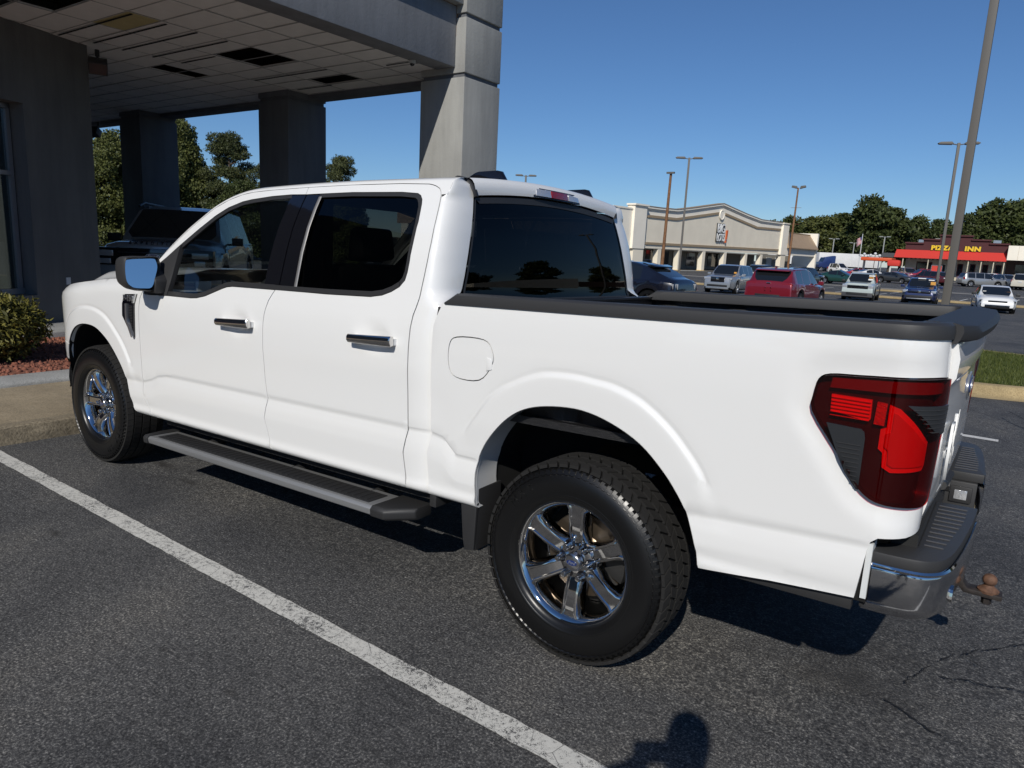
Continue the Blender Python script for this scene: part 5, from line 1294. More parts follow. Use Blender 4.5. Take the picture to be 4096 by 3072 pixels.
    if mirror:
        for sg in (-1, 1):
            b = MB(); bx = glass[0]-.42; zb_ = interp2(belt, bx)+.10; b.box(bx-.06, bx+.08, sg*hw-.0 if sg > 0 else sg*hw-.20, sg*hw+.20 if sg > 0 else sg*hw, zb_-.05, zb_+.10); b.box(bx-.02, bx+.04, min(sg*hw, sg*(hw-.1)), max(sg*hw, sg*(hw-.1)), zb_-.05, zb_-.01); b.build('door_mirror', M_TRIMB if mirror == 'black' else m, e, bevel=.03)
    def addbox(nm, bx, mm, par=e, bev=.012):
        b = MB(); b.box(*bx); return b.build(nm, mm, par, bevel=bev)
    # front and rear features: (name, y0, y1, z0, z1, depth proud, material, symmetric, back from end)
    for lst, xe, dr in ((front, x1, 1), (rear, x0, -1)):
        for it in (lst or ()):
            nm, y0, y1, z0, z1, pr, mm, sym = it[:8]; bk = it[8] if len(it) > 8 else 0
            for s_ in ((1, -1) if sym else (1,)):
                ya, yb = sorted((y0*s_, y1*s_)); xa = xe-dr*(.22+bk); xb = xe+dr*(pr-bk); addbox(nm, (min(xa, xb), max(xa, xb), ya, yb, z0, z1), mm)
    return e
SUVTOP = lambda L, H, hood, f=.50: [(L/2, .62), (L/2-.03, hood-.20), (L/2-.12, hood-.06), (L/2-.35, hood), (L/2-1.25, hood+.06), (L/2-1.30, hood+.075), (L/2-2.02, H-.06), (L/2-2.4, H), (-.2, H+.005), (-L/2+.75, H-.04), (-L/2+.42, H-.10), (-L/2+.08, hood+.02), (-L/2+.02, hood-.15), (-L/2, .62)]
def SUVG(L): return (L/2-1.30, L/2-2.02, -L/2+.44, -L/2+.10)
H_ = -PI/2          # nose towards the viewer (-y)
suvfront = lambda W, hood, gr=M_GLOSSB: [('grille', -.36*W/2*1.1, .36*W/2*1.1, hood-.32, hood-.10, .015, gr, False), ('headlamp', .42*W/2, .86*W/2, hood-.22, hood-.07, -.04, M_CLAMP, True), ('lower_intake', -.33*W, .33*W, .42, .55, .02, M_TRIMB, False), ('bumper', -.38*W, .38*W, .30, .42, .03, M_TRIMB, False)]
# --- nearest row
P_SILVER = mat('silver_paint', (.34, .355, .37), .3, metal=.55, coat=1.); P_RED = mat('candy_red_paint', (.19, .010, .020), .3, metal=.25, coat=1.); P_SAGE = mat('pale_sage_paint', (.42, .47, .45), .35, coat=1.)
P_NAVY = mat('navy_paint', (.012, .022, .085), .3, coat=1., metal=.2); P_BLK = mat('midnight_paint', (.006, .007, .014), .2, coat=1.); P_WHT = mat('car_white_paint', (.74, .74, .73), .35, coat=1.)
P_GREEN = mat('dark_green_paint', (.010, .045, .035), .3, coat=1.); P_RED2 = mat('bright_red_paint', (.30, .014, .022), .35, coat=1.); P_GREY = mat('dark_grey_paint', (.045, .05, .055), .35, coat=1., metal=.3); P_MAR = mat('maroon_paint', (.070, .010, .014), .35, coat=1.)
P_TAN = mat('tan_paint', (.26, .20, .16), .4, coat=.8); P_BEIGE = mat('cream_paint', (.55, .51, .42), .4, coat=.8); P_BLUEG = mat('steel_blue_paint', (.16, .18, .20), .35, metal=.3, coat=1.)
# dark crossover just beyond the bed rail, tail to the right
L = 4.71
car('dark_crossover', 'midnight blue fastback crossover seen over the pickup bed rail', 'car', P_BLK, (-9.75, 18.6), PI-R(4),
    [(L/2, .62), (L/2-.05, .82), (L/2-.25, .96), (L/2-1.2, 1.06), (L/2-1.95, 1.50), (L/2-2.4, 1.60), (.0, 1.615), (-.7, 1.585), (-1.25, 1.48), (-2.0, 1.16), (-2.22, 1.10), (-2.30, 1.02), (-L/2+.0, .70)], [(L/2, .80), (0, 1.0), (-1.6, 1.08), (-L/2, .98)], 1.9, (1.50, -1.48), .37,
    (L/2-1.2, L/2-1.95, -1.28, -2.0), [(.95, -.02), (-.08, -1.15)], alloy=M_ALLOYD, rear=[('tail_light', .58, .62, .80, .97, .012, M_CLEAR, True, .02), ('tail_light', .68, .72, .80, .97, .004, M_CLEAR, True, .03), ('tail_light', .78, .82, .80, .97, -.01, M_CLEAR, True, .05), ('rear_valance', -.70, .70, .32, .66, .015, M_TRIMB, False), ('number_plate', -.16, .16, .50, .64, .022, M_PLATEW, False)])
b = MB(); b.prism([(-1.22, 1.47), (-1.30, 1.53), (-1.52, 1.47), (-1.46, 1.43)], 'y', -.62, .62); o = b.build('roof_spoiler', M_GLOSSB, bpy.data.objects['dark_crossover'], bevel=.012)
b = MB(); b.prism([(-.72, 1.59), (-.80, 1.66), (-1.0, 1.66), (-1.02, 1.56)], 'y', -.04, .04); b.build('roof_fin', M_GLOSSB, bpy.data.objects['dark_crossover'], bevel=.012)
# silver three-row SUV
L = 5.0
car('silver_suv', 'silver SUV facing the viewer between the dark crossover and the red SUV', 'car', P_SILVER, (-14.1, 42.2), H_+R(2), SUVTOP(L, 1.77, 1.10), [(L/2, .95), (0, 1.08), (-L/2, 1.12)], 1.98, (1.52, -1.38), .385, SUVG(L), [(.88, .02), (-.04, -.98), (-1.04, -1.95)],
    front=[('grille', -.42, .42, .72, 1.02, .02, M_GLOSSB, False), ('badge', -.08, .08, .83, .97, .035, M_CHROME, False), ('headlamp', .47, .86, .86, 1.00, -.06, M_CLAMP, True, .0), ('running_light', .62, .80, .62, .82, -.05, M_CLEAR, True), ('lower_intake', -.62, .62, .44, .56, .02, M_TRIMB, False), ('bumper', -.70, .70, .30, .42, .0, M_SILVER, False)])
# red SUV, tail to the viewer
L = 4.86
rs = car('red_suv', 'candy red SUV parked tail-on beyond the pickup bed', 'car', P_RED, (-6.75, 27.8), PI/2-R(3), [(L/2, .62), (L/2-.03, .85), (L/2-.15, .98), (L/2-.4, 1.04), (L/2-1.2, 1.12), (L/2-1.98, 1.60), (L/2-2.4, 1.68), (-.2, 1.70), (-1.5, 1.66), (-1.95, 1.60), (-2.36, 1.16), (-2.41, 1.0), (-L/2, .62)], [(L/2, .9), (0, 1.05), (-L/2, 1.13)], 1.95, (1.50, -1.36), .385, (L/2-1.2, L/2-1.98, -1.93, -2.34), [(.92, .08), (.02, -.95), (-1.0, -1.7)], tail=.93,
         rear=[('tail_light', .50, .90, .98, 1.10, .012, M_CTAIL, True, .06), ('tail_light_bright', .58, .74, 1.03, 1.06, .02, M_CLEAR, True, .06), ('rear_valance', -.88, .88, .30, .52, .035, M_TRIMB, False), ('lower_fascia', -.48, .48, .42, .66, .03, M_TRIMB, False), ('badge', -.08, .08, 1.08, 1.12, .02, M_CHROME, False, .02)], lower=True)
for y, z in ((-.12, .92), (.10, .92), (-.12, .80), (.10, .80)):
    b = MB(); b.lathe([(0, .02), (.018, .02), (.018, 0)], (-L/2-.002, y, z), 'x', 8, -1); b.build('plate_bolt', M_CHROME, rs)
b = MB(); b.prism([(-1.86, 1.66), (-2.16, 1.60), (-2.18, 1.57), (-1.9, 1.58)], 'y', -.66, .66); b.build('roof_spoiler', P_RED, rs, bevel=.012)
for sg in (-1, 1): b = MB(); b.tube([(.7, sg*.66, 1.69), (-.2, sg*.66, 1.745), (-1.6, sg*.64, 1.70)], .022, 6); b.build('roof_rail', M_TRIMB, rs)
b = MB(); b.prism([(-1.62, 1.66), (-1.70, 1.73), (-1.78, 1.73), (-1.80, 1.65)], 'y', -.02, .02); b.build('roof_fin', P_RED, rs)
# pale compact pickup
L = 5.07
mv = car('compact_pickup', 'pale sage compact pickup truck facing the viewer with windscreen stickers', 'pickup truck', P_SAGE, (-7.2, 47.2), H_+R(4), [(L/2, .62), (L/2-.02, .98), (L/2-.10, 1.10), (L/2-.3, 1.14), (L/2-1.15, 1.19), (L/2-1.75, 1.66), (L/2-2.1, 1.735), (-.3, 1.745), (-.72, 1.70), (-.92, 1.22), (-.95, 1.20), (-L/2+.02, 1.20), (-L/2, .62)], [(L/2, 1.0), (0, 1.14), (-L/2, 1.17)], 1.85, (1.62, -1.46), .375, (L/2-1.15, L/2-1.75, -.72, -.90), [(1.05, .30), (.24, -.55)], mirror='black', nose=.93, tail=.96, lower=True, alloy=M_ALLOYD,
         front=[('grille', -.58, .58, .80, 1.0, .02, M_GLOSSB, False), ('grille_bar', -.58, .58, .98, 1.03, .035, P_SAGE, False), ('headlamp', .58, .86, .84, 1.03, .0, M_CLAMP, True), ('lower_intake', -.60, .60, .40, .56, .03, M_TRIMB, False), ('bumper', -.86, .86, .30, .56, .012, mat('dark_bumper', (.05, .05, .055), .6), False)])
# navy compact SUV behind the lamp post
L = 4.47
vw = car('navy_suv', 'navy blue compact SUV facing the viewer behind the near lamp post', 'car', P_NAVY, (-3.85, 47.2), H_+R(3), SUVTOP(L, 1.63, 1.03), [(L/2, .9), (0, 1.0), (-L/2, 1.05)], 1.84, (1.38, -1.28), .36, SUVG(L), [(.62, -.16), (-.22, -1.0), (-1.05, -1.72)], mirror=True, alloy=M_ALLOYD,
         front=[('grille', -.60, .60, .76, .88, .02, M_GLOSSB, False), ('grille_bar', -.60, .60, .84, .86, .03, M_CHROME, False), ('badge', -.07, .07, .78, .92, .035, M_CHROME, False), ('headlamp', .60, .86, .78, .92, -.04, M_CLAMP, True), ('lower_intake', -.70, .70, .42, .62, .02, M_TRIMB, False), ('skid_strip', -.62, .62, .40, .45, .035, M_SILVER, False)])
# white sedan at the right edge
L = 4.64
def SEDTOP(L, H, hood): return [(L/2, .55), (L/2-.05, hood-.22), (L/2-.2, hood-.08), (L/2-.5, hood), (L/2-1.15, hood+.07), (L/2-1.95, H-.07), (L/2-2.3, H), (-.1, H), (-.7, H-.06), (-1.55, hood+.20), (-1.68, hood+.17), (-L/2+.10, hood+.12), (-L/2+.03, hood-.05), (-L/2, .55)]
def SEDG(L): return (L/2-1.15, L/2-1.95, -.72, -1.55)
ws = car('white_sedan', 'white sporty sedan facing the viewer near the right edge with black grille', 'car', P_WHT, (-.05, 44.2), H_+R(7), SEDTOP(L, 1.43, .88), [(L/2, .70), (0, .92), (-L/2, .98)], 1.80, (1.42, -1.28), .335, SEDG(L), [(.72, -.12), (-.18, -1.05)], mirror='black', sill=.24,
         front=[('grille', -.42, .42, .60, .68, .0, M_GLOSSB, False), ('headlamp', .40, .80, .60, .70, -.10, M_SMOKE, True), ('lower_intake', -.55, .55, .28, .46, .02, M_GLOSSB, False), ('air_vent', .62, .74, .36, .50, -.02, M_GLOSSB, True)])
# dealer stickers
def stickers(e, L, xb, items):
    for (x, y, z, w, h, mm) in items:
        b = MB(); b.box(x, x+.012, y, y+w, z, z+h); b.build('windscreen_sticker', mm, e)
stickers(mv, 5.07, 0, ((.98, -.78+1.2, 1.53, .34, .08, M_STICK), (1.08, .44, 1.42, .26, .07, M_STICKO), (1.22, .42, 1.30, .26, .09, M_STICK)))
stickers(vw, 4.47, 0, ((.30, -.25, 1.56, .42, .05, M_STICK), (.42, .32, 1.48, .3, .06, M_STICK), (.70, .46, 1.22, .26, .20, M_STICKO)))
stickers(ws, 4.64, 0, ((.85, -.62, 1.03, .16, .10, M_STICK), (.80, .40, 1.08, .24, .05, M_STICKO), (.9, .44, 1.0, .2, .05, M_STICK)))
stickers(bpy.data.objects['silver_suv'], 5, 0, ((1.08, .55, 1.22, .16, .12, M_STICKO),))
# --- cars in front of the shops
def sedan(label, m, loc, hd, H=1.45, L=4.7, **k):
    return car('sedan', label, 'car', m, loc, hd, SEDTOP(L, H, .92), [(L/2, .74), (0, .95), (-L/2, 1.0)], 1.83, (1.40, -1.33), .33, SEDG(L), [(.72, -.12), (-.18, -1.05)], front=[('headlamp', .45, .80, .62, .74, -.08, M_CLAMP, True), ('grille', -.40, .40, .52, .70, .0, M_TRIMB, False)], rear=[('tail_light', .50, .84, .82, .96, -.02, M_CTAIL, True), ('number_plate', -.16, .16, .70, .82, .01, M_PLATEW, False)], mirror=True, **k)
def suv(label, m, loc, hd, L=4.9, H=1.72, W=1.93, **k):
    return car('suv', label, 'car', m, loc, hd, SUVTOP(L, H, 1.08), [(L/2, .92), (0, 1.06), (-L/2, 1.10)], W, (L/2-.95, -L/2+1.0), .37, SUVG(L), [(L/2-1.6, 0), (-.06, -1.0), (-1.06, -L/2+.6)], front=suvfront(W, 1.08), rear=[('tail_light', .66, .92, .88, 1.15, -.02, M_CTAIL, True, .06), ('number_plate', -.18, .18, .86, .98, .01, M_PLATEW, False)], **k)
def ptruck(label, m, loc, hd, H=1.80):
    L = 5.4
    return car('pickup', label, 'pickup truck', m, loc, hd, [(L/2, .62), (L/2-.03, 1.0), (L/2-.15, 1.10), (L/2-1.25, 1.18), (L/2-1.9, H-.06), (L/2-2.2, H), (-.5, H), (-.75, H-.06), (-.85, 1.22), (-.9, 1.20), (-L/2+.02, 1.20), (-L/2, .62)], [(L/2, 1.0), (0, 1.12), (-L/2, 1.17)], 1.95, (1.7, -1.6), .38, (L/2-1.25, L/2-1.9, -.74, -.86), [(.98, .20), (.14, -.62)], front=suvfront(1.95, 1.10), rear=[('tail_light', .72, .94, .80, 1.12, .0, M_CTAIL, True)])
sedan('dark green small hatchback seen from the side behind the red SUV', P_GREEN, (-14.7, 79.0), R(-8), 1.46, 4.1)
sedan('red sedan with headlight glint parked left of the white sedan row', P_RED2, (-17.9, 105.5), R(-155))
sedan('white sedan parked tail-on between the red sedan and the tan pickup', P_WHT, (-15.9, 104.0), R(40))
sedan('dark grey two-door coupe standing behind the pale compact pickup', P_GREY, (-11.9, 97.0), R(-25), 1.38)
ptruck('tan pickup truck parked by the red porch of the pizza restaurant', P_TAN, (-12.6, 112.0), R(-60))
ptruck('bright red pickup truck parked before the restaurant window', P_RED2, (-10.0, 110.0), R(-150), 1.78)
suv('maroon SUV parked tail-on left of the tall lamp post', P_MAR, (-8.5, 98.5), R(140))
suv('silver SUV parked side-on before the pizza restaurant porch', P_SILVER, (-3.2, 101.5), R(28), 5.0, 1.74)
suv('white crossover half hidden behind the silver SUV at the restaurant', P_WHT, (-1.9, 109.5), R(-20), 4.5, 1.64)
suv('steel blue crossover facing the viewer beside the cream SUV', P_BLUEG, (-.55, 103.5), R(-60), 4.7, 1.66)
suv('cream large SUV cut by the right edge of the picture', P_BEIGE, (1.1, 101.0), R(82), 5.1, 1.90, 2.0)
suv('black SUV roof showing behind the silver SUV and red SUV', P_BLK, (-15.2, 66.0), R(80), 4.7, 1.70)
suv('grey SUV roof showing behind the silver SUV windscreen', P_GREY, (-19.6, 68.0), R(84), 4.7, 1.72)
wj = suv('white jeep with black soft top beside the parked trailers', P_WHT, (-24.5, 128.0), R(-35), 4.2, 1.85, 1.88)
# --- big grey SUV under the canopy
L = 5.33
ex = car('grey_suv', 'large grey SUV with black grille parked under the canopy', 'car', mat('storm_grey_paint', (.36, .38, .40), .3, metal=.3, coat=1.), (-12.98, 5.11), R(-42), [(L/2, .62), (L/2-.02, 1.02), (L/2-.06, 1.17), (L/2-.22, 1.235), (L/2-1.28, 1.30), (L/2-1.34, 1.32), (L/2-2.05, 1.86), (L/2-2.45, 1.93), (-.5, 1.94), (-2.0, 1.90), (-2.45, 1.80), (-2.60, 1.15), (-L/2, .62)], [(L/2, 1.06), (0, 1.22), (-L/2, 1.25)], 2.03, (1.68, -1.43), .42, (L/2-1.34, L/2-2.05, -2.43, -2.59), [(.95, .05), (-.03, -.98), (-1.04, -2.2)], nose=.90, mirror='black', lower=True, zoff=.20, group=None,
          front=[('grille', -.97, .97, .84, 1.135, .03, M_GLOSSB, False), ('headlamp', .62, .90, .99, 1.09, .045, M_CLEAR, True), ('fog_lamp', .66, .84, .86, .95, .04, M_CLAMP, True), ('lower_grille', -.66, .66, .46, .66, .03, M_GLOSSB, False), ('grille_slat', -.55, .55, 1.05, 1.07, .05, M_SMOKE, False), ('grille_slat', -.55, .55, .93, .95, .05, M_SMOKE, False)])
for sg in (-1, 1): b = MB(); b.tube([(.55, sg*.74, 1.90), (.2, sg*.74, 1.975), (-1.9, sg*.72, 1.955), (-2.2, sg*.72, 1.87)], .026, 8); b.build('roof_rail', M_TRIMB, ex)
text_obj('hood_lettering', 'E X P E D I T I O N', .075, .008, M_GLOSSB, ex, axes((L/2-.135, 0, 1.222), (0, 1, 0), (-.55, 0, .83), (.83, 0, .55)), 1.30, .002)
b = MB(); b.lathe([(0, .02), (.055, .02), (.062, .012), (.062, 0)], (L/2+.045, 0, 1.0), 'x', 24); b.v = [(x, y*2.0, 1.0+(z-1.0)*.86) for x, y, z in b.v]; em = b.build('grille_emblem', M_PLATEW, ex, smooth=40)
b = MB(); b.lathe([(0, .023), (.052, .023), (.052, .015)], (L/2+.045, 0, 1.0), 'x', 24); b.v = [(x, y*2.05, 1.0+(z-1.0)*.84) for x, y, z in b.v]; b.build('emblem_field', M_BLUE, em)
text_obj('emblem_lettering', 'Ford', .085, .004, M_PLATEW, em, axes((L/2+.071, 0, 1.0), (0, 1, 0), (0, 0, 1), (1, 0, 0)), 1., .002, .25)
# ================================================================== large store with gabled front
M_CREAM = mat('cream_render', (.84, .76, .61), .9, noise=(.5, .05)); M_CREAM2 = mat('pale_render', (.88, .82, .70), .9, noise=(.5, .04))
M_TANB = mat('tan_band', (.33, .25, .16), .85); M_MANS = mat('tan_metal_roof', (.36, .255, .16), .6, noise=(1.2, .08)); M_SHOPG = mat('shop_window', (.012, .013, .014), .06, coat=.4); M_SOFF = mat('porch_shade', (.30, .28, .24), .9)
STX = -37.5; ZG = -.62
store = empty('gabled_store', (STX, 104.5, ZG), R(-7), 'large cream store with a gabled parapet over a row of columns', 'building')
def sb(name, x0, x1, y0, y1, z0, z1, m, par=store, **k):
    b = MB(); b.box(x0-STX, x1-STX, y0-104.5, y1-104.5, z0-ZG, z1-ZG); return b.build(name, m, par, **k)
def sprism(name, poly, x0, x1, m, par=store, **k):
    b = MB(); b.prism([(y-104.5, z-ZG) for y, z in poly], 'x', x0-STX, x1-STX); return b.build(name, m, par, **k)
par_top = [(83.0, 7.40), (87, 7.42), (91.3, 7.52), (96, 8.12), (100, 8.68), (104.5, 9.30), (109, 8.75), (113, 8.28), (118.3, 7.78), (122, 7.78), (127.4, 7.80)]
sprism('gable_wall', [(83.0, 2.30)]+par_top+[(127.4, 2.55)], STX-.6, STX, M_CREAM)
def band(name, pts, t0, t1, x0, x1, m):
    sprism(name, [(y, z+t0) for y, z in pts]+[(y, z+t1) for y, z in pts[::-1]], x0, x1, m)
band('parapet_cornice', par_top, -.02, .22, STX-.65, STX+.30, M_CREAM2); band('parapet_moulding', par_top, -.22, -.05, STX-.01, STX+.16, M_CREAM2); band('parapet_coping', par_top, .225, .30, STX-.65, STX+.36, M_TANB)
band('frieze', par_top, -1.0, -.24, STX-.005, STX+.05, M_CREAM2)
tan = [(84.0, 6.45), (91.4, 6.50), (103.5, 8.10)]; band('tan_moulding', tan, -.20, .12, STX+.01, STX+.14, M_TANB); band('tan_moulding', [(105.7, 8.12), (117.3, 6.72), (127.0, 6.86)], -.20, .12, STX+.01, STX+.14, M_TANB)
band('tan_moulding', [(84.0, 2.95), (127.0, 3.32)], -.16, .14, STX+.01, STX+.14, M_TANB)
b = MB(); b.lathe([(.55, .10), (.62, .16), (.72, .16), (.74, .0)], (.06, 0, 7.85-ZG), 'x', 28); b.lathe([(0, .10), (.55, .10)], (.06, 0, 7.85-ZG), 'x', 28); b.build('gable_medallion', M_CREAM2, store, smooth=40)
# piers at both ends
sb('pier', STX-.6, STX+.55, 80.2, 83.0, 2.2, 7.55, M_CREAM2); sb('pier_cap', STX-.65, STX+.75, 80.0, 83.2, 7.551, 7.75, M_CREAM2); sb('pier_shaft', STX-.5, STX+.45, 80.6, 83.0, ZG, 2.199, M_CREAM)
sb('parapet_wing', STX-.6, STX+.2, 75.9, 80.199, 2.1, 7.0, M_CREAM2); sb('wing_cap', STX-.62, STX+.3, 75.8, 80.19, 7.001, 7.2, M_CREAM2)
sb('pier', STX-.6, STX+.40, 127.4, 129.9, 2.55, 7.85, M_CREAM2); sb('pier_cap', STX-.65, STX+.55, 127.2, 130.0, 7.851, 8.02, M_CREAM2); sb('pier_shaft', STX-.5, STX+.30, 127.8, 129.8, ZG, 2.549, M_CREAM)
for y0, y1 in ((87.4, 89.0), (92.9, 94.4), (99.9, 101.5), (106.8, 108.6), (114.2, 116.2), (120.1, 122.1)):
    sb('column', STX-.75, STX-.03, y0, y0+.85, ZG, 2.4, M_CREAM); sb('column_base', STX-.85, STX+.06, y0-.08, y0+.93, ZG, ZG+.18, mat('yellow_base', (.55, .33, .03), .8))
sb('porch_soffit', STX-4.5, STX-.05, 83.0, 127.6, 2.25, 2.40, M_SOFF); sb('shop_front', STX-4.6, STX-4.5, 76, 127.8, ZG, 2.25, M_SOFF)
for y0 in (84.0, 91.5, 95.3, 99.0, 103.2, 106.5, 110.2, 113.0): sb('shop_window', STX-4.5, STX-4.44, y0, y0+2.6, .05, 2.1, M_SHOPG)
sb('porch_floor', STX-4.6, STX+.9, 70, 132, ZG, ZG+.12, M_GREYC)
# mansard wings
for ya, yb, zt in ((44., 76.4, 6.0), (129.9, 143.8, 6.55)):
    b = MB(); b.prism([(STX-1.2, zt), (STX-1.0, zt), (STX+.9, zt-2.6), (STX+.9, zt-2.75), (STX-1.2, zt-2.75)], 'y', ya, yb); b.v = [(x-STX, y-104.5, z-ZG) for x, y, z in b.v]; b.build('mansard_roof', M_MANS, store)
    sb('mansard_ridge', STX-1.3, STX-.9, ya, yb, zt+.001, zt+.12, M_TANB); sb('fascia', STX-.6, STX+.30, ya, yb, zt-4.0, zt-2.751, M_CREAM2); sb('shop_front', STX-4.7, STX-4.5, ya, yb, ZG, zt-4.0, M_SOFF)
sb('end_wall', STX-4, STX+.5, 143.8, 144.4, ZG, 6.9, M_CREAM2); sb('white_door', STX-4.49, STX-4.4, 133, 135.2, ZG, 2.0, M_PLATEW); sb('white_door', STX-4.49, STX-4.4, 137, 140.2, ZG, 2.0, M_PLATEW)
# store sign
M_SIGNB = mat('sign_black', (.02, .028, .035), .5); M_SIGNW = mat('sign_white', (.80, .80, .78), .5); M_SIGNO = mat('sign_orange', (.62, .13, .04), .5)
sign = empty('store_sign', (STX+.15, 104.7, 5.1), R(-7), 'BIG LOTS channel letter sign on the gabled store front', 'sign')
mx = lambda y, z, x=0.: axes((x, y, z), (0, 1, 0), (0, 0, 1), (1, 0, 0))
for txt, sz, z, sp in (('BIG', 1.85, .72, .92), ('LOTS', 1.55, -.62, .86)):
    k = .78 if txt == 'LOTS' else .95
    m2 = mx(-.12, z) @ Matrix.Diagonal((k, 1, 1, 1))
    text_obj('letter_backing', txt, sz, .16, M_SIGNB, sign, m2, sp, .09); text_obj('letter_face', txt, sz, .10, M_SIGNW, sign, mx(-.12, z, .10) @ Matrix.Diagonal((k, 1, 1, 1)), sp, .03)
b = MB(); b.prism([(1.62, .55), (2.02, .62), (1.80, -.75), (1.62, -.80)], 'x', 0, .2); b.build('exclamation_stroke', M_SIGNO, sign); b = MB(); b.prism([(1.50, -.95), (1.78, -.92), (1.74, -1.25), (1.48, -1.28)], 'x', 0, .2); b.build('exclamation_dot', M_SIGNO, sign)
# ================================================================== pizza restaurant
PY_ = 127.; PZ = -.25
M_MAROON = mat('maroon_boards', (.065, .014, .016), .75); M_AWN = mat('red_canvas', (.58, .040, .028), .8); M_CRW = conc_mat('cream_boards', (.60, .54, .40), (.68, .62, .48), 1.5, 30, .2); M_DKRED = mat('dark_red_frame', (.11, .010, .012), .6)
pz = empty('pizza_restaurant', (-8.2, PY_, PZ), 0, 'maroon stepped-parapet pizza restaurant with a long red awning', 'building')
def pb(name, x0, x1, y0, y1, z0, z1, m, par=pz, **k):
    b = MB(); b.box(x0+8.2, x1+8.2, y0-PY_, y1-PY_, z0-PZ, z1-PZ); return b.build(name, m, par, **k)
pb('wall', -15.0, -1.5, PY_+1.9, PY_+14, PZ, 4.3, M_CRW)
for x0, x1, zt in ((-15.1, -12.7, 5.40), (-12.7, -10.5, 6.0), (-10.5, -6.2, 6.68), (-6.2, -3.85, 6.12), (-3.85, -1.5, 5.62)):
    pb('parapet', x0, x1, PY_+.2, PY_+.7, 4.15, zt-.22, M_MAROON); pb('parapet_cornice', x0-.12, x1+.12, PY_-.08, PY_+.75, zt-.219, zt, M_MAROON)
b = MB(); b.prism([(PY_+.2-PY_, 4.22-PZ), (-1.6, 3.02-PZ), (-1.6, 2.95-PZ), (.2, 3.9-PZ)], 'x', -16.3+8.2, -1.5+8.2); b.build('awning', M_AWN, pz)
for i in range(22): pb('awning_bracket', -14.6+i*.6, -14.5+i*.6, PY_-1.3, PY_+.2, 2.78, 2.94, M_TRIMB)
for x in (-15., -11.5, -8.0, -6.2, -4.55, -3.0, -1.7):
    pb('porch_post', x-.06, x+.06, PY_-1.35, PY_-1.22, PZ, 2.9, M_CRW)
for x0, x1, z0, z1 in ((-13.4, -11.2, .9, 2.45), (-7.75, -7.0, .5, 2.35), (-6.1, -5.35, .9, 2.4), (-4.45, -3.7, .9, 2.4), (-2.8, -2.0, .6, 2.45)):
    w = pb('window', x0, x1, PY_+1.84, PY_+1.9, z0, z1, M_DKRED); pb('pane', x0+.12, x1-.12, PY_+1.80, PY_+1.84, z0+.12, z1-.12, M_SHOPG, w)
pb('door', -10.4, -9.4, PY_+1.84, PY_+1.9, PZ, 2.1, M_SHOPG)
pb('roof_unit', -13.6, -12.9, PY_+2, PY_+3, 4.3, 5.9, M_SILVER); pb('roof_unit', -3.6, -2.6, PY_+2, PY_+3, 4.3, 6.1, M_SILVER); pb('roof_unit', -11.4, -10, PY_+3, PY_+4.5, 4.3, 6.2, mat('roof_unit_grey', (.3, .3, .28), .7))
psign = empty('restaurant_sign', (-8.2, PY_+.12, 4.62), 0, 'PIZZA INN lettering in yellow on the maroon parapet', 'sign')
M_YEL = mat('sign_yellow', (.75, .50, .02), .5)
fx = lambda x, z, y=0.: axes((x, y, z), (1, 0, 0), (0, 0, 1), (0, -1, 0))
for txt, x in (('PIZZA', -1.82), ('INN', 2.22)):
    for nm, bd, mm, yy in (('letter_backing', .10, M_SIGNB, -.02), ('letter_face', .055, M_YEL, -.10)):
        text_obj(nm, txt, .92, .10, mm, psign, fx(x, 0, yy) @ Matrix.Diagonal((1.12 if txt == 'PIZZA' else 1.2, 1, 1, 1)), 1.08, bd)
# porch entrance at the left end
b = MB(); b.prism([(-1.2, 2.9-PZ), (0.2, 3.6-PZ), (1.8, 2.9-PZ)], 'x', -18.3+8.2, -15.6+8.2); b.build('porch_roof', mat('grey_shingle', (.07, .07, .072), .9), pz)
pb('porch_awning', -17.2, -15.3, PY_-1.6, PY_+1, 1.5, 2.5, M_AWN, bevel=.35)
nb = empty('cream_shop', (4, PY_+.3, PZ), 0, 'cream panelled shop front right of the pizza restaurant', 'building')
def nbx(name, x0, x1, y0, y1, z0, z1, m): b = MB(); b.box(x0-4, x1-4, y0-PY_-.3, y1-PY_-.3, z0-PZ, z1-PZ); return b.build(name, m, nb)
nbx('fascia', -1.48, 14, PY_-1.4, PY_+.5, 3.2, 5.3, M_CREAM2); nbx('wall', -1.45, 14, PY_+1.6, PY_+12, PZ, 3.199, mat('brown_brick', (.10, .06, .045), .9)); nbx('door', -.3, .9, PY_+1.55, PY_+1.6, PZ, 2.6, M_SHOPG); nbx('column', 1.0, 1.5, PY_-1.2, PY_-.8, PZ, 3.199, mat('brick_column', (.16, .085, .06), .9, noise=(6, .3)))
for i in range(9): nbx('panel_seam', -.2+i*1.1, -.18+i*1.1, PY_-1.412, PY_-1.4, 3.25, 5.25, M_TANB)
# kerbside sign board
sg_ = empty('sign_frame', (-8.3, 104., gz(104)), 0, 'red banner on a metal frame before the restaurant door', 'sign'); b = MB(); b.tube([(-.6, 0, 0), (-.6, 0, 2.35)], .035, 6); b.tube([(.6, 0, 0), (.6, 0, 2.35)], .035, 6); b.tube([(-.6, 0, 2.35), (.6, 0, 2.35)], .03, 6); b.build('frame', M_SILVER, sg_)
b = MB(); b.box(-.55, .55, -.02, .02, 1.55, 2.3); b.build('banner', mat('banner_red', (.6, .05, .03), .7), sg_)
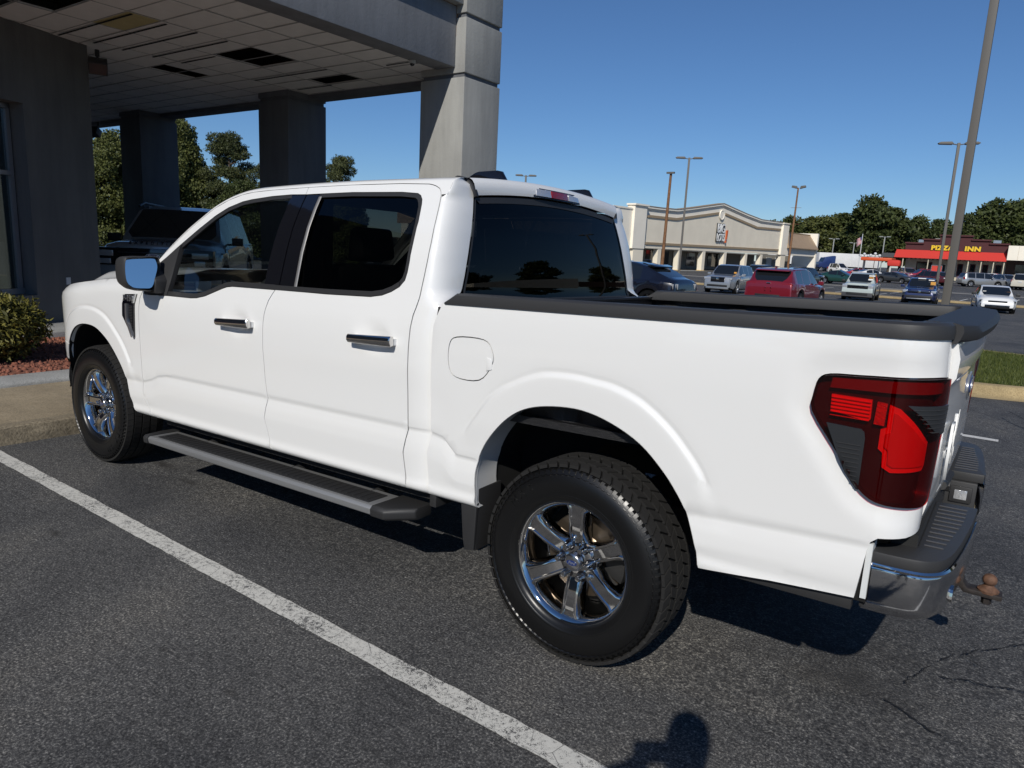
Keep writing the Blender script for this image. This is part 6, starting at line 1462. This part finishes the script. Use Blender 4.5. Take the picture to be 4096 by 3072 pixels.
# orange filling-station style canopy
oc = empty('orange_canopy', (-20.4, 137., gz(137)), 0, 'orange flat canopy on white posts left of the restaurant', 'canopy'); b = MB(); b.box(-2.3, 2.6, -2.5, 2.5, 2.55, 3.15); b.build('fascia', mat('orange_fascia', (.62, .09, .02), .6), oc, bevel=.2)
for x in (-2.0, 2.2): b = MB(); b.box(x-.12, x+.12, -.12, .12, 0, 2.55); b.build('post', M_PLATEW, oc)
sh = empty('white_kiosk', (-33.4, 184.5, gz(184)), 0, 'small cream kiosk with a blue flat roof beyond the trailers', 'building'); b = MB(); b.box(-1.8, 1.8, -2, 2, 0, 2.7); b.build('wall', M_CREAM2, sh); b = MB(); b.box(-2.4, 2.4, -2.6, 2.6, 2.7, 3.5); b.build('roof', mat('pale_blue_roof', (.35, .42, .48), .7), sh)
# semi trailers
M_TRL = mat('trailer_white', (.68, .68, .67), .6, noise=(.7, .05))
def trailer(label, loc, rz, Lt=13.5):
    e = empty('semi_trailer', (*loc, gz(loc[1])), rz, label, 'trailer', 'white semi trailers'); b = MB(); b.box(-Lt/2, Lt/2, -1.3, 1.3, 1.15, 3.95); b.build('box', M_TRL, e, bevel=.05)
    for i in range(20): x = -Lt/2+.5+i*(Lt-1)/19; b = MB(); b.box(x-.02, x+.02, -1.325, -1.3, 1.2, 3.9); b.build('side_post', M_TRL, e)
    for x in (-Lt/2+1.2, -Lt/2+2.4):
        t, r_ = wheel_meshes(.5, .3, M_ALLOY); 
        for s in (-1, 1): w = empty('wheel', (x, s*1.05, .5)); w.parent = e; w.rotation_euler = (0, 0, 0 if s > 0 else PI); link('tyre', t, None, w); link('rim', r_, None, w)
    b = MB(); b.box(-Lt/2+.2, Lt/2, -.5, .5, .85, 1.149); b.build('frame', M_TRIMB, e); return e
trailer('white semi trailer parked beside the store end wall', (-42.5, 172.), R(20)); trailer('white semi trailer behind the blue truck cab', (-31.0, 166.5), R(38))
cb = empty('truck_cab', (-34.0, 158., gz(158)), R(215), 'dark blue truck cab parked between the two trailers', 'truck'); b = MB(); b.prism([(-2.2, .8), (1.2, .8), (1.2, 1.9), (.4, 2.0), (.0, 2.9), (-2.0, 3.3), (-2.2, 3.2)], 'y', -1.2, 1.2); b.build('cab_body', mat('cab_blue', (.012, .03, .12), .35, coat=1.), cb, bevel=.08)
b = MB(); b.prism([(.42, 2.02), (.06, 2.82), (.02, 2.80), (.38, 2.02)], 'y', -1.0, 1.0); b.build('windscreen', M_CGLASS, cb)
for x in (.6, -1.6):
    for s in (-1, 1): t, r_ = wheel_meshes(.5, .3, M_ALLOY); w = empty('wheel', (x, s*1.05, .5)); w.parent = cb; w.rotation_euler = (0, 0, 0 if s > 0 else PI); link('tyre', t, None, w); link('rim', r_, None, w)
# ================================================================== poles
M_POLE = mat('bronze_pole', (.105, .098, .088), .6); M_POLEW = mat('timber_pole', (.19, .095, .045), .9, noise=(4, .3)); M_POLEG = mat('galvanised_pole', (.25, .26, .26), .6)
def lamp_pole(label, loc, h, w, heads, m=M_POLE, arm=.75, rz=0., square=True, base=True):
    e = empty('lamp_post', (loc[0], loc[1], gz(loc[1]) if len(loc) < 3 else loc[2]), rz, label, 'lamp post', 'lamp posts in the lot')
    b = MB()
    if square: b.box(-w/2, w/2, -w/2, w/2, 0, h)
    else: b.tube([(0, 0, 0), (0, 0, h)], [w/2*1.2, w/2*.8], 10)
    b.build('shaft', m, e, bevel=w*.08 if square else 0)
    if base: b = MB(); b.lathe([(0, .30), (.22, .30), (.24, .26), (.24, 0)], (0, 0, 0), 'z', 20); b.build('footing', M_GREYC, e, smooth=40)
    for s in heads:
        b = MB(); b.tube([(0, 0, h-.12), (s*arm*.5, 0, h-.05)], .035, 6); a = b.build('arm', m, e)
        b = MB(); b.prism([(s*arm*.35, h-.05), (s*arm*.5, h+.07), (s*arm*1.25, h+.06), (s*arm*1.45, h-.01), (s*arm*1.35, h-.09), (s*arm*.45, h-.11)], 'y', -.16, .16); b.build('lamp_head', m, a, bevel=.03)
    return e
lamp_pole('tall bronze lamp post rising out of the frame from the grass island', (.18, 11.2, -.05), 9.6, .125, (-1, 1))
lamp_pole('twin-head lamp post just left of the tall near post', (-3.35, 50.0), 9.9, .16, (-1, 1), arm=.8, rz=R(15))
lamp_pole('twin-head lamp post in front of the gabled store', (-23.7, 57.0), 10.5, .17, (-1, 1), arm=.8, rz=R(25))
lamp_pole('twin-head lamp post peeking over the pickup roof', (-41., 57.5), 9.4, .17, (-1, 1), rz=R(30))
up_ = empty('utility_pole', (-28.3, 63.6, gz(63)), 0, 'brown timber utility pole in front of the store', 'utility pole', 'timber poles'); b = MB(); b.tube([(0, 0, 0), (.05, .2, 10.1)], [.17, .12], 10); b.build('shaft', M_POLEW, up_); b = MB(); b.box(-.3, .5, -.1, .1, 9.95, 10.12); b.build('lamp_head', M_POLE, up_)
up_ = empty('utility_pole', (-33.2, 128.6, gz(128)), 0, 'timber pole with twin flood heads at the store end', 'utility pole', 'timber poles'); b = MB(); b.tube([(0, 0, 0), (-.1, 1., 14.4)], [.20, .13], 10); b.build('shaft', M_POLEW, up_)
for s in (-1, 1): b = MB(); b.prism([(s*.2, 14.2), (s*.35, 14.7), (s*1.1, 14.8), (s*1.2, 14.45)], 'y', .7, 1.2); b.build('flood_head', M_POLE, up_, bevel=.05)
for z in (8.2, 11.): b = MB(); b.tube([(-.9, .7, z), (.9, .7, z)], .03, 5); b.build('crossarm', M_POLEW, up_)
for lb, x, y, h in (('far lamp post before the wood right of the store', -35.1, 171.5, 7.2), ('slim far lamp post left of the flagpole', -33.3, 185.1, 6.8), ('far lamp post right of the flagpole', -24.2, 166.9, 7.8), ('slim utility pole before the wood beside the store', -42.4, 178.9, 7.4)):
    lamp_pole(lb, (x, y), h, .2, (-1, 1), M_POLEG, .8, R(10), True, False)
fl = empty('flagpole', (-26.0, 152.4, gz(152)), 0, 'white flagpole flying a drooping American flag beyond the lot', 'flagpole'); b = MB(); b.tube([(0, 0, 0), (0, 0, 7.7)], [.09, .06], 8); b.build('pole', M_PLATEW, fl)
g = N('flag_cloth'); v = g.coord(); sp = g.n('SeparateXYZ'); g.t.links.new(v, sp.inputs[0]); st_ = g.math('FRACT', g.math('MULTIPLY', sp.outputs[2], 4.2)); c = g.mix(g.math('GREATER_THAN', st_, .5), (.62, .60, .60), (.45, .03, .05)); g.bsdf(Base_Color=c, Roughness=.8)
b = MB(); b.rings([[(-.05-.9*t, .14*math.sin(t*7), 7.2-.55*t), (-.05-.78*t, .14*math.sin(t*7+.6), 5.9-.75*t)] for t in np.linspace(0, 1, 12)], False); b.build('flag', g.m, fl, smooth=60)
b = MB(); b.rings([[(-.05-.42*t, .14*math.sin(t*3)-.02, 7.22-.27*t), (-.05-.40*t, .14*math.sin(t*3+.3)-.02, 6.55-.30*t)] for t in np.linspace(0, 1, 6)], False); b.build('flag_canton', mat('flag_navy', (.03, .04, .16), .8), fl)
for lb, x, y in (('cluster of white globe lamps right of the flagpole', -25.3, 152.9), ('cluster of white globe lamps over the orange canopy', -21.8, 143.)):
    e = empty('globe_lamp', (x, y, gz(y)), 0, lb, 'lamp post', 'globe lamps'); b = MB(); b.tube([(0, 0, 0), (0, 0, 3.6)], .06, 8); b.tube([(-.75, 0, 3.35), (.75, 0, 3.35)], .035, 6); b.build('post', M_POLE, e)
    for dx, dz in ((-.75, 3.55), (0, 3.85), (.75, 3.55)):
        b = MB(); b.lathe([(.26*math.sin(t), -.26*math.cos(t)) for t in np.linspace(0, PI, 9)], (dx, 0, dz), 'z', 14); b.build('globe', M_PLATEW, e, smooth=60)
# ================================================================== lot markings and kerbed islands beyond
def lot_line(a, b_, label='white stall line in the far parking lot', w=.12): return tag(ribbon('stall_line', [a, b_], w, M_LINE2), label, 'parking line', 'far stall lines')
for i, x in enumerate(np.arange(-19.2, 4, 2.8)):
    lot_line((x, 56.5), (x+.25, 61.8))
for i, x in enumerate(np.arange(-16, 4, 2.8)): lot_line((x, 62.2), (x+.25, 67.5))
def kerb_island(label, x0, x1, y0, y1):
    e = empty('kerb_island', ((x0+x1)/2, (y0+y1)/2, gz((y0+y1)/2)), 0, label, 'kerb', 'tan kerb islands'); b = MB(); w, d = (x1-x0)/2, (y1-y0)/2; b.box(-w, w, -d, d, 0, .14); b.build('kerb', M_YKERB, e, bevel=.05); b = MB(); b.box(-w+.15, w-.15, -d+.15, d-.15, .1405, .16); b.build('fill', M_TAN, e)
kerb_island('long tan kerb strip behind the nearest row of cars', -22, 4.5, 52.6, 53.6); kerb_island('short tan kerb island beyond the compact pickup', -9.6, -5.6, 66, 69)
tag(ribbon('concrete_lane', [(-60, 74.), (60, 74.)], 3.2, conc_mat('lane_concrete', (.20, .19, .17), (.28, .265, .24)), .006), kind='structure'); tag(ribbon('concrete_lane', [(-36, 119.), (30, 119.)], 12, MATS['lane_concrete'], .007), kind='structure')
# ================================================================== trees
M_BARK = mat('bark', (.075, .055, .04), .95, noise=(5, .3), bump=(12, .8, .03))
LEAFS = {'oak': leaf_mat('oak_leaf', (.026, .040, .012), (.105, .125, .038), .35, .2), 'bright': leaf_mat('bright_leaf', (.045, .060, .016), (.165, .175, .052), .35, .25), 'pine': leaf_mat('pine_needle', (.028, .040, .016), (.12, .13, .045), .35, .15)}
def tree_variant(seed, kind, H, Rx, n_clump, n_leaf, leaf, base=.22):
    r = np.random.default_rng(seed); cs = []
    for i in range(n_clump):
        t = (i+.5)/n_clump; z = H*(base+(1-base-.06)*t); q = (1-((t-.38)/.66)**2); q = max(.12, q)**.6
        a = i*2.4+r.uniform(-.5, .5); rad = Rx*q*r.uniform(.25, .95)*(.75 if kind != 'pine' else .8); cs.append((rad*math.cos(a), rad*math.sin(a), z+r.normal(0, H*.02), (.30 if kind != 'pine' else .24)*Rx*r.uniform(.7, 1.25)))
    cs.append((0, 0, H*.93, .22*Rx)); cs = np.array(cs)
    w = cs[:, 3]**2; idx = r.choice(len(cs), n_leaf, p=w/w.sum()); u = r.standard_normal((n_leaf, 3)); u /= np.linalg.norm(u, axis=1, keepdims=True)
    rr = r.uniform(.35, 1, n_leaf)**.45*(1+.18*np.sin(u[:, 0]*5+idx)*np.cos(u[:, 2]*6+idx*2)); P = cs[idx, :3]+u*(cs[idx, 3]*rr)[:, None]*np.array([1, 1, .72 if kind != 'pine' else .55])
    n = n_leaf; d = u*.6+np.array([0, 0, .35])+.8*r.standard_normal((n, 3)); d /= np.linalg.norm(d, axis=1, keepdims=True)
    t = r.standard_normal((n, 3)); t -= (t*d).sum(1, keepdims=True)*d; t /= np.linalg.norm(t, axis=1, keepdims=True); s = np.cross(d, t); L = (leaf*r.uniform(.55, 1.35, n))[:, None]; asp = .62 if kind != 'pine' else .34
    q = [P, P+t*L*.5+s*L*asp*.5, P+t*L, P+t*L*.5-s*L*asp*.5]
    crown = fastmesh('crown', np.stack(q, 1).reshape(-1, 3), np.arange(4*n).reshape(-1, 4)); crown.materials.append(LEAFS[kind])
    b = MB(); b.tube([(0, 0, -.3), (.02*H*.3, 0, H*.3), (-.01*H, .01*H, H*.62), (0, 0, H*.9)], [H*.024, H*.018, H*.011, H*.003], 8)
    for c in cs[::2]:
        z0 = max(H*.16, c[2]-math.hypot(c[0], c[1])*.7); b.tube([(0, 0, z0), (c[0]*.5, c[1]*.5, (z0+c[2])/2-.02*H), (c[0], c[1], c[2])], [H*.009, H*.006, H*.002], 5)
    o = b.build('trunk_src', M_BARK, None, smooth=60); tr = o.data; bpy.data.objects.remove(o); return tr, crown
FAR = [tree_variant(i, k, 12, 5.2, 26, 9000, .55) for i, k in ((1, 'oak'), (2, 'oak'), (3, 'bright'), (4, 'oak'))]+[tree_variant(5, 'pine', 13, 4.0, 22, 9000, .55, .30)]
NEAR = [tree_variant(21, 'bright', 10.5, 4.2, 46, 42000, .24, .06), tree_variant(22, 'pine', 11, 3.8, 44, 42000, .24, .12), tree_variant(23, 'oak', 10, 4.2, 46, 36000, .25, .06)]
def tree(v, loc, h, rz, label, group, wide=1.):
    base = 12 if v in FAR[:4] else 13 if v is FAR[4] else 10.5 if v is NEAR[0] else 11 if v is NEAR[1] else 10
    e = empty('tree', (loc[0], loc[1], gz(loc[1]) if len(loc) < 3 else loc[2]), rz, label, 'tree', group); k = h/base; e.scale = (k*wide, k*wide, k)
    link('trunk', v[0], None, e); link('crown', v[1], None, e); return e
# beyond the canopy, on the left
GL_ = 'trees behind the canopy'
k = 60/38
for i, (v, x, y, h, w, lb) in enumerate((
        (NEAR[0], -39.4, 16.3, 9.9, .95, 'leafy tree filling the gap beside the dark wall'), (NEAR[1], -41.5, 20.5, 12.6, 1., 'pine showing its crown above the leafy tree by the wall'),
        (NEAR[0], -36.5, 18.6, 11.3, .75, 'tall bright leafy tree right of the third pier'), (NEAR[1], -34.6, 20.2, 10.6, .95, 'dark pine between the second and third piers'), (NEAR[1], -33.0, 21.4, 8.2, .9, 'low dark pine beside the second pier'),
        (NEAR[1], -29.6, 23.6, 9.2, .85, 'round pine crown right of the second pier'), (NEAR[2], -36.2, 17.2, 7.2, 1.1, 'low oak thicket behind the grey SUV'), (NEAR[2], -40.5, 14.6, 7.6, 1., 'oak thicket low in the gap by the wall'), (NEAR[2], -32.2, 19.3, 6.2, 1.1, 'low oak thicket seen through the pickup windows'), (NEAR[0], -27.0, 22.0, 5.6, 1., 'small leafy tree hidden behind the pickup cab'))):
    tree(v, (1.24+(x-1.24)*k, -3.17+(y+3.17)*k), h, i*1.3, lb, GL_, w)
# wood beyond the far lot
GR_ = 'trees of the far wood'
for i, (v, x, y, h, w, lb) in enumerate((
        (FAR[0], -59, 210, 12.5, 1.1, 'leftmost tree of the far wood just beyond the store'), (FAR[1], -54, 205, 13.5, 1.1, 'second tree of the far wood right of the store'), (FAR[2], -49, 208, 14, 1.15, 'third bright tree of the far wood right of the store'), (FAR[2], -44.5, 203, 14, 1.2, 'broad bright green tree in the middle of the far wood'), (FAR[3], -40, 206, 14.6, 1.1, 'tree of the far wood left of the tall dark oak'),
        (FAR[0], -34.5, 196, 15, 1.0, 'dark tree of the far wood adjoining the tall oak'), (FAR[1], -30.6, 190, 17.6, 1.0, 'tallest dark oak of the far wood behind the flagpole'), (FAR[3], -26.5, 194, 15.2, 1.0, 'dark tree right of the tallest oak in the far wood'), (FAR[0], -23.5, 212, 14.4, 1.0, 'tree of the far wood above the orange canopy'), (FAR[3], -19., 216, 14, 1.0, 'pale far tree left of the maroon parapet'), (FAR[1], -15, 222, 13.5, 1.0, 'far tree just left of the stepped parapet'), (FAR[2], -10.5, 226, 13, 1., 'far tree peeping over the maroon parapet'),
        (FAR[0], -9.2, 172, 12.5, 1.0, 'rounded left edge tree of the dark clump behind the restaurant'), (FAR[1], -6.0, 176, 15.6, 1.1, 'tall dark tree behind the right of the restaurant'), (FAR[3], -2.2, 178, 15.8, 1.1, 'dark tree behind the cream shop'), (FAR[0], 2.2, 180, 16.2, 1.1, 'dark tree at the right edge behind the cream shop'), (FAR[1], 7, 178, 15, 1.1, 'tree beyond the right edge behind the cream shop'),
        (FAR[0], -64, 225, 11.5, 1.1, 'far tree peeping over the store end roof'), (FAR[4], -37, 218, 15.6, 1.3, 'pine rising behind the middle of the far wood'), (FAR[4], -47, 222, 15.2, 1.3, 'pine behind the bright trees of the far wood'), (FAR[4], -28, 224, 15., 1.2, 'pine behind the dark oak of the far wood'))):
    tree(v, (x, y), h, i*2.1, lb, GR_, w)
# shops and trees to the right of the frame, seen in the rear screen's reflection
rm = empty('strip_shops', (40, 66, gz(66)), R(-58), 'row of flat-roofed shops reflected in the pickup rear screen', 'building')
for nm, x0, x1, h, m in (('shop_block', -40, -22, 4.6, M_CREAM2), ('shop_block', -22, -4, 4.0, mat('brown_fascia', (.13, .07, .045), .8)), ('shop_block', -4, 16, 5.2, M_CREAM), ('shop_block', 16, 40, 4.2, M_CREAM2)):
    b = MB(); b.box(x0, x1, 0, 12, 2.6, h); b.build(nm, m, rm); b = MB(); b.box(x0, x1, 1.5, 12, 0, 2.599); b.build('shop_front', M_SHOPG, rm)
for i, (x, y, h) in enumerate(((20, 112, 13), (34, 108, 15), (48, 104, 12), (62, 92, 15), (76, 80, 13), (84, 60, 14), (90, 40, 12))):
    tree(FAR[i % 4], (x, y), h, i*1.7, 'broad tree behind the reflected row of shops', 'trees behind the reflected shops', 1.2)
for i, (x, y, h) in enumerate(((-46, -58, 11), (-30, -64, 12), (-12, -66, 11), (6, -62, 12), (24, -60, 11), (44, -52, 12))):  # unseen tree row added so side glass and chrome have something to reflect
    tree(FAR[i % 4], (x, y), h, i*1.7, 'unseen broad tree added behind the photographer for reflections', 'unseen trees added for reflections', 1.3)
lamp_pole('lamp post reflected in the pickup rear screen', (15, 34), 10.0, .2, (-1, 1))
# ================================================================== the photographer (casts the shadow at the bottom)
ph = empty('person', (1.365, -3.40, .06), 0, 'photographer in dark clothes holding up a phone, seen only by shadow', 'person')
me = bpy.data.meshes.new('body')
J = {'pel': (0, -.05, .98), 'chest': (0, -.02, 1.36), 'neck': (0, 0, 1.56), 'head': (0, .03, 1.70), 'top': (0, .02, 1.80), 'shl': (-.19, -.01, 1.49), 'ell': (-.30, .12, 1.30), 'hal': (-.16, .10, 1.50), 'shr': (.19, -.01, 1.49), 'elr': (.27, .12, 1.30), 'har': (.09, .10, 1.46),
     'hil': (-.10, -.05, .92), 'knl': (-.12, 0, .50), 'anl': (-.13, -.04, .08), 'tol': (-.14, .14, .04), 'hir': (.10, -.05, .92), 'knr': (.12, 0, .50), 'anr': (.13, -.04, .08), 'tor': (.14, .14, .04)}
rad = {'pel': .155, 'chest': .165, 'neck': .058, 'head': .085, 'top': .062, 'shl': .07, 'ell': .045, 'hal': .035, 'shr': .07, 'elr': .045, 'har': .035, 'hil': .10, 'knl': .065, 'anl': .045, 'tol': .04, 'hir': .10, 'knr': .065, 'anr': .045, 'tor': .04}
nm = list(J); E_ = [('pel', 'chest'), ('chest', 'neck'), ('neck', 'head'), ('head', 'top'), ('chest', 'shl'), ('shl', 'ell'), ('ell', 'hal'), ('chest', 'shr'), ('shr', 'elr'), ('elr', 'har'), ('pel', 'hil'), ('hil', 'knl'), ('knl', 'anl'), ('anl', 'tol'), ('pel', 'hir'), ('hir', 'knr'), ('knr', 'anr'), ('anr', 'tor')]
me.from_pydata([J[k] for k in nm], [(nm.index(a), nm.index(b_)) for a, b_ in E_], [])
bo = link('body', me, None, ph); md = bo.modifiers.new('skin', 'SKIN')
for i, k_ in enumerate(nm):
    sv = me.skin_vertices[0].data[i]; sv.radius = (rad[k_], rad[k_]*(.72 if k_ in ('chest', 'pel') else 1)); sv.use_root = (k_ == 'pel')
bo.modifiers.new('sub', 'SUBSURF').levels = 2
dg = bpy.context.evaluated_depsgraph_get(); me2 = bpy.data.meshes.new_from_object(bo.evaluated_get(dg)); bo.modifiers.clear(); bo.data = me2; me2.materials.clear(); me2.materials.append(mat('dark_clothes', (.03, .03, .035), .9))
for s in (-1, 1):
    for i in range(4):
        x0 = (-.16 if s < 0 else .09); b = MB(); b.tube([(x0, .10, 1.475+.012*i), (x0+s*.03, .125, 1.485+.013*i), (x0+s*.012, .145, 1.49+.013*i)], [.009, .009, .007], 6); b.build('finger', mat('skin', (.35, .22, .16), .6), ph)
phone = empty('phone', tuple(CAM_POS-f_*.012), 0, 'phone held up by the photographer', 'phone'); b = MB(); q = CAM_POS
for nm_, a in (('phone_body', (-.135, .018, -.062, .012, .0, .008)),):
    V = [r2*x+u2*y-f_*z for z in a[4:6] for y in a[2:4] for x in a[0:2]]; b = MB(); b.add([tuple(p) for p in V], [(0, 2, 3, 1), (4, 5, 7, 6), (0, 1, 5, 4), (2, 6, 7, 3), (0, 4, 6, 2), (1, 3, 7, 5)]); b.build(nm_, M_GLOSSB, phone, bevel=.003)
